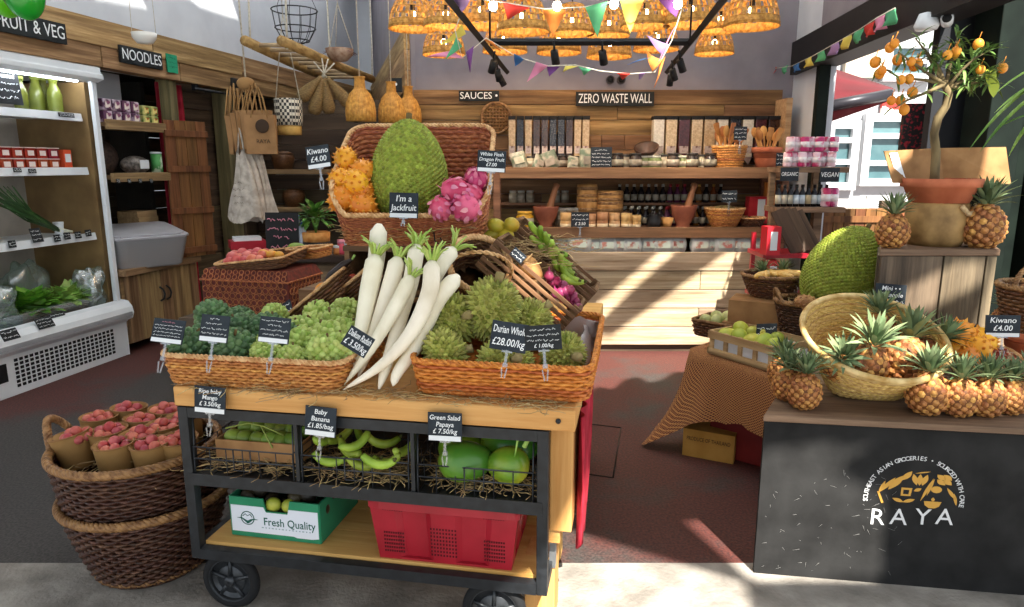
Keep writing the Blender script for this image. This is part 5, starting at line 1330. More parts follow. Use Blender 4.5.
o = thing('mango_twig', 'bare mango stalks lying across the small mangoes', 'twig', T(.24, .1, .615), TANG); m = MB(); m.tube([(-.13, 0, .01), (-.05, .01, .03), (.02, -.01, .03), (.08, 0, 0)], .003, 5); m.tube([(.0, 0, .03), (.06, -.04, -.03)], .003, 5); m.build('stalk', M('stalk_green', '#8c9a4a', rough=.7), o)
# green bananas
def banana(mat):
    o = thing('banana', '', 'fruit'); pts = []; rs = []
    for i in range(9):
        t = i / 8; a = -.9 + 1.8 * t; pts.append((.085 * math.sin(a), 0, .085 * (1 - math.cos(a)))); rs.append(.019 * (.35 + .65 * math.sin(pi * (.1 + .8 * t)) ** .6))
    m = MB(); m.tube(pts, rs, 8); m.build('body', mat, o); m = MB(); e_ = V(pts[-1]); m.tube([e_, e_ + V((.008, 0, .012))], [.007, .006], 6); m.build('stem', M('banana_stem', '#4a4a22', rough=.8), o); return o
BN = banana(M('green_banana', '#6d8a24', '#aac04a', sc=7, rough=.4, rnd=.3)); bnu = []
k = 0
for (u, v, z, rz, ry) in [(.50, .05, .555, .2, .2), (.56, .07, .585, 2.6, -.2), (.63, .03, .56, .1, 0), (.70, .06, .565, 2.9, .3), (.74, .1, .59, 1.2, 0), (.66, .12, .6, .5, .2), (.58, .14, .605, 2.2, .1), (.5, .14, .6, 1.0, -.2), (.54, .2, .63, .3, 0), (.62, .21, .64, 2.7, .2), (.7, .2, .635, 1.7, 0), (.47, .08, .61, 1.5, .2), (.6, .05, .62, .9, -.2), (.69, .0, .585, .0, .1)]:
    place(BN, bnu, loc=T(u, v, z), rot=(.3 * math.sin(k * 2.), ry, rz + TANG), scale=.78, label=ORD[k] + ' short green banana heaped in the middle trolley basket', group='green bananas on the trolley'); k += 1
PAP = M('papaya_skin', '#3f7a26', '#8fb52e', sc=3.2, rough=.3, spec=.5, lo=.4, hi=.62, rnd=.1); PAPY = M('papaya_skin_ripe', '#5f8a24', '#c9c63a', sc=3, rough=.3, spec=.5, lo=.4, hi=.6)
for (px, py, v, r3, mt, rz, lb) in [(466, 461, .07, (.088, .066, .064), PAP, .1, 'glossy green papaya at the front nearest the middle basket'), (508, 465, .07, (.068, .06, .06), PAPY, 2.9, 'yellowing papaya at the front beside the trolley post'), (462, 447, .2, (.08, .06, .058), PAP, .2, 'green papaya at the back above the glossy front one'), (510, 445, .2, (.1, .07, .066), PAP, -.3, 'dark green papaya at the back above the yellowing one')]:
    o = egg(r3, mt, 'papaya', 'fruit', .14); o.location = TP(px, py, v); o.rotation_euler = (0, 0, rz); o['label'] = lb
o = thing('fruit_leaf', 'small curled green stalk on the papaya by the post', 'stalk', TP(524, 447, .04)); m = MB(); m.tube([(0, 0, 0), (.015, 0, .03), (.0, 0, .045), (-.02, 0, .02), (-.028, 0, -.03)], [.008, .007, .006, .004, .002], 6); m.build('stalk', LEAFL, o)
# bottom deck: printed box and red crate
o = thing('produce_box', 'green and white cardboard produce box reading Fresh Quality on the trolley deck', 'box', T(.278, .235, .24), TANG + R(-1))
w, d, h = .33, .3, .145
m = MB()
for c_, s_ in (((0, d / 2, h / 2), (w, .006, h)), ((-w / 2, 0, h / 2), (.006, d, h)), ((w / 2, 0, h / 2), (.006, d, h)), ((0, 0, .003), (w, d, .006))): m.box(c_, s_)
notch = [(-w / 2, 0), (w / 2, 0), (w / 2, h), (.06, h), (.05, h - .045), (-.03, h - .045), (-.04, h), (-w / 2, h)]
m.prism(notch, -.003, .003, M=Matrix.Translation((0, -d / 2, 0)) @ Matrix.Rotation(R(90), 4, 'X'))
m.build('carton', M('box_green', '#1f7a55', '#2c8a62', sc=6, rough=.6), o)
m = MB(); wh = [(-w / 2 + .004, .018), (.07, .018), (.08, .014), (w / 2 - .03, .014), (w / 2 - .004, .018), (w / 2 - .004, h - .03), (.055, h - .03), (.05, h - .048), (-.03, h - .048), (-.038, h - .03), (-w / 2 + .004, h - .03)]
m.prism(wh, 0, .0012, M=Matrix.Translation((0, -d / 2 - .003, 0)) @ Matrix.Rotation(R(90), 4, 'X')); m.build('white_panel', M('box_white', '#dfe4ee', rough=.6), o)
m = MB(); yq = -d / 2 - .0045; letters(m, 'Fresh Quality', .03, .055, .062, yq, .19, bold=.006)
m2 = MB(); m.tube([(-.1 + .024 * math.cos(k * pi / 12), yq, .07 + .024 * math.sin(k * pi / 12)) for k in range(24)], .0018, 4, closed=True)
m.prism([(-.14, .069), (-.122, .071), (-.105, .062), (-.1, .06), (-.09, .066), (-.078, .069), (-.06, .067), (-.08, .064), (-.095, .052), (-.102, .05), (-.12, .066)], 0, .001, M=Matrix.Translation((0, yq, 0)) @ Matrix.Rotation(R(90), 4, 'X'))
m.tube([(-.118, yq, .076), (-.108, yq, .085), (-.1, yq, .078), (-.09, yq, .084), (-.083, yq, .074)], .0015, 4)
m.build('lettering', M('box_ink', '#12584a', rough=.6), o); m2 = MB()
for k in range(15): m2.box((-.045 + k * .0125, yq, .04), (.005 if k % 3 else .008, .001, .004))
m2.build('small_print', M('box_ink_pale', '#9fb0b8', rough=.6), o)
DKF = tag(MB().ell((0, 0, 0), (.03, .026, .03), 12, 9).build('dark_fruit', M('dark_fruit_skin', '#1e1a12', '#3d331d', sc=18, rough=.45, rnd=.5)), '', 'fruit'); dku = []
for i in range(28):
    place(DKF, dku, loc=T(.15 + .045 * (i % 7) + .01 * (i // 7 % 2), .14 + .055 * (i // 7), .36 + .03 * math.sin(i * 1.7) + .02 * (i // 7)), rot=(i, i * .7, 0), label='%s dark fruit in the %s row heaped in the Fresh Quality box' % (ORD[i % 7], ORD[i // 7]), group='dark fruit in the produce box')
for i, x in enumerate((.258, .318)):
    q = tag(MB().ell((0, 0, 0), (.028, .02, .026), 14, 10).build('green_fruit', M('yellow_green', '#8a9a2c', '#b8b94a', sc=10, rough=.4), loc=T(x, .112, .352)), ('first', 'second')[i] + ' yellow-green fruit showing in the hand hole of the produce box', 'fruit')
o = thing('plastic_crate', 'red perforated plastic crate on the trolley deck', 'crate', T(.885, .195, .24), TANG)
w, d, h = .485, .34, .203
def tap(k): return 1 - .1 * (1 - k)
m = MB()
for sgn, ax in ((-1, 'y'), (1, 'y'), (-1, 'x'), (1, 'x')):
    n = 24; rows = []
    for k in (0, .5, 1):
        row = []
        for i in range(n + 1):
            t = -1 + 2 * i / n; ph = (t + 1) / 2 * 5; seg = int(min(ph, 4.999)); inset = .014 if seg % 2 == 1 else 0
            if ax == 'y': row.append((t * w / 2 * tap(k), sgn * (d / 2 * tap(k) - inset), .0 + h * k))
            else: row.append((sgn * (w / 2 * tap(k) - inset * .5), t * d / 2 * tap(k), h * k))
        rows.append(row)
    m.grid(rows, smooth=False, flip=(sgn > 0) == (ax == 'y'))
m.box((0, 0, .004), (w * .9, d * .9, .008)); m.build('side_wall', RED, o)
m = MB(); f = rrect(w * 1.03, d * 1.03, .02); 
for r_, z in ((.0, h), ): m.grid([[(*[q * k for q in f(u / 40)], z_) for u in range(40)] for k, z_ in ((.93, h - .02), (1, h - .02), (1.0, h + .008), (.93, h + .008), (.93, h - .02))], closed=True, smooth=False)
m.build('rim', RED, o)
m = MB()
for (x0, x1) in ((-.2, -.13), (-.045, .045), (.13, .2)):
    for i in range(9):
        for j in range(8):
            z = .03 + j * .0135 + (.07 if x0 != -.045 and j > 5 else 0); k = z / h
            x = x0 + (x1 - x0) * (i + .5) / 9; y = -d / 2 * tap(k) - .0008
            m.box((x, y, z), (.0048, .002, .0058))
m.build('grille', M('crate_hole', '#4a0810', rough=.8), o)

# ================================================================ signs on the trolley
def tsign(px, py, v, wpx, hpx, lines, label, roll=0, yaw=0, tilt=-6, **k):
    p = TP(px, py, v); s_ = PX(p.y, p.z)
    return sign('chalk_sign', label, p, wpx * s_, hpx * s_, lines, (R(tilt), R(roll), TANG + R(yaw)), **k)
tsign(210, 413, -.03, 34, 27, ['Ripe baby', 'Mango', '£ 3.50/kg'], 'chalk card reading Ripe baby Mango clipped to the trolley corner', roll=2)
tsign(320, 436, -.03, 33, 30, ['Baby', 'Banana', '£1.85/bag'], 'chalk card reading Baby Banana clipped between the trolley baskets', roll=3)
tsign(445, 441, -.03, 35, 29, ['Green Salad', 'Papaya', '£ 7.50/kg'], 'chalk card reading Green Salad Papaya clipped to the papaya basket', roll=-1)

# ================================================================ stacked round baskets of cups
BC = V((-1.40, 2.42, 0))
def rbasket(name, label, loc, r0, r1, h, handle, rimlab):
    o = thing(name, label, 'basket', loc, .4)
    f = lambda u, t: ((r0 + (r1 - r0) * t ** .8) * math.cos(2 * pi * u), (r0 + (r1 - r0) * t ** .8) * math.sin(2 * pi * u), .01 + (h - .01) * t)
    weave(f, int(h / .0145), 60, .005).build('woven_side', WICKD, o); m = MB(); m.lathe([(r0, .0), (r0, .012), (0, .014)], 30); m.build('base', WICKD, o)
    braid(lambda u: f(u, 1), .012, 4, 26, 220).build('rim', WICKDR, o); braid(lambda u: f(u, .04), .008, 2, 40, 200).build('foot_rim', WICKDR, o)
    if handle:
        for a in handle:
            m = MB(); c_, s_ = math.cos(a), math.sin(a)
            cv = lambda u: ((r1 - .005 + .05 * math.sin(pi * u)) * c_ - (-.075 + .15 * u) * s_, (r1 - .005 + .05 * math.sin(pi * u)) * s_ + (-.075 + .15 * u) * c_, h - .03 + .12 * math.sin(pi * u) ** .7)
            braid(cv, .011, 3, 8, 50, closed=False).build('handle', WICKDR, o)
    return o
rbasket('round_basket', 'lower dark round wicker basket standing on the pavement', BC + V((.02, 0, 0)), .19, .285, .295, [], '')
rbasket('round_basket', 'upper dark round wicker basket of paper cups, with a looped handle', BC + V((-.0, .0, .215)), .235, .28, .265, [pi - .45], '')
cup = thing('paper_cup', '', 'cup'); cpu_ = []
m = MB(); m.lathe([(.05, 0), (.054, .004), (.0665, .125), (.0665, .13), (.063, .13), (.052, .02), (0, .016)], 26); m.build('body', M('cup_kraft', '#94703f', '#a67f4c', sc=7, rough=.7), cup)
m = MB(); m.tube([(.0668 * math.cos(k * pi / 16), .0668 * math.sin(k * pi / 16), .129) for k in range(32)], .003, 6, closed=True); m.build('rim', M('cup_rim', '#8a6238', rough=.6), cup)
LY = tag(MB().ell((0, 0, 0), (.019, .019, .018), 12, 9).build('red_plum', M('plum_skin', '#a83a40', '#cf7466', sc=16, rough=.4, rnd=.4)), '', 'fruit'); lyu = []
straw('straw', 'pale straw packed around the paper cups in the round basket', BC + V((0, 0, .41)), 0, 150, .38, .38, .06, .09, 41)
cpos = [(76, 433, 0), (98, 416, 1), (127, 407, 2), (164, 408, 2), (140, 418, 1), (110, 429, 0), (164, 424, 1), (115, 443, -1), (141, 432, 0), (152, 442, -1), (179, 437, 0), (186, 415, 2)]
for i, (px, py, row) in enumerate(cpos):
    zc = .535 + .004 * row
    p = G(px, py, zc); base = V((p.x, p.y, zc - .13))
    rt = (R(RND.uniform(-4, 4)), R(RND.uniform(-5, 5)), 0)
    if i == 0: rt = (0, R(-12), 0)
    place(cup, cpu_, loc=base, rot=rt, label='%s brown paper cup of red plums in the round basket, counting from the handle' % ORD[i], group='paper cups of plums')
    for j in range(8):
        a = j * 2 * pi / 7 + i; rr = .036 if j < 7 else 0
        place(LY, lyu, loc=p + V((rr * math.cos(a), rr * math.sin(a), -.014 + .008 * (j % 2) + (.014 if j == 7 else 0))), rot=(i, j, 0), scale=RND.uniform(.9, 1.15), label='small red plum in a brown paper cup in the round basket', group='red plums in the paper cups')

# ================================================================ custard apple tray
def tray(name, label, loc, rot, w, d, h, mat, flare=.06, stakes=70, rows=7, rimm=None, back=0.0, r=.05, rimr=.007):
    o = thing(name, label, 'basket', loc, rot)
    fb, ft = rrect(w * (1 - flare), d * (1 - flare), r), rrect(w, d, r)
    def f(u, t):
        a, b = fb(u), ft(u); y = b[1] / d + .5
        return (a[0] + (b[0] - a[0]) * t, a[1] + (b[1] - a[1]) * t, .006 + (h + back * max(0, min(1, y)) ** .9) * t)
    weave(f, rows, stakes, .0036).build('woven_side', mat, o)
    m = MB(); m.prism([tuple(q * .985 for q in fb(k / 40)) for k in range(40)], .0, .01); m.build('base', mat, o)
    braid(lambda u: f(u, 1), rimr, 3, 44, 300).build('rim', rimm or WICKRIM, o)
    braid(lambda u: f(u, .03), rimr * .7, 2, 60, 260).build('foot_rim', mat, o)
    return o
tray('wicker_tray', 'shallow honey wicker tray of green custard apples on the pine table', T(.266, .215, ZT), TANG, .63, .42, .095, WICK, .06, 110, 9)
straw('straw', 'straw lining the custard apple tray', T(.285, .21, ZT + .012), TANG, 160, .5, .34, .04, .09, 51)
def custard(rad, n, mat, base, kind):
    o = thing('custard_apple', '', 'fruit'); m = MB(); m.ell((0, 0, 0), rad, 18, 12)
    m.studs(rad, n, .014, rad[0] * 2.35 / n ** .5, 6, tip=.6, smooth=True); m.build('body', mat, o); m = MB(); m.tube([(0, 0, rad[2] * .95), (.003, 0, rad[2] + .018)], [.006, .004], 6); m.build('stem', M('dry_stem', '#6b5634'), o); return o
DKC = custard((.06, .06, .056), 110, M('dark_custard', '#3a5636', '#6a8a58', sc=20, rough=.5, isl=.3, rnd=.2), None, 0); LTC = custard((.05, .05, .046), 80, M('light_custard', '#8aa244', '#c0cc78', sc=20, rough=.5, isl=.3, rnd=.2), None, 1); c0, c1 = [], []
for i, (px, py, v) in enumerate([(190, 347, .1), (235, 350, .1), (213, 336, .22), (243, 331, .26), (268, 331, .26), (213, 316, .36), (240, 322, .38), (283, 338, .2)]):
    place(DKC, c0, loc=TP(px, py, v), rot=(.4 * math.sin(i), .5 * math.cos(i * 2), i * 1.1), scale=(1, 1.08, 1, .95, 1, .95, .9, .9)[i], label=ORD[i] + ' dark green knobbly custard apple at the cup basket end of the tray', group='dark green custard apples')
for i, (px, py, v) in enumerate([(266, 353, .08), (292, 358, .07), (325, 352, .09), (303, 343, .17), (328, 338, .18), (338, 349, .1), (314, 328, .28), (297, 330, .28), (335, 325, .3), (345, 334, .2), (275, 316, .38), (318, 314, .38), (345, 312, .38), (268, 346, .16)]):
    place(LTC, c1, loc=TP(px, py, v), rot=(.4 * math.sin(i * 3), .5 * math.cos(i), i * 1.7), scale=(.85, .8, 1, 1, 1.05, .95, 1, .9, 1.05, .95, .85, .9, .95, .85)[i], label=ORD[i] + ' pale green bumpy custard apple at the daikon end of the tray', group='pale green custard apples')
tsign(166, 343, -.03, 35, 24, ['~.5', '~', '~', '~', '~'], 'wordy chalk card with a pink heading on the outer corner of the custard apple tray', pink=1, roll=4, tilt=-20, clip=.09)
tsign(213, 342, -.03, 31, 27, ['~.4', '~.7', '~', '~'], 'second chalk card along the front of the custard apple tray', roll=3, tilt=-16, clip=.09)
tsign(273, 343, -.03, 33, 26, ['~', '~.5', '~', '~.8'], 'third chalk card along the front of the custard apple tray', roll=3, tilt=-16, clip=.09)
tsign(352, 351, -.035, 28, 22, ['Daikon Radish', '£ 3.50/kg'], 'chalk card set askew against the daikon radishes', roll=30, tilt=-16, clip=0, strip=False)
# straw along the table edge
straw('straw', 'straw scattered along the front edge of the pine table', T(.66, .03, ZT + .001), TANG, 240, 1.2, .08, .012, .09, 61)
m = straw_mb(26, .05, .02, .01, .1, 62); o = m.build('straw', STRAWM, loc=T(.42, -.005, ZT), rot=(0, R(-8), TANG)); tag(o, 'small tuft of straw hanging over the table edge below the daikons', 'straw', kind='stuff')

# ================================================================ daikon radishes
DAI = M('daikon_skin', '#d6cbae', '#f2ead4', sc=9, st=(1, 1, .6), rough=.45, lo=.3, hi=.55, sss=.0, rnd=.06)
DAIG = M('daikon_shoulder', '#d6d6ae', '#e8e6cc', sc=14, rough=.45)
STALK = M('daikon_stalk', '#8aa83e', '#c3d67c', sc=12, rough=.5, isl=.3)
def daikon(label, pts, w0, leafy=1, tipw=.25):
    """pts: (px, py, v) from crown to tip; w0 is the crown radius in pixels"""
    P = [TP(*p) for p in pts]
    r0 = w0 * .88 * PX(P[0].y, P[0].z)
    # Catmull-Rom through the given points
    Q = [P[0] * 2 - P[1]] + P + [P[-1] * 2 - P[-2]]; path = []
    for i in range(1, len(Q) - 2):
        for k in range(6):
            t = k / 6; a, b, c_, d_ = Q[i - 1], Q[i], Q[i + 1], Q[i + 2]
            path.append(.5 * ((2 * b) + (c_ - a) * t + (2 * a - 5 * b + 4 * c_ - d_) * t * t + (3 * b - a - 3 * c_ + d_) * t ** 3))
    path.append(P[-1]); n = len(path)
    o = thing('daikon', label, 'radish', P[0]); base = P[0].copy()
    rs = []
    for i in range(n):
        t = i / (n - 1)
        rs.append(r0 * ((.55 + .45 * min(1, t / .05) ** .5) if t < .05 else (1.0 + .03 * math.sin(t * 9)) * (1 - (1 - tipw) * max(0, (t - .3) / .7) ** 1.5)))
    rs[-1] *= .25; rs[-2] *= .75
    dirn = (path[0] - path[2]).normalized()
    loc = [p - base for p in path]
    m = MB(); m.tube([loc[0] + dirn * r0 * .28] + loc, [r0 * .3] + rs, 18); m.build('root', DAI, o)
    if leafy:
        m = MB()
        for k in range(int(13 * leafy)):
            a = 2.4 * k; s_ = dirn.orthogonal().normalized(); s2 = dirn.cross(s_); off = (s_ * math.cos(a) + s2 * math.sin(a))
            L_ = RND.uniform(.03, .062); st_ = loc[0] + dirn * r0 * .2 + off * r0 * .4
            m.tube([st_, st_ + dirn * L_ * .6 + off * L_ * .35, st_ + dirn * L_ * .9 + off * L_ * .8 + V((0, -.01, 0))], [.005, .004, .002], 5)
            if k % 2 == 0: m.blade(st_ + dirn * L_ * .5 + off * L_ * .3, dirn + off, V((0, 0, 1)), L_ * .75, .015, .5, 4)
        m.build('leaf_stalk', STALK, o)
    return o
daikon('tallest daikon at the back of the stack with its crown under the jackfruit basket', [(379, 226, .34), (376, 262, .31), (368, 310, .24), (352, 372, .16)], 9.5, 0)
daikon('thick straight daikon nearest the custard apples, green stalks on its crown', [(376, 256, .27), (369, 290, .23), (360, 335, .16), (347, 384, .08)], 10.5, 1.4)
daikon('second upright daikon beside the thick one', [(398, 258, .28), (389, 290, .24), (372, 340, .17), (358, 378, .12)], 9.5, 1.2)
daikon('short daikon with its crown high in the middle of the stack', [(417, 246, .30), (410, 285, .24), (394, 340, .15), (379, 389, .05)], 9, 1.4, .5)
daikon('thin pointed daikon lying across the others towards the slate card', [(411, 277, .21), (395, 308, .16), (370, 350, .1), (344, 385, .05)], 8.5, .8, .18)
daikon('long curved daikon in front of the others with a pointed tip', [(432, 262, .2), (429, 294, .16), (410, 334, .1), (380, 366, .06), (343, 390, .02)], 9.5, 1.4, .15)
daikon('daikon leaning out behind the curved one with its crown uppermost', [(454, 249, .34), (440, 268, .3), (420, 310, .22), (400, 352, .15)], 8.5, .9)
daikon('blunt daikon at the durian end of the stack', [(457, 277, .25), (437, 301, .2), (416, 345, .13), (398, 372, .08), (393, 386, .05)], 9.5, 0, .3)

# ================================================================ durian basket
o = tray('wicker_basket', 'orange wicker basket of durians at the end of the pine table', T(1.062, .355, ZT), TANG, .56, .61, .105, WICKO, .05, 96, 9, WICKO, .035)
m = MB(); rows = []
for i in range(8):
    rows.append([(.258 - .004 * i - .012 * abs(math.sin(k * 1.3 + i)), -.16 + k * .035, .02 + .1 * i / 7 + .012 * math.sin(k * 1.7 + i)) if k < 12 else (.27 - (k - 12) * .035, .25 - .012 * abs(math.sin(k + i * .6)) - .008 * i, .02 + .115 * i / 7 + .012 * math.sin(k * 1.9)) for k in range(26)])
rows = [[V(q) + V((0, .03, .01)) for q in r_] for r_ in rows]
m.grid(rows); m.build('liner', clear('cloudy_liner', '#e6e2e2', .7, .25, .6), o)
DUR = M('durian_skin', '#6f772b', '#b8b55f', sc=8, rough=.5, isl=.5, rnd=.1)
def durian(rad, n, label, loc, rot):
    o = thing('durian', label, 'fruit', loc, rot); m = MB(); m.ell((0, 0, 0), rad, 18, 12)
    m.studs(rad, int(n * 1.15), .019, 2.25 * rad[0] / (n * 1.15) ** .5, 5, jit=.1); m.build('husk', DUR, o)
    m = MB(); m.tube([(0, 0, rad[2] * .9), (.004, 0, rad[2] + .03)], [.013, .015], 8); m.build('stem', M('durian_stem', '#8a7a4c', '#a8976a', sc=12, rough=.9), o)
for (px, py, v, rad, n, rot, lb) in [(492, 309, .3, (.088, .088, .1), 300, (.2, .2, 0), 'largest durian standing on top of the others'), (453, 320, .27, (.078, .08, .075), 240, (1.2, .3, .5), 'durian behind the daikons with its stem showing'), (446, 357, .15, (.085, .07, .06), 240, (.3, 1.2, .4), 'durian in the basket corner nearest the daikons'), (506, 365, .15, (.085, .075, .065), 240, (1.0, .4, .2), 'durian at the front half hidden by the two price cards'), (529, 322, .38, (.07, .07, .07), 220, (.5, .7, .9), 'durian behind the largest one on the plank counter side'), (563, 356, .2, (.06, .068, .066), 220, (1.3, .5, .3), 'durian alone beside the plastic liner')]:
    durian(rad, n, lb, TP(px, py, v), rot)
tsign(507, 351, -.0, 37, 29, ['Durian Whole', '£28.00/kg'], 'chalk card reading Durian Whole on the durian basket', roll=7, tilt=-8, strip=False, clip=.075, th=.62)
tsign(544, 350, -.0, 37, 25, ['~.8', '~', '~', '£ 1.00/kg'], 'second darker chalk card on the durian basket with small writing', roll=-6, tilt=-8, clip=.085, strip=False, mat=SLATEB)

# ================================================================ jackfruit basket on its stand
JBC = TP(404, 238, .66) + TV * .17
JBC.z = 1.187
st = thing('crate_stand', 'dark wooden crate stand holding up the jackfruit basket', 'stand', V((JBC.x, JBC.y, ZT)), TANG)
for z0, hh in ((0, .19), (.195, .19)):
    m = MB(); m.box((0, 0, z0 + .01), (.5, .36, .02)); m.box((0, 0, z0 + hh - .01), (.5, .36, .02)); m.build('tray', W_CRATEB, st)
    for x in (-.235, .235): m = MB(); m.box((x, 0, z0 + hh / 2), (.02, .36, hh - .04)); m.build('end_panel', W_CRATEB, st)
    m = MB(); m.box((0, .17, z0 + hh / 2), (.45, .015, hh - .04)); m.build('back_panel', W_CRATEB, st)
jb = thing('wicker_basket', 'tall-backed reddish wicker basket holding the jackfruit up high', 'basket', JBC, TANG + R(8))
w, d = .62, .38
fb, ft = rrect(w * .86, d * .84, .06), rrect(w, d, .07)
def jf(u, t):
    a, b = fb(u), ft(u); y = max(0, min(1, b[1] / d + .5)); hh = .115 + .355 * y ** .62
    return (a[0] + (b[0] - a[0]) * t * (1 - .1 * y), a[1] + (b[1] - a[1]) * t + .03 * y * t, .006 + hh * t)
weave(jf, 24, 80, .0042).build('woven_side', WICKR, jb); m = MB(); m.prism([fb(k / 40) for k in range(40)], 0, .012); m.build('base', WICKR, jb)
braid(lambda u: jf(u, 1), .008, 3, 40, 320).build('rim', WICKRIM, jb)
m = MB(); m.tube([(.1, -.21, .06), (.105, -.225, .03), (.12, -.225, .015), (.132, -.222, .028), (.125, -.22, .04)], .003, 5); m.build('hook', RAILM, jb)
BY = T(.7, .84, 0)
def JB(px, py, v): return TP(px, py, v)
straw('straw', 'straw in the front of the jackfruit basket', JBC - TV * .08 + V((0, 0, .02)), TANG, 200, .5, .2, .06, .1, 71)
JSK = M('jackfruit_skin', '#6d7a22', '#98a23c', sc=7, rough=.55, isl=.5, c3='#838e2e')
def jackfruit(rad, n, label, loc, rot, h=.007, fn=None):
    o = thing('jackfruit', label, 'fruit', loc, rot); m = MB(); m.ell((0, 0, 0), rad, 28, 20, fn=fn)
    m.studs(rad, n, h, 1.9 * (rad[0] + rad[2]) / 2 / n ** .5, 5, fn=fn, sink=.1); m.build('rind', JSK, o)
    m = MB(); m.tube([(0, 0, rad[2] * .96), (.004, 0, rad[2] + .03)], [.014, .012], 8); m.build('stem', M('jack_stem', '#6b5a36', rough=.9), o); return o
jackfruit((.152, .13, .21), 1700, 'large green jackfruit standing upright in the high wicker basket', JB(409, 172, .82), (R(-14), R(-1), 0), .006, lambda p: V((p.x * (1 - .16 * p.z / .21), p.y, p.z)))
KIW = M('kiwano_skin', '#d8811c', '#efa72e', sc=8, rough=.4, rnd=.25)
def kiwano():
    o = thing('kiwano', '', 'fruit'); m = MB(); m.ell((0, 0, 0), (.046, .046, .052), 18, 12); m.build('body', KIW, o)
    m = MB(); m.studs((.046, .046, .052), 44, .012, .0075, 6, sink=.25); m.build('spikes', M('kiwano_spike', '#c9741c', '#e3a03a', sc=20, rough=.5), o); return o
KW = kiwano(); kwu = []
for i, (px, py, v, s_) in enumerate([(345.5, 160, .78, 1.0), (363, 171, .74, .95), (341, 179, .72, .95), (356, 182, .7, 1.08), (343, 199, .68, 1.15), (363, 206, .67, 1.08), (364, 192, .72, .95)]):
    place(KW, kwu, loc=JB(px, py, v), rot=(i * .8, i * 1.3, i), scale=s_, label=('topmost orange kiwano', 'kiwano pressed against the jackfruit high up', 'kiwano at the basket side under the topmost', 'central bright kiwano of the heap', 'big darker orange kiwano at the lower basket corner', 'lowest yellow kiwano next to the jackfruit', 'kiwano half hidden above the lowest one')[i] + ' in the high wicker basket', group='kiwanos in the high basket')
PINK = M('dragonfruit_skin', '#b8285e', '#e0668f', sc=12, rough=.45, rnd=.2)
def dragon():
    o = thing('dragon_fruit', '', 'fruit'); R3 = (.045, .045, .054); m = MB(); m.ell((0, 0, 0), R3, 18, 12); m.build('body', PINK, o)
    m = MB(); n = 34; ga = pi * (3 - 5 ** .5)
    for i in range(n):
        z = 1 - 2 * (i + .5) / n; r = (1 - z * z) ** .5; a = ga * i; u = V((r * math.cos(a), r * math.sin(a), z)); p = V((u.x * R3[0], u.y * R3[1], u.z * R3[2]))
        m.blade(p, (V((0, 0, 1)) - u * u.z).normalized() * .85 + u * .3 if abs(u.z) < .97 else u, u, .026, .017, .25, 4)
    m.build('scale_petal', M('dragon_scale', '#c8477a', '#e39aa8', sc=18, rough=.5, isl=.2), o); return o
DR = dragon(); dru = []
for i, (px, py, v, s_) in enumerate([(476, 180, .76, 1.0), (456, 191, .7, 1.1), (441, 209, .66, .95), (466, 208, .66, 1.12), (470, 195, .72, .95)]):
    place(DR, dru, loc=JB(px, py, v), rot=(.9 + i, .5 * i, i * 2), scale=s_, label=('topmost pink dragon fruit beside its price card', 'dragon fruit leaning on the jackfruit', 'lowest dragon fruit by the jackfruit card', 'deep pink dragon fruit at the front rim', 'dragon fruit half hidden in the middle of the heap')[i], group='dragon fruit in the high basket')
tsign(320, 168, .66, 25, 22, ['Kiwano', '£4.00'], 'chalk card reading Kiwano on the side of the high basket', roll=-8, tilt=-4, clip=.08)
tsign(403.5, 218, .625, 30, 25, ["I'm a", 'Jackfruit'], "chalk card reading I'm a Jackfruit in front of the jackfruit", roll=1, tilt=-6, clip=.03)
tsign(491, 172, .68, 29, 21, ['White Flesh', 'Dragon Fruit', '£7.00'], 'chalk card reading White Flesh Dragon Fruit on the high basket', roll=3, tilt=-4, clip=.08)

# ================================================================ sloping crates behind the durians
def slat_crate(name, label, loc, rot, w, d, h, mat, n=5):
    o = thing(name, label, 'crate', loc, rot)
    m = MB(); m.box((0, 0, .006), (w, d, .012)); m.build('base', mat, o)
    for sgn in (-1, 1):
        for k in range(n):
            m = MB(); hh = h / n; m.box((0, sgn * (d / 2 - .005), hh * (k + .5)), (w, .01, hh * .55)); m.build('slat', mat, o, bevel=.0015)
        m = MB(); m.box((sgn * (w / 2 - .006), 0, h / 2), (.012, d - .02, h)); m.build('end_panel', mat, o)
        for s2 in (-1, 1):
            m = MB(); m.box((sgn * (w / 2 - .02), s2 * (d / 2 - .018), h / 2), (.02, .014, h)); m.build('corner_post', mat, o)
    return o
pA = TP(530, 281, .56)
slat_crate('slatted_crate', 'sloping brown slatted crate just behind the durians', pA + V((-.03, .1, -.07)), (0, R(40), TANG), .4, .24, .13, W_CRATEB, 5)
pB = TP(545, 262, .86)
slat_crate('slatted_crate', 'sloping brown slatted crate of green bananas behind the first', pB + V((-.02, .1, -.07)), (0, R(40), TANG), .44, .24, .13, W_CRATEB, 5)
crs = T(1.0, .78, ZT); m = MB()
for k in range(3): m.box((0, 0, .06 + k * .09), (.2, .45, .08))
o = m.build('timber_block', W_CRATEB, loc=crs + V((-.0, .0, 0)), rot=(0, 0, TANG)); tag(o, 'dark timber block propping up the sloping crates', 'block')
k = 0
for (px, py, rz) in [(537, 232, .3), (543, 238, .5), (549, 244, .2), (555, 250, .6), (541, 244, .1), (548, 252, .4), (554, 258, .7), (560, 258, .2), (563, 266, .5), (566, 274, .3), (559, 268, .6), (570, 281, .4)]:
    place(BN, bnu, loc=TP(px, py, .78), rot=(R(60), R(35) + .3 * math.sin(k), rz), scale=.75, label=ORD[k] + ' green banana down the sloping crate', group='green bananas in the sloping crate'); k += 1
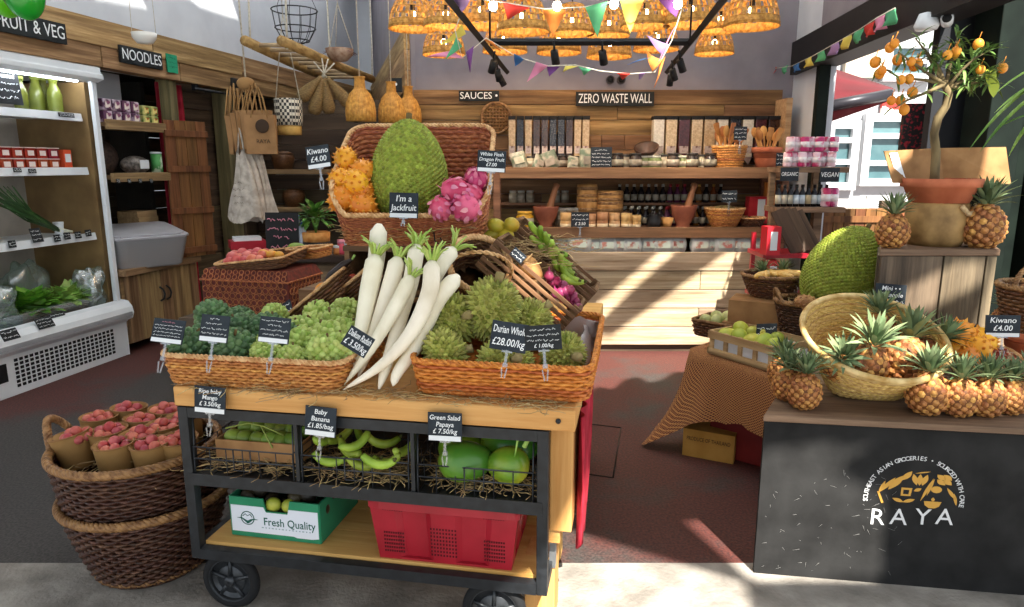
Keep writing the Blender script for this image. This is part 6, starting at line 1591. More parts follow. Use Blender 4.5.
on = tag(MB().lathe([(0, -.02), (.016, -.012), (.02, 0), (.014, .014), (.004, .022), (.002, .035)], 12).build('red_shallot', M('shallot_skin', '#7d1c3c', '#a8436a', sc=14, rough=.35, rnd=.4)), '', 'shallot'); onu = []
for i in range(16):
    place(on, onu, loc=TP(549 + (i % 4) * 7 + 2.5 * (i // 4), 276 + (i // 4) * 6 + (i % 4) * 4.6, .62 + .03 * (i % 3)), rot=(i, .5 * i, 0), label=ORD[i] + ' dark red shallot at the low end of the sloping crate', group='red shallots in the sloping crate')
q = egg((.055, .035, .034), M('squash_skin', '#c98c4c', '#dba566', sc=5, rough=.5), 'squash', 'squash', .3); q.location = TP(531, 268, .62); q.rotation_euler = (0, R(40), TANG); q['label'] = 'pale orange squash in the sloping crate behind the durians'
sign('chalk_sign', 'small dark price card on the top corner of the sloping crate', TP(515, 259, .52), .055, .035, ['~', '~'], (0, R(40), TANG), strip=False, clip=0)
# basket lying tipped with its mouth to the front, and yellow mangoes
o = thing('round_basket', 'pale round basket tipped on its side between the daikons and the crates', 'basket', TP(476, 272, .56), (R(52), R(12), .2))
f = lambda u, t: ((.075 + .04 * t) * math.cos(2 * pi * u), (.075 + .04 * t) * math.sin(2 * pi * u), -.1 + .16 * t)
weave(f, 10, 30, .003).build('woven_side', WICKB, o); braid(lambda u: f(u, 1), .01, 3, 18, 90).build('rim', WICKRIM, o); m = MB(); m.lathe([(.076, -.1), (0, -.098)], 20); m.build('base', WICKB, o)
cv = lambda u: (.115 * math.cos(pi * u), -.03 + .0 * u, .06 + .13 * math.sin(pi * u)); braid(cv, .006, 2, 8, 40, closed=False).build('handle', WICKRIM, o)
MY = egg((.045, .034, .032), M('yellow_mango', '#c9a02c', '#9aa83a', sc=6, rough=.4, rnd=.3), 'mango', 'fruit'); myu = []
for i, (px, py) in enumerate([(497, 226), (512, 225), (505, 236), (492, 236)]):
    place(MY, myu, loc=TP(px, py, .8), rot=(.2, .3, i * 1.2), scale=.9, label=ORD[i] + ' yellow-green mango nested in straw above the sloping crates', group='mangoes above the crates')
o = thing('straw_nest', 'open wooden tray of straw and mangoes at the top of the sloping crates', 'tray', T(1.0, .84, 1.085), (0, R(14), TANG))
m = MB(); m.box((0, 0, .01), (.26, .24, .015)); 
for s_ in (-1, 1): m.box((0, s_ * .115, .04), (.26, .012, .06)); m.box((s_ * .125, 0, .04), (.012, .23, .06))
m.build('tray', W_CRATEB, o)
straw('straw', 'loose dry stalks and straw spilling over the top of the sloping crates', T(1.0, .8, 1.12), TANG, 260, .3, .3, .09, .2, 81)
# sloping wicker trays on the custard apple side
def tilted(px, py, v, label, ry):
    p = TP(px, py, v); return tray('wicker_tray', label, p, (R(8), R(ry), TANG), .34, .24, .07, WICKB, .05, 44, 6, WICKRIM, 0, .03, .005)
tilted(322, 312, .55, 'sloping brown wicker tray behind the custard apples', -38)
tilted(352, 305, .62, 'second sloping wicker tray beside the daikons', -38)
OR_ = tag(MB().ell((0, 0, 0), (.036, .036, .034), 16, 11).build('orange', M('orange_skin', '#e08a1c', '#efa233', sc=6, rough=.45)), 'single orange in the sloping wicker tray', 'fruit'); OR_.location = TP(324, 291, .56)
for i, (px, py, c_) in enumerate([(346, 288, 'GREEN'), (352, 280, 'RED'), (337, 300, 'GREEN')]):
    tag(MB().ell((0, 0, 0), (.03, .026, .024), 14, 9).build('avocado' if c_ == 'GREEN' else 'chilli_pepper', GREENF if c_ == 'GREEN' else M('pepper_red', '#a8402c', rough=.4), loc=TP(px, py, .6)), ('small green avocado high in', 'red pepper at the top of', 'lower small green avocado in')[i] + ' the sloping wicker trays', 'fruit')
o = thing('dark_aubergine', 'long dark brown pod lying on the sloping wicker tray', 'pod', TP(338, 272, .6), (0, R(-40), TANG)); m = MB(); m.tube([(-.08, 0, 0), (-.03, 0, .008), (.04, 0, .006), (.08, 0, 0)], [.006, .018, .016, .006], 10); m.build('body', M('pod_dark', '#2a1c16', rough=.35), o); m = MB(); m.tube([(.08, 0, 0), (.1, 0, .006)], .005, 6); m.build('stem', LEAFL, o)
m = MB()
for k in range(2): m.box((0, 0, .06 + k * .11), (.34, .3, .1))
o = m.build('timber_block', W_CRATEB, loc=T(.33, .72, ZT), rot=(0, 0, TANG)); tag(o, 'dark timber block propping the sloping wicker trays', 'block')

# ================================================================ patterned chest with fruit, behind
def hexpat():
    m = bpy.data.materials.new('rosette_weave'); m.use_nodes = True; N = m.node_tree.nodes; L = m.node_tree.links
    tc = N.new('ShaderNodeTexCoord'); vo = N.new('ShaderNodeTexVoronoi'); vo.inputs['Scale'].default_value = 26; vo.inputs['Randomness'].default_value = .15
    cr = N.new('ShaderNodeValToRGB'); e = cr.color_ramp.elements; e[0].position = .12; e[0].color = lin('#2a0f0c'); e[1].position = .75; e[1].color = lin('#b06a3c'); x = e.new(.38); x.color = lin('#7a2418')
    L.new(tc.outputs['Object'], vo.inputs['Vector']); L.new(vo.outputs['Distance'], cr.inputs[0]); L.new(cr.outputs[0], N['Principled BSDF'].inputs['Base Color']); return m
HX = M('chest_red', '#4a1a14', '#6b281c', sc=40, rough=.7); ROS = M('rosette_cane', '#8c5030', '#b87848', sc=40, rough=.6); ch = thing('woven_chest', 'red-brown rosette-patterned woven chest behind the custard apples', 'chest', V((-1.36, 3.72, .70)), R(-14))
m = MB(); m.prism([(-.26, -.17), (.26, -.17), (.26, .17), (-.26, .17)], 0, .2); m.build('body', HX, ch, bevel=.01)
m = MB(); b = [(-.265, -.175, .205), (.265, -.175, .205), (.265, .175, .205), (-.265, .175, .205)]; t_ = [(-.24, -.15, .26), (.24, -.15, .26), (.24, .15, .26), (-.24, .15, .26)]
m.add(b + t_, [(3, 2, 1, 0), (4, 5, 6, 7), (0, 1, 5, 4), (1, 2, 6, 5), (2, 3, 7, 6), (3, 0, 4, 7)], 0, False); m.build('lid', HX, ch, bevel=.008)
m = MB()
def ring3(c_, a_, b_, r_): m.tube([c_ + a_ * r_ * math.cos(q_ * pi / 4) + b_ * r_ * math.sin(q_ * pi / 4) for q_ in range(8)], .0028, 4, closed=True)
for j in range(6):
    for i in range(14):
        x_ = -.235 + .036 * i + (.018 if j % 2 else 0)
        if x_ < .25: ring3(V((x_, -.172, .022 + .033 * j)), V((1, 0, 0)), V((0, 0, 1)), .016)
    for i in range(9):
        y_ = -.145 + .036 * i + (.018 if j % 2 else 0)
        if y_ < .16: ring3(V((.262, y_, .022 + .033 * j)), V((0, 1, 0)), V((0, 0, 1)), .016)
for j in range(2):
    for i in range(14): ring3(V((-.235 + .036 * i, -.168 + .011 * j, .221 + .024 * j)), V((1, 0, 0)), V((0, .42, .9)), .013)
m.build('rosette_weave', ROS, ch)
for z in (.203,): braid(lambda u: (*rrect(.53, .35, .01)(u), z), .005, 2, 50, 200).build('band', WICKR, ch)
m = MB(); m.box((0, 0, .03), (.7, .5, .06)); 
m2 = m.build('bench', W_DARK, loc=(-1.38, 3.75, .635), rot=(0, 0, R(-14)))
bn_ = thing('low_bench', 'dark wooden bench under the patterned chest', 'bench', (-1.38, 3.75, 0), R(-14)); m2.parent = bn_; m2.location = (0, 0, .638); m2.rotation_euler = (0, 0, 0); m2.name = 'bench_top'
for x in (-.3, .3):
    for y in (-.2, .2): m = MB(); m.box((x, y, .32), (.06, .06, .638)); m.build('leg', W_DARK, bn_)
tray('wicker_tray', 'brown wicker tray of red and yellow fruit on the patterned chest', V((-1.34, 3.7, .965)), (R(6), R(-7), R(-14)), .42, .28, .05, WICKB, .1, 50, 5, WICKRIM, 0, .03, .005)
tray('wicker_tray', 'second wicker tray behind, holding a green mango on the chest corner', V((-1.14, 3.88, .985)), (0, R(-4), R(-14)), .2, .2, .05, WICK, .1, 30, 5, WICKRIM, 0, .03, .005)
ap = tag(MB().ell((0, 0, 0), (.03, .03, .027), 14, 9).build('tomato', M('pale_tomato', '#b8433a', '#dd8a78', sc=12, rough=.35, rnd=.3)), '', 'fruit'); apu = []
for i in range(15):
    place(ap, apu, loc=U(229 + (i % 5) * 7.6 + 3 * (i // 5), 262 - (i // 5) * 3.4 - (i % 2) * 1.6 - (i % 5) * .4, 3.62 + .05 * (i // 5)), rot=(i, i, 0), label='%s pale red tomato in the %s row of the chest tray' % (ORD[i % 5], ORD[i // 5]), group='tomatoes on the patterned chest')
for i, px in enumerate((264, 272, 279)):
    q = dup(MG, loc=U(px, 254 + i * .8, 3.68), rot=(0, 0, i), scale=.9, label=('first', 'second', 'third')[i] + ' yellow fruit beside the tomatoes on the chest', group='yellow fruit on the chest')
    q.children[0].data = q.children[0].data.copy(); q.children[0].data.materials[0] = M('ripe_yellow', '#d3a032', '#c97a3c', sc=6, rough=.4)
q = dup(MG, loc=U(297, 250, 3.85), rot=(0, 0, .4), scale=1.5, label='large green mango in the small tray on the chest corner'); del q['group']
# price cards by the chest
sign('chalk_sign', 'pale price cards standing between the chest and the sloping trays', U(288, 318, 3.4), .09, .085, ['~', '~'], (R(-20), R(-32), R(-20)), strip=True, clip=0)

# ================================================================ back worktop with bottles and plants
YW = 4.62
wt = thing('dark_worktop', 'dark narrow worktop on a plank base behind the patterned chest', 'counter', (0, 0, 0))
x0, x1 = -1.75, -.25; zw = U(330, 256, YW).z
m = MB(); m.box(((x0 + x1) / 2, YW + .25, zw - .02), (x1 - x0, .5, .04)); m.build('worktop', M('dark_top', '#2f231d', '#46352b', sc=6, rough=.5), wt)
m = MB()
for k in range(6): m.box(((x0 + x1) / 2, YW + .05, .07 + k * .138), (x1 - x0 - .04, .03, .132))
m.build('front_planks', W_GREYX, wt)
m = MB(); m.box((x0 + .02, YW + .28, zw / 2), (.03, .4, zw - .05)); m.box((x1 - .02, YW + .28, zw / 2), (.03, .4, zw - .05)); m.build('side_panel', W_DARKV, wt)
def onW(px, dy=.12): return V(((px - CXP) / FPX * (YW + dy) * _c * 1.02, YW + dy, zw))
o = thing('plant_pot', 'black and orange banded pot with a bushy green herb on the dark worktop', 'plant pot', onW(316, .1))
m = MB(); m.lathe([(.075, 0), (.09, .02), (.092, .09)], 20); m.build('pot', M('pot_black', '#1d1b1b', rough=.5), o); m = MB(); m.lathe([(.092, .09), (.095, .15), (.085, .155), (0, .145)], 20); m.build('band', M('pot_orange', '#c9803a', '#e0a25a', sc=30, rough=.7), o)
m = MB()
for k in range(110):
    a, e_ = RND.uniform(0, 6.28), RND.uniform(-.1, 1.4); d_ = V((math.cos(a) * math.cos(e_), math.sin(a) * math.cos(e_), math.sin(e_)))
    m.blade(V((0, 0, .22)) + d_ * RND.uniform(.04, .12), d_, V((0, 0, 1)), .06, .034, .5, 4)
m.build('foliage', LEAF, o); m = MB()
for k in range(5): m.tube([(0, 0, .14), (.03 * math.cos(k * 1.3), .03 * math.sin(k * 1.3), .25)], .004, 5)
m.build('stem', LEAF, o)
for i, px in enumerate((299, 303)):
    b_ = bottle(.26 - .03 * i, .032, ('tall', 'shorter')[i] + ' clear water bottle beside the herb pot on the dark worktop', 'bottle', clear('bottle_clear', '#c9d6e6', .6, .1, .3), M('cap_blue', '#3c62a8', rough=.4), 'water_bottle', .35); b_.location = onW(px, .18 - .1 * i)
o = sign('chalk_sign', 'black heart topped board with pink writing on the patterned chest', U(283, 254, 4.0), .2, .24, ['~', '~', '~.6', '~.8'], (R(-4), 0, R(-6)), strip=False, clip=0, mat=BLACK, pink=4)
for i, (px, h_, r_, c_) in enumerate([(337, .06, .03, '#b8743c'), (341, .1, .028, '#c94a5a'), (347, .085, .026, '#8a3a3a'), (384, .11, .03, '#7a5a3a')]):
    q = thing('spice_jar', ('short amber', 'pink lidded', 'dark red', 'brown')[i] + ' spice jar on the dark worktop', 'jar', onW(px, .1)); m = MB(); m.lathe([(r_ * .9, 0), (r_, h_ * .1), (r_, h_ * .75)], 14); m.build('body', M('spice' + str(i), c_, rough=.3), q); m = MB(); m.lathe([(r_, h_ * .75), (r_, h_), (0, h_)], 14); m.build('lid', WHITEP if i != 1 else M('lid_pink', '#d88a9a', rough=.4), q)
o = thing('card_box', 'small cream box lying among the spice jars', 'box', onW(356, .12), .1); m = MB(); m.box((0, 0, .03), (.13, .1, .06)); m.build('carton', M('cream_card', '#b3a184', '#c6b598', sc=7, rough=.7), o, bevel=.004); m = MB(); m.box((0, 0, .063), (.12, .09, .006)); m.build('lid', M('cream_card', '#b3a184'), o)
for i, (px, n) in enumerate(((366, 0), (375, 1))):
    q = thing('wrapped_pack', ('olive', 'grey')[i] + ' wrapped pack stacked at the end of the dark worktop', 'packet', onW(px, .15), .2); m = MB(); m.ell((0, 0, .05), (.06, .05, .05), 14, 9); m.build('wrapper', M('wrap%d' % i, ('#7d7a4a', '#8c8a86')[i], rough=.5), q); m = MB(); m.box((0, -.045, .05), (.05, .012, .04)); m.build('sticker', STRIP, q)
# dim shelf with baskets in the alcove
o = thing('alcove_shelf', 'dim wooden shelf in the dark alcove behind the hanging bags', 'shelf', (-2.45, 8.05, 0), 0)
for z in (1.0, 1.42): m = MB(); m.box((0, 0, z), (1.4, .4, .05)); m.build('board', W_CABX, o)
for x in (-.6, .6): m = MB(); m.box((x, 0, .75), (.06, .36, 1.5)); m.build('upright', W_DARKV, o)
for i, (s_, z) in enumerate([(-2.95, 1.445), (-2.6, 1.445), (-2.15, 1.445), (-2.5, 1.025)]):
    q = thing('storage_basket', ORD[i] + ' dim lidded basket on the alcove shelf', 'basket', (s_, 8.0, z), 0); m = MB(); m.lathe([(.1, 0), (.13, .12), (.12, .17)], 20); m.build('woven_side', WICKB, q); m = MB(); m.lathe([(.125, .17), (.06, .2), (0, .205)], 20); m.build('lid', WICKB, q)
q = thing('red_tray', 'red tray of packets at the foot of the alcove below the totes', 'tray', U(247, 240, 5.4), LANG - .9); m = MB(); m.box((0, 0, -.03), (.26, .2, .06)); m.build('tray', RED, q); m = MB(); m.box((0, 0, .012), (.2, .15, .03)); m.build('packet', STRIP, q); m = MB(); m.box((0, 0, -.06 - q.location.z / 2 + .03), (.22, .16, q.location.z - .06)); m.build('stand', W_DARKV, q)
# ================================================================ dark painted counter with the shop mark
RA = V((.905, 2.335, 0)); RANG2 = R(-8.6)
RU = V((math.cos(RANG2), math.sin(RANG2), 0)); RV = V((-math.sin(RANG2), math.cos(RANG2), 0)); ZR = .628
def Q(u, v, z): return RA + RU * u + RV * v + V((0, 0, z))
def QP(px, py, v):
    d = ray(px, py); t = (RA.dot(RV) + v) / d.dot(RV); return V((d.x * t, d.y * t, HCAM + d.z * t))
def uz(px, py):
    p = QP(px, py, 0); return (p - RA).dot(RU), p.z
rc = thing('painted_counter', 'low dark painted counter with a plank top and the gold and white shop mark', 'counter', RA, RANG2)
plan = [(0, 0), (1.55, 0), (1.55, 1.35), (.66, 1.35), (.62, 1.1)]
plan[4] = (.36, .75); plan[3] = (.62, 1.35)
PANM = M('scuffed_black_board', '#232323', '#303030', sc=7, rough=.85, spec=.1, bump=.05, bsc=60, det=8)
m = MB(); m.prism([(.0, 0), (1.55, 0), (1.55, .02), (.0, .02)], 0, ZR - .022); m.build('front_panel', PANM, rc)
m = MB(); m.prism([(.004, .02), (.02, .02), (.37, .74), (.354, .75)], 0, ZR - .022); m.build('side_panel', W_GREY, rc)
m = MB(); m.prism([(-.012, -.02), (1.55, -.02), (1.55, .22), (.085, .22)], ZR - .022, ZR); m.prism([(.085, .224), (1.55, .224), (1.55, .75), (.345, .75)], ZR - .022, ZR); m.prism([(.345, .754), (1.55, .754), (1.55, 1.35), (.62, 1.35)], ZR - .022, ZR); m.build('plank_top', W_GREYX, rc, bevel=.003)
m = MB()
for i in range(70):
    u, z = RND.uniform(.02, .5), RND.uniform(.02, .42); a = RND.uniform(0, 3.1); l = RND.uniform(.003, .03) ** 1.0
    m.tube([(u, -.0006, z), (u + l * math.cos(a), -.0006, z + l * math.sin(a) * .7)], .0005, 3)
m.build('scuff_stain', M('scuff_pale', '#8d8d8b', rough=.9), rc)
cu_, cz_ = uz(911, 517); s_ = PX(2.28, .3)
m = MB()
for ch_, px in zip('RAYA', (877, 898.5, 922.5, 944.5)):
    u, z = uz(px, 517.5); letters(m, ch_, 18.5 * s_ * .98, u, z, -.001)
au, az_ = uz(913, 500); rad = 44 * s_
msg = 'SOUTHEAST ASIAN GROCERIES \u2022 SOURCED WITH CARE'
for i, c_ in enumerate(msg):
    if c_ == ' ': continue
    a = R(186 - (i + .5) * 192 / len(msg)); letters(m, c_, 4.6 * s_, au + rad * math.cos(a), az_ + rad * math.sin(a), -.001, rot=a - pi / 2)
m.build('lettering', M('sign_white', '#dfe1e2', rough=.7), rc)
GOLD = M('sign_gold', '#cf9d45', rough=.6)
m = MB()
def gp(poly, M_=None):
    poly = [(x, y * .71 + 9) for x, y in poly]
    m.prism([(au + x * s_, -(-(az_ + y * s_))) for x, y in poly], 0, .0012, M=Matrix.Translation((0, 0, 0)) @ Matrix(((1, 0, 0, 0), (0, 0, -1, -.0002), (0, 1, 0, 0), (0, 0, 0, 1))))
def leafp(x, y, L_, w, a, n=10):
    pts = []
    for i in range(n + 1): t = i / n; pts.append((L_ * (t - .5), w * math.sin(pi * t)))
    for i in range(n - 1, 0, -1): t = i / n; pts.append((L_ * (t - .5), -w * math.sin(pi * t)))
    c_, s2 = math.cos(R(a)), math.sin(R(a)); gp([(x + p * c_ - q * s2, y + p * s2 + q * c_) for p, q in pts])
leafp(-25, 8, 26, 2.2, 60); leafp(-17.5, 12, 26, 3.6, 60); leafp(-30, 4, 20, 1.6, 75)
leafp(-8, 23, 16, 3, 60)
for dx in (-4.5, 0, 4.5): leafp(4 + dx, 18, 17, 2.6, 90 - dx * 3)
leafp(6, 29, 14, .8, 15)
gp([(-12, -7), (-3, -7), (-2, 5), (-12, 5)]); leafp(-14, -14, 12, 2.5, -25); leafp(-4, -14, 12, 2.5, 25)
leafp(3, 3, 8, 2.2, 35); leafp(11.5, 4, 36, 1.5, 74); leafp(14.5, 8, 26, 1.1, 78)
for k in range(4): leafp(26 + 4 * math.cos(k * 1.6 + .8), 20 + 5 * math.sin(k * 1.6 + .8), 11, 3.2, -45)
gp([(20 + 5 * math.cos(k * pi / 6), 5 + 5 * math.sin(k * pi / 6)) for k in range(12)])
leafp(34, 0, 20, 1.8, -62); leafp(38, -8, 18, 1.4, -80)
gp([(10, -13), (26, -13), (24, -20), (20, -23), (15, -23), (11, -19)]); leafp(18, -10, 6, 1.6, 90)
gp([(-34, -3), (-32, -3), (-27, -19), (-29, -20)])
m.build('emblem', GOLD, rc)
m = MB(); m.prism([(0, 0)] * 0 or [(au + x * s_, az_ + y * s_) for x, y in ((-10, 6), (-5, 6), (-4.6, 10.5), (-10, 10.5))], 0, .0004, M=Matrix(((1, 0, 0, 0), (0, 0, -1, -.0015), (0, 1, 0, 0), (0, 0, 0, 1)))); m.build('emblem_detail', PANM, rc)

# ================================================================ pineapples
def pineapple():
    o = thing('pineapple', '', 'pineapple'); R3 = (.056, .056, .068); m = MB(); m.ell((0, 0, .064), R3, 18, 12, fn=lambda p: V((p.x * (1.04 - 1.2 * p.z), p.y * (1.04 - 1.2 * p.z), p.z)))
    b = m.build('body', PBODY, o); m = MB()
    m.studs(R3, 105, .0055, .0112, 6, c=(0, 0, .064), fn=lambda p: V((p.x * (1.04 - 1.2 * p.z), p.y * (1.04 - 1.2 * p.z), p.z)), sink=.25, tip=.3); m.build('eyes', PEYE, o)
    m = MB()
    for k in range(38):
        t = k / 37; a = k * 2.39996; e_ = R(34 + 54 * t); d_ = V((math.cos(a) * math.cos(e_), math.sin(a) * math.cos(e_), math.sin(e_)))
        m.blade(V((math.cos(a) * .014, math.sin(a) * .014, .124 + .03 * t)), d_, V((0, 0, 1)), .036 + .05 * math.sin(pi * (.2 + .7 * t)), .017 - .005 * t, .5 - .5 * t, 5, 0, .35)
    m.build('crown', PLEAF, o); return o
PN = pineapple(); pnu = []
def pine(px, py, w, Y=None, v=None, z=ZR, rot=(0, 0, 0), label='', drop=0):
    p = G(px, py, z) if Y is None else U(px, py, Y)
    if Y is None: pass
    sc_ = w * PX(p.y, p.z) / .112
    return place(PN, pnu, loc=p + V((0, 0, drop)), rot=rot, scale=sc_, label=label)
pine(925, 413, 37, rot=(0, 0, .3), label='pineapple standing closest to the bamboo basket in the row on the counter')
pine(957, 415, 33, rot=(0, 0, 1.3), label='second pineapple of the counter row, under the kiwanos')
pine(984, 415, 33, rot=(0, 0, 2.2), label='pineapple with the spreading crown in the middle of the counter row')
pine(1008, 413, 30, rot=(0, 0, 3.1), label='fourth pineapple of the counter row, below the Kiwano card')
pine(1027, 408, 30, rot=(0, 0, .8), label='last pineapple of the counter row, cut by the picture edge')
pine(802, 408, 31, rot=(0, R(4), .5), label='front pineapple of the three on the cloth table end of the counter')
pine(786, 399, 28, rot=(0, R(-4), 1.5), label='middle pineapple of the three at the counter corner')
pine(780, 386, 26, rot=(0, R(-3), 2.5), label='hindmost pineapple of the three at the counter corner')
# ---- bamboo basket
bq = U(869, 348, 2.52); bo = thing('bamboo_basket', 'large round bamboo basket with a square base tilted to show its pineapples', 'basket', V((bq.x + .015, 2.605, .686)), (R(25), R(3), RANG2))
def bf(u, t):
    a = 2 * pi * u; k = t ** .85; n_ = 2 + 3.2 * (1 - t)
    c_, s2 = math.cos(a), math.sin(a); sq = 1 / (abs(c_) ** n_ + abs(s2) ** n_) ** (1 / n_); r_ = (.13 * sq) * (1 - k) + .254 * k
    return (r_ * c_, r_ * s2, 0 + .2 * t + .02 * (1 - t) * 0)
weave(bf, 26, 90, .0018).build('woven_side', BAMB, bo)
m = MB(); m.prism([bf(k / 48, 0)[:2] for k in range(48)], 0, .006); m.build('base', BAMB, bo)
m = MB(); m.tube([V(bf(k / 64, 1)) + V((0, 0, .004)) for k in range(64)], .0115, 8, closed=True); m.tube([V(bf(k / 64, .94)) * 1.02 for k in range(64)], .007, 6, closed=True); m.build('rim', BAMBR, bo)
for (px, py, w, v, rot, lb) in [(838, 372, 30, .22, (R(35), R(-40), .4), 'dark-crowned pineapple lying at the cloth table side inside the bamboo basket'), (857, 382, 40, .15, (R(16), R(-14), .9), 'pineapple at the front of the bamboo basket facing the camera'), (898, 384, 42, .17, (R(18), R(12), 1.7), 'fattest pineapple at the front of the bamboo basket'),
      (878, 350, 32, .34, (R(4), R(6), 2.1), 'pineapple standing tallest at the back of the bamboo basket'), (916, 368, 32, .3, (R(10), R(32), .2), 'pineapple leaning on the far rim of the bamboo basket')]:
    p = U(px, py, 2.34 + v * .75); place(PN, pnu, loc=p + V((0, 0, .0)), rot=rot, scale=w * PX(p.y, p.z) / .112, label=lb)
for i, (px, py) in enumerate([(872, 383), (884, 372)]):
    q = tag(MB().ell((0, 0, 0), (.034, .034, .03), 14, 9).build('orange', M('orange_skin', '#e08a1c'), loc=U(px, py, 2.43 + .06 * i)), ('first', 'second')[i] + ' orange fruit tucked between the pineapples in the bamboo basket', 'fruit')
# ---- kiwano tray at the back of the row
o = tray('wicker_tray', 'pale striped wicker tray of kiwanos behind the counter row of pineapples', QP(970, 372, .42), (R(6), 0, RANG2), .36, .24, .06, M('striped_cane', '#d8c2a6', '#a84a3a', sc=30, st=(3, 3, .2), rough=.6, lo=.45, hi=.55), .08, 50, 5, WICKRIM, 0, .03, .005)
for i, (px, py, s_, v) in enumerate([(958, 335, 1.3, .42), (981, 340, 1.1, .44), (953, 351, 1.05, .36), (976, 350, 1.15, .36), (943, 346, .9, .42), (966, 357, 1.0, .32)]):
    place(KW, kwu, loc=QP(px, py, v), rot=(i * .9 + 1.2, i * 1.1, i), scale=s_, label=('topmost and largest kiwano', 'kiwano nearest the Kiwano card', 'lower kiwano', 'bright lower kiwano', 'kiwano closest to the bamboo basket', 'lowest kiwano half behind the pineapple crowns')[i] + ' of the counter tray', group='kiwanos on the counter')
p = QP(1002, 337, .4); s2 = PX(p.y, p.z); sign('chalk_sign', 'chalk card reading Kiwano behind the counter row of pineapples', p, 31 * s2, 22 * s2, ['Kiwano', '£4.00'], (R(-6), R(-2), RANG2 + R(-4)), clip=.08)
p = QP(1001, 332, .6); place(PN, pnu, loc=p, rot=(0, R(6), 0), scale=22 * PX(p.y, p.z) / .112, label='pale crowned pineapple standing behind the Kiwano card')
o = rb = thing('round_basket', 'dark brown handled basket at the edge of the counter behind the cards', 'basket', QP(1030, 332, .55), .3)
f = lambda u, t: ((.09 + .04 * t) * math.cos(2 * pi * u), (.09 + .04 * t) * math.sin(2 * pi * u), .19 * t)
weave(f, 12, 36, .004).build('woven_side', WICKB, o); braid(lambda u: f(u, 1), .009, 3, 18, 100).build('rim', WICKDR, o); braid(lambda u: (.12 * math.cos(pi * u), 0, .19 + .09 * math.sin(pi * u)), .008, 3, 8, 40, closed=False).build('handle', WICKDR, o); m = MB(); m.lathe([(.09, 0), (0, .004)], 20); m.build('base', WICKB, o)
tpot('terracotta_pot', 'terracotta pot at the edge of the counter below the brown basket', QP(1034, 366, .55) , .13, .15)
# ---- crate stand and tree
Yb_ = 3.05
X0, X1 = U(880, 250, Yb_).x, U(995, 250, Yb_).x; ztp = U(940, 249, Yb_).z
cs2 = thing('board_stand', 'tall weathered board box standing on the counter under the potted tree', 'stand', (0, 0, 0))
ws = [0, .53, .60, 1.0]; ed = [X0, X0 + (X1 - X0) * .55, X0 + (X1 - X0) * .92, X1 + .01]
m = MB()
for a, b in zip(ed, ed[1:]): m.box(((a + b) / 2, Yb_, (ZR + ztp - .03) / 2), (b - a - .007, .024, ztp - .03 - ZR))
m.build('front_boards', W_GREY, cs2, bevel=.003)
for xx in (X0, X1 - .024):
    m = MB(); m.prism([(xx, Yb_ + .013), (xx + .024, Yb_ + .013), (xx + .204, Yb_ + .36), (xx + .18, Yb_ + .36)], ZR, ztp - .03); m.build('side_board', W_GREY, cs2)
m = MB(); m.prism([(X0 - .01, Yb_ - .02), (X1 + .01, Yb_ - .02), (X1 + .12, Yb_ + .19), (X0 + .1, Yb_ + .19)], ztp - .028, ztp); m.prism([(X0 + .102, Yb_ + .194), (X1 + .122, Yb_ + .194), (X1 + .21, Yb_ + .37), (X0 + .19, Yb_ + .37)], ztp - .028, ztp); m.build('top_board', W_GREYX, cs2, bevel=.003)
Yp = 3.22; pc = U(933, 247, Yp); pc.z = ztp
o = thing('yellow_pot', 'mottled yellow-brown rounded pot with a rope handle on the board stand', 'pot', pc)
k = PX(Yp, 1.2); r1 = 28.5 * k
m = MB(); m.lathe([(r1 * .8, 0), (r1 * .95, .03), (r1 * 1.0, .1), (r1 * .97, .19), (r1 * .9, .2), (r1 * .8, .15), (0, .12)], 28); m.build('body', M('yellow_glaze', '#735731', '#b08d58', sc=9, rough=.6, bump=.2), o)
m = MB(); braid(lambda u: (r1 * (.2 + .75 * u), -r1 * (.98 - .35 * u ** 2), .185 - .035 * math.sin(pi * u)), .009, 3, 8, 40, closed=False, mb=m); m.build('handle', M('rope_tan', '#b79a70', '#d2b88e', sc=60, rough=.9), o)
pl = thing('potted_citrus', 'small citrus tree with orange fruit in a terracotta planter on the yellow pot', 'potted tree', pc + V((0, 0, .19)))
r2 = 35.5 * k
m = MB(); m.lathe([(r2 * .72, 0), (r2 * .9, .075), (r2, .078), (r2 * 1.02, .115), (r2 * .92, .115), (r2 * .85, .06), (0, .06)], 30); m.build('planter', TERRA, pl)
def PL(px, py, Y=Yp): return U(px, py, Y) - pl.location
m = MB(); tpts = [PL(934, 186), PL(935, 172), PL(936, 152), PL(934, 134), PL(938, 118), PL(946, 106), PL(949, 94), PL(944, 84)]
m.tube(tpts, [.022, .02, .019, .018, .019, .017, .016, .014], 10); m.build('trunk', M('citrus_bark', '#544832', '#7d6d4c', sc=18, st=(1, 1, .4), rough=.9, bump=.4), pl)
br = [((944, 84), (930, 75), (912, 62), (898, 52)), ((944, 84), (925, 80), (900, 78), (880, 66)), ((946, 86), (935, 70), (925, 50), (915, 38)), ((947, 88), (960, 72), (975, 58), (990, 50)), ((947, 88), (965, 80), (985, 75), (1000, 70)), ((946, 84), (950, 65), (955, 48), (958, 35)), ((945, 84), (928, 92), (908, 100), (895, 108)), ((946, 86), (960, 88), (975, 82), (990, 84)), ((944, 82), (938, 66), (932, 60), (928, 52))]
m = MB(); ml = MB()
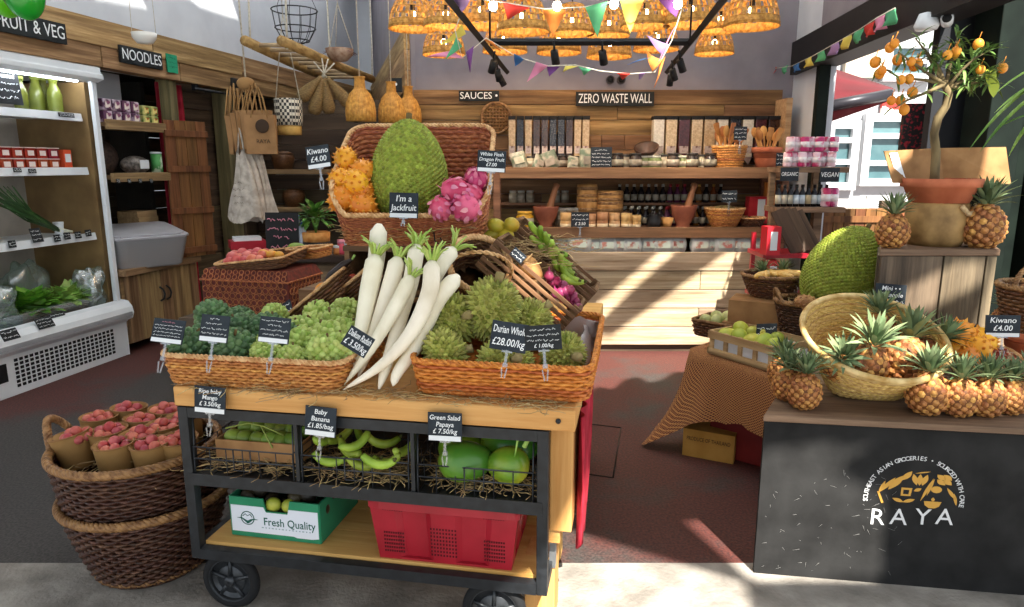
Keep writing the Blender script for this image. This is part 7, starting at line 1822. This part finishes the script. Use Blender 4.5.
for i, b in enumerate(br):
    pts = [PL(x, y, Yp + (.05 * ((i % 3) - 1)) * j / 3) for j, (x, y) in enumerate(b)]; m.tube(pts, [.01, .007, .005, .003], 6)
    for j in range(42 if i in (3, 4, 5, 7, 8) else 12):
        t = RND.uniform(.25, 1); q = pts[min(int(t * 3), 2)].lerp(pts[min(int(t * 3) + 1, 3)], (t * 3) % 1)
        a, e_ = RND.uniform(0, 6.28), RND.uniform(-.5, 1.2); d_ = V((math.cos(a) * math.cos(e_), math.sin(a) * math.cos(e_), math.sin(e_)))
        ml.tube([q, q + d_ * .03], .0015, 4); ml.blade(q + d_ * .02, d_, V((0, 0, 1)), RND.uniform(.05, .085), .013, .4, 4)
m.build('branch', MATS['citrus_bark'], pl); ml.build('foliage', M('citrus_leaf', '#3c5a28', '#7a9650', sc=14, rough=.45, isl=.5), pl)
CIT = M('citrus_skin', '#d67c1c', '#e89c36', sc=9, rough=.45)
for i, (x, y) in enumerate([(427, 120), (414, 132), (373, 172), (392, 195), (386, 204), (435, 165), (472, 170), (491, 176), (482, 182), (445, 220), (467, 218), (476, 255), (418, 278), (443, 278), (453, 303), (573, 152), (597, 142), (658, 122), (664, 192), (725, 188), (590, 150)]):
    m = MB(); rr = (4.1 + (i % 3) * .4) * k; q = PL(740 + x / 2.761, y / 2.761, Yp + .03 * ((i % 3) - 1)); m.ell(q, (rr, rr, rr * 1.12), 14, 9); m.tube([q + V((0, 0, rr)), q + V((.01, 0, rr + .03))], .002, 4); m.build('citrus_fruit', CIT, pl)
for (x, y) in ((686, 210), (694, 238)):
    m = MB(); q = PL(740 + x / 2.761, y / 2.761); m.blade(q + V((0, 0, .03)), (.2, -.1, -1), (0, -1, 0), .08, .05, .1, 5); m.build('ripe_leaf', M('yellow_leaf', '#a9b83c', rough=.5), pl)
# cardboard sheet
o = thing('cardboard_flap', 'open cardboard box flaps standing behind the tree trunk in the planter', 'cardboard', (0, 0, 0))
a, b, c_, d_ = U(884, 151, 3.26), U(1006, 147, 3.34), U(1011, 184, 3.3), U(893, 183, 3.22); mid1, mid2 = U(940, 148, 3.36), U(944, 183, 3.34)
m = MB()
for q in ((a, mid1, mid2, d_), (mid1, b, c_, mid2)):
    nn = V((0, .006, 0)); m.add(list(q) + [p + nn for p in q], [(0, 1, 2, 3), (7, 6, 5, 4), (0, 4, 5, 1), (1, 5, 6, 2), (2, 6, 7, 3), (3, 7, 4, 0)], 0, False)
m.build('panel', CARD, o); m = MB(); aa = [U(889, 153, 3.262), U(897, 152.5, 3.275), U(905, 178, 3.262), U(897, 179, 3.25)]; m.add([p + V((0, -.004, 0)) for p in aa], [(0, 1, 2, 3)], 0, False); m.build('sticker', STRIP, o)
for (px, py, w, lb, rot) in [(891, 247, 29, 'pineapple standing beside the yellow pot over the big jackfruit', (0, 0, .4)), (980, 249, 37, 'pineapple with a pale upright crown at the outer end of the board stand', (R(4), R(6), 1.4))]:
    p = U(px, py, 3.1); p.z = ztp; place(PN, pnu, loc=p, rot=rot, scale=w * PX(p.y, p.z) / .112, label=lb)
# palm leaves from the edge
o = thing('palm_plant', 'long thin palm leaves arching in from the doorway edge', 'palm', (2.45, 3.0, .0))
m = MB()
for (px, py, px2, py2) in [(1060, 70, 975, 142), (1060, 80, 985, 145), (1060, 60, 1000, 92), (1065, 110, 1002, 128), (1060, 95, 1010, 150), (1060, 75, 1000, 110)]:
    a, b = U(px, py, 2.95) - o.location, U(px2, py2, 2.95) - o.location; d_ = b - a; m.blade(a, d_ + V((0, 0, d_.length * .3)), V((0, 0, 1)), d_.length * 1.05, .035, .3, 8, 0, .3)
m.build('leaf', M('palm_leaf', '#4f7a2c', '#9cbc5c', sc=6, rough=.45, isl=.4), o); m = MB(); m.tube([(-.1, 0, 0), (0, 0, .8), (.02, 0, 1.95)], [.03, .025, .012], 8); m.build('stem', LEAF, o)
# ---- dark basket and the huge jackfruit
pB2 = G(834, 346, ZR)
o = thing('oval_basket', 'dark handled wicker basket behind the bamboo basket with the huge jackfruit', 'basket', pB2 + V((.0, .17, 0)), R(-4))
f = lambda u, t: ((.18 + .045 * t) * math.cos(2 * pi * u), (.13 + .035 * t) * math.sin(2 * pi * u), .006 + .185 * t)
weave(f, 13, 50, .004).build('woven_side', WICKD, o); braid(lambda u: f(u, 1), .01, 4, 22, 200).build('rim', WICKDR, o); m = MB(); m.lathe([(.18, 0), (0, .006)], 30, sy=.72); m.build('base', WICKD, o)
for sg in (-1, 1): braid(lambda u: (sg * (.215 + .02 * math.sin(pi * u)), -.06 + .12 * u, .19 + .06 * math.sin(pi * u)), .008, 3, 8, 40, closed=False).build('handle', WICKDR, o)
jp = U(843, 272, pB2.y + .2)
jackfruit((.185, .17, .245), 1900, 'huge green jackfruit leaning in the dark basket under the board stand', jp, (R(-8), R(28), 0), .006, lambda p: V((p.x * (1 - .35 * p.z), p.y * (1 - .35 * p.z), p.z)))
straw('straw', 'dry corn husks and straw on the rim of the dark oval basket', pB2 + V((0, .08, .19)), 0, 60, .3, .1, .03, .1, 91)
for i, (px, py) in enumerate(((806, 302), (828, 304))):
    q = tag(MB().ell((0, 0, 0), (.06, .035, .035), 16, 10).studs((.06, .035, .035), 60, .006, .007, 5).build('lying_pineapple', M('brown_rind', '#8a5a34', '#b98a5a', sc=20, rough=.6, isl=.4), loc=U(px, py, pB2.y + .05), rot=(0, R(8), .2)), ('first', 'second')[i] + ' small brown pineapple body lying in the dark oval basket', 'pineapple')
p = U(889, 306, 2.99); s2 = PX(p.y, p.z); sign('chalk_sign', 'chalk card with two drawn pineapples between the jackfruit and the board stand', p, 30 * s2, 22 * s2, ['Mini \u2022 \u2022', 'Pineapple', '~'], (R(-8), R(4), R(-4)), clip=.06, strip=False)

# ================================================================ cloth covered table
ZC = .545
C1, C2, C3, C4 = G(688, 349, ZC), V((1.235, 2.97, ZC)), V((1.72, 3.5, ZC)), V((1.4, 3.98, ZC))
ctb = thing('low_table', 'low table hidden under the checked cloth by the counter', 'table', (0, 0, 0))
m = MB(); ins = lambda p: (p.x * .97 + (C1.x + C3.x) / 2 * .03, p.y * .97 + (C1.y + C3.y) / 2 * .03); m.prism([ins(C1), ins(C2), ins(C3), ins(C4)], ZC - .03, ZC - .006); m.build('tabletop', W_CRATEB, ctb)
for p in (C1, C2, C3, C4):
    q = p.lerp((C1 + C3) / 2, .12); m = MB(); m.box((q.x, q.y, (ZC - .03) / 2), (.05, .05, ZC - .03)); m.build('leg', W_CRATEB, ctb)
def checkmat():
    m = bpy.data.materials.new('checked_cloth'); m.use_nodes = True; N = m.node_tree.nodes; L = m.node_tree.links
    uv = N.new('ShaderNodeUVMap'); mp = N.new('ShaderNodeMapping'); mp.inputs['Rotation'].default_value = (0, 0, R(45)); mp.inputs['Scale'].default_value = (90, 90, 1); L.new(uv.outputs[0], mp.inputs[0])
    ck = N.new('ShaderNodeTexBrick'); ck.offset = 0; ck.inputs['Scale'].default_value = 1; ck.inputs['Brick Width'].default_value = 1; ck.inputs['Row Height'].default_value = 1; ck.inputs['Mortar Size'].default_value = .14; ck.inputs['Mortar Smooth'].default_value = .1
    ck.inputs['Color1'].default_value = lin('#5a2a1c'); ck.inputs['Color2'].default_value = lin('#6a3424'); ck.inputs['Mortar'].default_value = lin('#c08a52')
    L.new(mp.outputs[0], ck.inputs[0]); L.new(ck.outputs[0], N['Principled BSDF'].inputs['Base Color']); N['Principled BSDF'].inputs['Roughness'].default_value = .9; return m
def cloth():
    cen = (C1 + C2 + C3 + C4) / 4
    # border of the table, starting at C4, round C1 to C2 and C3
    path = [C4, C1, C2, C3]; bord = []
    for a, b in zip(path, path[1:] + [C4]):
        for k in range(16): bord.append(a.lerp(b, k / 16))
    n = len(bord); rows = [[cen.lerp(p, t) + V((0, 0, .004)) for p in bord] for t in (.02, .5, .97)]
    for j in range(1, 9):
        t = j / 8; row = []
        for i, p in enumerate(bord):
            out = (p - cen); out.z = 0; out.normalize()
            # the drop: short on the front face, down to the floor at the corner C1
            dc = min(abs(i - 16), abs(i - 16 - n)) ; corner = math.exp(-(dc / 3.6) ** 2)
            drop = .30 + .24 * corner + .012 * math.sin(i * .9); 
            flare = (.02 + .12 * corner * t) * t + .018 * t * math.sin(i * 1.9)
            q = p + out * flare; side = V((-.1, .0, 0)) * corner * t * t
            q = q + side; q.z = max(ZC + .004 - drop * t, .006 + .004 * abs(math.sin(i)))
            row.append(q)
        rows.append(row)
    m = MB(); m.grid(rows, closed=True); o = m.build('checked_cloth', checkmat())
    me = o.data; uvl = me.uv_layers.new(name='UVMap'); fl = [c for r in range(len(rows)) for c in range(n)]
    for poly in me.polygons:
        idx = [(me.loops[l].vertex_index // n, me.loops[l].vertex_index % n) for l in poly.loop_indices]; wrap = max(c for r, c in idx) - min(c for r, c in idx) > n / 2
        for l, (r, c_) in zip(poly.loop_indices, idx):
            p = me.vertices[me.loops[l].vertex_index].co
            if r <= 2: uvl.data[l].uv = (p.x, p.y)
            else: uvl.data[l].uv = ((c_ + (n if wrap and c_ < n / 2 else 0)) * .036, r * .046)
    return tag(o, 'brown checked cloth draped over the low table and trailing on the floor', 'tablecloth')
cloth()
o = thing('printed_carton', 'yellow-brown printed carton on the floor under the checked cloth', 'carton', G(706, 462, 0) + V((.06, .12, 0)), R(-62 + 35))
m = MB(); m.box((0, 0, .075), (.26, .2, .15)); m.build('carton', M('yellow_carton', '#a87a32', '#bd8f45', sc=8, rough=.8), o); m = MB(); letters(m, 'PRODUCE OF THAILAND', .022, 0, .1, -.1015, .22); m.build('lettering', M('carton_ink', '#4a3016'), o)
o = tag(MB().box((0, 0, .1), (.3, .22, .2)).build('red_crate', M('dark_red_crate', '#6d1a1a', '#84221f', sc=6, rough=.5), loc=G(745, 470, 0) + V((.06, .2, 0)), rot=(0, 0, R(-40)), bevel=.006), 'dark red crate on the floor between the carton and the painted counter', 'crate')
# slatted crate of mangoes with white windows
e = (C2 - C1); ea = math.atan2(e.y, e.x); L1 = G(706, 353, ZC + .01); L2 = G(771, 373, ZC + .01); wl = (L2 - L1).length; ea2 = math.atan2(L2.y - L1.y, L2.x - L1.x)
cc = (L1 + L2) / 2 + V((-math.sin(ea2), math.cos(ea2), 0)) * .15; cc.z = ZC + .012
o = thing('fruit_crate', 'pale slatted crate of green mangoes with white squares on the checked cloth', 'crate', cc, ea2); W_, D_, H_ = wl, .29, .12
m = MB(); m.box((0, 0, .005), (W_, D_, .01)); m.build('base', W_CRATE, o)
for sg in (-1, 1):
    for z, hh in ((.016, .03), (.1, .038)): 
        m = MB(); m.box((0, sg * (D_ / 2 - .005), z), (W_, .01, hh)); m.build('slat', W_CRATE, o); m = MB(); m.box((sg * (W_ / 2 - .005), 0, z), (.01, D_, hh)); m.build('slat', W_CRATE, o)
for k_ in range(5):
    m = MB(); m.box((-W_ / 2 + .02 + k_ * (W_ - .04) / 4, -D_ / 2 + .012, .06), (.022, .012, .12)); m.build('upright', W_CRATE, o)
m = MB(); m.box((0, -D_ / 2 + .022, .055), (W_ - .03, .006, .07)); m.box((0, D_ / 2 - .022, .055), (W_ - .03, .006, .07)); m.build('white_liner', M('liner_white', '#c9cbd0', '#d8dade', sc=10, rough=.7), o)
cm = Matrix.Translation(cc) @ Matrix.Rotation(ea2, 4, 'Z')
GM = egg((.055, .042, .04), M('mango_green', '#9aa83c', '#c2b84a', sc=4, rough=.35, rnd=.35), 'mango', 'fruit'); gmu = []
for i in range(9):
    place(GM, gmu, loc=cm @ V((-W_ * .36 + (i % 5) * W_ * .18, -.06 + .1 * (i // 5), .09 + .012 * (i % 2))), rot=(.3, .2 * i, i * 1.2), label='%s yellow-green mango in the %s row of the slatted crate' % (ORD[i % 5], ('front', 'back')[i // 5]), group='mangoes in the slatted crate')
p = cm @ V((.04, .0, .1)); sign('chalk_sign', 'small blue-black price card lying among the mangoes in the slatted crate', p, .1, .085, ['~', '~'], (R(-30), R(-10), ea2 + .4), strip=False, clip=0)
# stacked cardboard boxes, baskets behind
b1 = G(742, 338, ZC + .01) 
o = thing('cardboard_box', 'plain cardboard boxes base under the brown bowl basket', 'box', V((1.33, 3.66, ZC + .008)), R(-35))
m = MB(); m.box((0, 0, .056), (.3, .24, .112)); m.build('carton', CARD, o); m = MB(); m.box((0, 0, .1), (.302, .03, .026)); m.build('tape', KRAFT, o)
o = thing('cardboard_box', 'upper cardboard box stacked under the brown bowl basket', 'box', V((1.34, 3.67, ZC + .15 - .028)), R(-28))
m = MB(); m.box((0, 0, .06), (.28, .22, .12)); m.build('carton', CARD, o); m = MB(); m.box((0, 0, .09), (.282, .03, .062)); m.build('tape', KRAFT, o)
wb = G(775, 306, .82); p = V((1.43, 3.74, .79))
o = thing('bowl_basket', 'round brown bowl basket of corn and a pineapple crown on cardboard boxes', 'basket', p)
f = lambda u, t: ((.1 + .06 * t ** .7) * math.cos(2 * pi * u), (.1 + .06 * t ** .7) * math.sin(2 * pi * u), .004 + .115 * t)
weave(f, 9, 40, .004).build('woven_side', WICKB, o); braid(lambda u: f(u, 1), .008, 3, 20, 110).build('rim', WICKDR, o); m = MB(); m.lathe([(.1, 0), (0, .005)], 20); m.build('base', WICKB, o)
cn = tag(MB().lathe([(0, -.08), (.014, -.07), (.021, -.02), (.021, .03), (.012, .075), (0, .085)], 12).build('corn_cob', M('corn', '#d9a24a', '#e8c47c', sc=60, rough=.5)), '', 'corn'); cnu = []
for i in range(6):
    place(cn, cnu, loc=p + V((-.08 + .035 * i, -.06 + .03 * (i % 3), .125)), rot=(R(90), 0, .4 * i - .8), label=ORD[i] + ' corn cob in the brown bowl basket', group='corn cobs in the bowl basket')
for i, (dx, dy) in enumerate(((-.02, .03), (.07, .02))):
    place(PN, pnu, loc=p + V((dx, dy, .02)), rot=(R(-6), R(10 * (i * 2 - 1)), i), scale=.85, label=('first', 'second')[i] + ' pineapple crown rising from the bowl basket of corn')
p = V((1.02, 3.62, ZC + .012))
p = p + V((.07, .03, 0)); tray('wicker_tray', 'brown wicker tray of pale guavas at the far corner of the checked cloth', p + V((.12, .1, 0)), ea2 + R(15), .34, .24, .085, WICKB, .08, 44, 6, WICKDR, 0, .03, .006)
GV = egg((.036, .036, .034), M('guava', '#9aa35a', '#c2c488', sc=8, rough=.45, rnd=.3), 'guava', 'fruit', .05); gvu = []
cm2 = Matrix.Translation(p + V((.12, .1, 0))) @ Matrix.Rotation(ea2 + R(15), 4, 'Z')
for i in range(11):
    place(GV, gvu, loc=cm2 @ V((-.11 + (i % 4) * .07 + .03 * (i // 4 % 2), -.06 + .06 * (i // 4), .085 + .01 * (i % 2))), rot=(1, .3 * i, i), label='%s pale guava in the %s row of the brown tray' % (ORD[i % 4], ORD[i // 4]), group='guavas in the brown tray')

# ================================================================ street seen through the opening
YF2 = 9.4
FAC = M('facade_white', '#a9acb0', '#b4b6b9', sc=3, rough=.8); GLS = M('window_glass', '#3f5d62', '#5f7c80', sc=2, rough=.08, spec=.8)
m = MB(); m.box((6.6, YF2 + .15, 3.2), (9.4, .3, 6.4)); struct(m.build('exterior_facade', FAC))
def fw(n, px0, py0, px1, py1, rows, cols=1):
    a, b = U(px0, py0, YF2), U(px1, py1, YF2); w, h = b.x - a.x, a.z - b.z; x, z = (a.x + b.x) / 2, (a.z + b.z) / 2
    m = MB(); m.box((x, YF2 - .02, z), (w, .03, h)); g = m.build('window_%d' % n, GLS); struct(g)
    m = MB()
    for sg in (-1, 1): m.box((x + sg * w / 2, YF2 - .06, z), (.1, .1, h + .1)); m.box((x, YF2 - .057, z + sg * h / 2), (w - .1, .09, .1))
    for r_ in rows: m.box((x, YF2 - .06, z - h / 2 + h * r_), (w - .1, .08, .07))
    for c_ in range(1, cols): m.box((x - w / 2 + w * c_ / cols, YF2 - .06, z), (.06, .08, h))
    f_ = m.build('window_frame', M('sash_white', '#c8cacd', rough=.6)); struct(f_)
fw(1, 886, 45, 925, 78, [.5], 1); fw(2, 866, 118, 900, 182, [.3, .72], 1); fw(3, 828, 125, 848, 186, [.4, .75], 1); fw(4, 905, 118, 925, 182, [.4], 1)
m = MB(); a, b = U(880, 100, YF2), U(905, 114, YF2); m.box(((a.x + b.x) / 2, YF2 - .05, (a.z + b.z) / 2), (b.x - a.x, .06, a.z - b.z)); o = m.build('street_sign', M('sign_cream', '#d9cfc9', '#b8332e', sc=9, rough=.6, lo=.5, hi=.53)); tag(o, 'small red and white sign on the white building across the street', 'sign')
m = MB(); m.box((U(862, 60, YF2).x, YF2 - .05, 3.6), (.5, .1, 2.0)); struct(m.build('trim_stone', M('stone_pale', '#b9ab98', '#cfc3b2', sc=5, rough=.9)))
# red awning
aw = thing('red_awning', 'red folding-arm awning over the street', 'awning', (0, 0, 0))
A_, B_, C_, D_ = U(823, 66, 7.6), U(893, 89, 7.6), U(823, 104, 6.4), U(891, 92, 6.4)
m = MB(); rows = [[A_.lerp(B_, u / 8).lerp(C_.lerp(D_, u / 8), t) for u in range(9)] for t in (0, .33, .66, 1)]; m.grid(rows); o = m.build('fabric', M('awning_red', '#4d0610', '#5c0a16', sc=3, rough=.8), aw); q = o.modifiers.new('t', 'SOLIDIFY'); q.thickness = .01
m = MB(); E1, E2 = U(823, 124, 6.45), U(888, 101, 6.45); rows = [[C_.lerp(D_, u / 8).lerp(E1.lerp(E2, u / 8), t) + V((0, .01 * math.sin(u * 2), 0)) for u in range(9)] for t in (.25, .6, 1)]; m.grid(rows); o = m.build('valance', MATS['awning_red'], aw); q = o.modifiers.new('t', 'SOLIDIFY'); q.thickness = .01
m = MB(); m.tube([C_ + V((0, 0, -.03)), D_ + V((0, 0, -.02))], .05, 8); m.tube([U(826, 98, 6.9), U(850, 98, 6.7), U(885, 92, 6.45)], .02, 6); m.build('arm', M('awning_arm', '#333238', rough=.4, metal=.4), aw)
m = MB(); q = U(828, 90, 6.5); m.tube([V((q.x, 7.0, 0)), V((q.x, 7.0, q.z + .1))], .04, 8); m.build('post', DGREEN, aw)
# wooden planter, chairs, plant and dark board outside
o = thing('slatted_planter', 'brown slatted wooden planter outside the opening behind the jackfruit', 'planter', U(857, 240, 5.6) * 1.0); o.location.z = 0
zt_ = U(857, 209, 5.6).z; m = MB()
for k_ in range(9): m.box((-.34 + k_ * .085, 0, zt_ / 2), (.078, .03, zt_))
m.build('slats', W_SHUT, o); m = MB(); m.box((0, -.02, zt_ - .08), (.8, .02, .05)); m.box((0, .15, zt_ / 2), (.74, .25, zt_ - .02)); m.build('rail', W_SHUT, o)
for i, px in enumerate((884, 893)):
    q = tag(MB().box((0, 0, .6), (.06, .05, 1.2)).build('street_post', W_DARKV, loc=V((U(px, 200, 5.9).x, 5.9 - .15 * i, 0)), bevel=.004), ('first', 'second')[i] + ' short dark post outside by the pineapple', 'post')
o = thing('cafe_chair', 'white folding chair outside the opening', 'chair', V((U(856, 215, 6.6).x, 6.6, 0)))
WM = M('chair_white', '#d9d9d6', rough=.5)
for x in (-.19, .19): m = MB(); m.box((x, .18, .6), (.03, .03, 1.2)); m.build('back_post', WM, o); m = MB(); m.box((x, -.18, .4), (.03, .03, .8)); m.build('leg', WM, o)
m = MB(); m.box((0, 0, .8), (.42, .4, .03)); m.build('seat', WM, o); m = MB(); m.box((0, .18, 1.1), (.4, .02, .14)); m.build('backrest', WM, o)
o = thing('street_pot', 'dark tub with a small leafy plant outside behind the pineapple', 'plant', V((U(878, 205, 5.8).x, 5.75, 0))); m = MB(); m.lathe([(.1, 0), (.13, .95), (.1, .95), (0, .9)], 16); m.build('tub', BLACKM, o); m = MB()
for k_ in range(30):
    a = k_ * 2.4; m.blade((0, 0, .93), (math.cos(a), math.sin(a), .8), (0, 0, 1), .22, .05, .6, 4)
m.build('foliage', LEAF, o)
o = tag(MB().box((0, 0, 0), (.12, .04, .3)).build('menu_board', M('menu_red', '#1c1b1c', '#9c2230', sc=45, rough=.6, lo=.52, hi=.6), loc=U(912, 130, 4.2), rot=(0, 0, -.1)), 'narrow dark board with red patterned writing beside the black panel', 'board')
o = thing('security_camera', 'white bullet security camera on the wall above the black panel', 'camera', U(947, 20, 3.75), (0, 0, -.55)); m = MB(); m.lathe([(0, -.1), (.04, -.1), (.045, -.09), (.045, .08), (.0, .09)], 18, M=Matrix.Rotation(R(90), 4, 'X')); m.build('body', WHITEP, o); m = MB(); m.lathe([(.034, .088), (.03, .094), (0, .092)], 16, M=Matrix.Rotation(R(90), 4, 'X')); m.build('lens', BLACK, o); o.scale = (.65, .65, .65); m = MB(); m.tube([(0, .05, .03), (.02, .1, .12), (.05, .14, .2)], .012, 6); m.build('bracket', WHITEP, o)
m = MB(); m.lathe([(0, 0), (.05, 0), (.06, .02), (.04, .08), (0, .09)], 18); tag(m.build('dome_camera', WHITEP, loc=U(926, 30, 3.8)), 'small white dome fixture beside the bullet camera', 'camera')

# ================================================================ unseen roof cut to shape the sunlight, sun, sky
hole([V((.62, 5.42, .0)), V((1.5, 5.42, .0)), V((2.25, 5.42, .1)), V((2.25, 5.42, .83)), V((1.72, 5.42, .83)), V((.95, 5.42, .25))])
hole([V((.98, 5.42, .5)), V((1.35, 5.42, .83)), V((1.18, 5.42, .83)), V((.8, 5.42, .5)), V((.4, 5.42, .2)), V((.6, 5.42, .12))])
hole([G(q[0], q[1], 0) for q in ((500, 349), (700, 349), (700, 368), (690, 374), (676, 373), (664, 381), (650, 384), (640, 378), (626, 381), (614, 391), (600, 388), (585, 398), (560, 394))])
hole([G(758, 458, .0) * 0 + QP(q[0], q[1], 0) for q in ((740, 460), (800, 444), (880, 449), (838, 475), (884, 497), (880, 590), (740, 600))])
hole([QP(q[0], q[1], .2) for q in ((795, 322), (870, 318), (945, 335), (945, 392), (860, 396), (800, 392))])
hole([QP(q[0], q[1], .08) for q in ((910, 374), (1024, 374), (1024, 412), (910, 414))])
hole([U(q[0], q[1], 3.04) for q in ((893, 296), (960, 262), (985, 262), (985, 290), (925, 318), (893, 330))])
hole([G(q[0], q[1], 0) for q in ((560, 527), (750, 585), (760, 660), (545, 680), (440, 640), (520, 600))])
hole([V((2.1, 4.1, 1.0)), V((2.3, 4.1, 1.5)), V((1.9, 3.2, 1.9)), V((1.5, 3.1, 1.3))])
hole([TP(q[0], q[1], .5) for q in ((505, 245), (575, 240), (580, 300), (520, 300))])
for q4 in (((60, -40), (120, -40), (150, 14), (95, 4)), ((150, -30), (222, -30), (240, 24), (200, 12))):
    hole([LP(x_, y_, .27) for x_, y_ in q4])
SKY += [(-1.3, .5, 1.3, 2.9), (-2.4, -.9, 3.2, 9.8), (-.3, .8, 3.0, 5.6), (1.1, 2.0, 3.4, 5.6)]  # unseen frosted roof panes, added for diffuse fill light indoors
def trans():
    m = bpy.data.materials.new('frosted_skylight'); m.use_nodes = True; N = m.node_tree.nodes; L = m.node_tree.links; N.remove(N['Principled BSDF'])
    t = N.new('ShaderNodeBsdfTranslucent'); t.inputs[0].default_value = (.72, .74, .76, 1); L.new(t.outputs[0], N['Material Output'].inputs[0]); return m
FROST = trans()
for i, (a_, b_, c_, d_) in enumerate(SKY):
    m = MB(); m.box(((a_ + b_) / 2, (c_ + d_) / 2, ROOFZ + .06), (b_ - a_ + .12, d_ - c_ + .12, .01)); o = m.build('window_skylight', FROST); struct(o)
def inside(poly, x, y):
    c_ = False; n = len(poly)
    for i in range(n):
        x1, y1 = poly[i]; x2, y2 = poly[i - 1]
        if (y1 > y) != (y2 > y) and x < (x2 - x1) * (y - y1) / (y2 - y1) + x1: c_ = not c_
    return c_
m = MB(); cell = .02; y = -2.2
while y < 11.2:
    yc = y + cell / 2; op = []
    for a_, b_, c_, d_ in SKY:
        if c_ <= yc <= d_: op.append((a_, b_))
    for h_ in SUN_HOLES:
        xs = sorted(h_[i][0] + (yc - h_[i][1]) * (h_[i - 1][0] - h_[i][0]) / (h_[i - 1][1] - h_[i][1]) for i in range(len(h_)) if (h_[i][1] > yc) != (h_[i - 1][1] > yc))
        op += list(zip(xs[::2], xs[1::2]))
    step = cell if op else .1 if all(abs(yc - q) > .2 for h_ in SUN_HOLES for _, q in h_) and all(abs(yc - q) > .2 for s_ in SKY for q in s_[2:]) else cell
    x = -5.6
    for a_, b_ in sorted(op) + [(2.8, 2.8)]:
        if a_ > x: m.box(((x + a_) / 2, y + step / 2, ROOFZ + .02), (a_ - x, step, .04))
        x = max(x, b_)
    y += step
struct(m.build('roof', M('roof_panel', '#6d6a66', rough=.9)))  # out of view; its holes are shaped so sun lands on chosen patches
su_ = bpy.data.lights.new('sun', 'SUN'); su_.energy = SUNE; su_.angle = R(.6); su_.color = (1, .94, .84)
so = bpy.data.objects.new('sun', su_); C.objects.link(so); so.rotation_euler = (-SUN).to_track_quat('-Z', 'Y').to_euler()
w = bpy.data.worlds.new('world'); bpy.context.scene.world = w; w.use_nodes = True
bg = w.node_tree.nodes['Background']; bg.inputs[0].default_value = (.86, .93, 1.0, 1); bg.inputs[1].default_value = SKYE
cam = bpy.data.cameras.new('camera'); cam.sensor_width = 36; cam.lens = 36 * FPX / 1024; cam.sensor_fit = 'HORIZONTAL'; cam.clip_start = .05
co = bpy.data.objects.new('camera', cam); C.objects.link(co); co.location = (0, 0, HCAM); co.rotation_euler = (R(90) - PITCH, 0, 0)
sc = bpy.context.scene; sc.camera = co
sc.view_settings.view_transform = 'Standard'; sc.view_settings.look = 'None'; sc.view_settings.exposure = EXPO; sc.view_settings.gamma = 1; sc.view_settings.use_curve_mapping = False
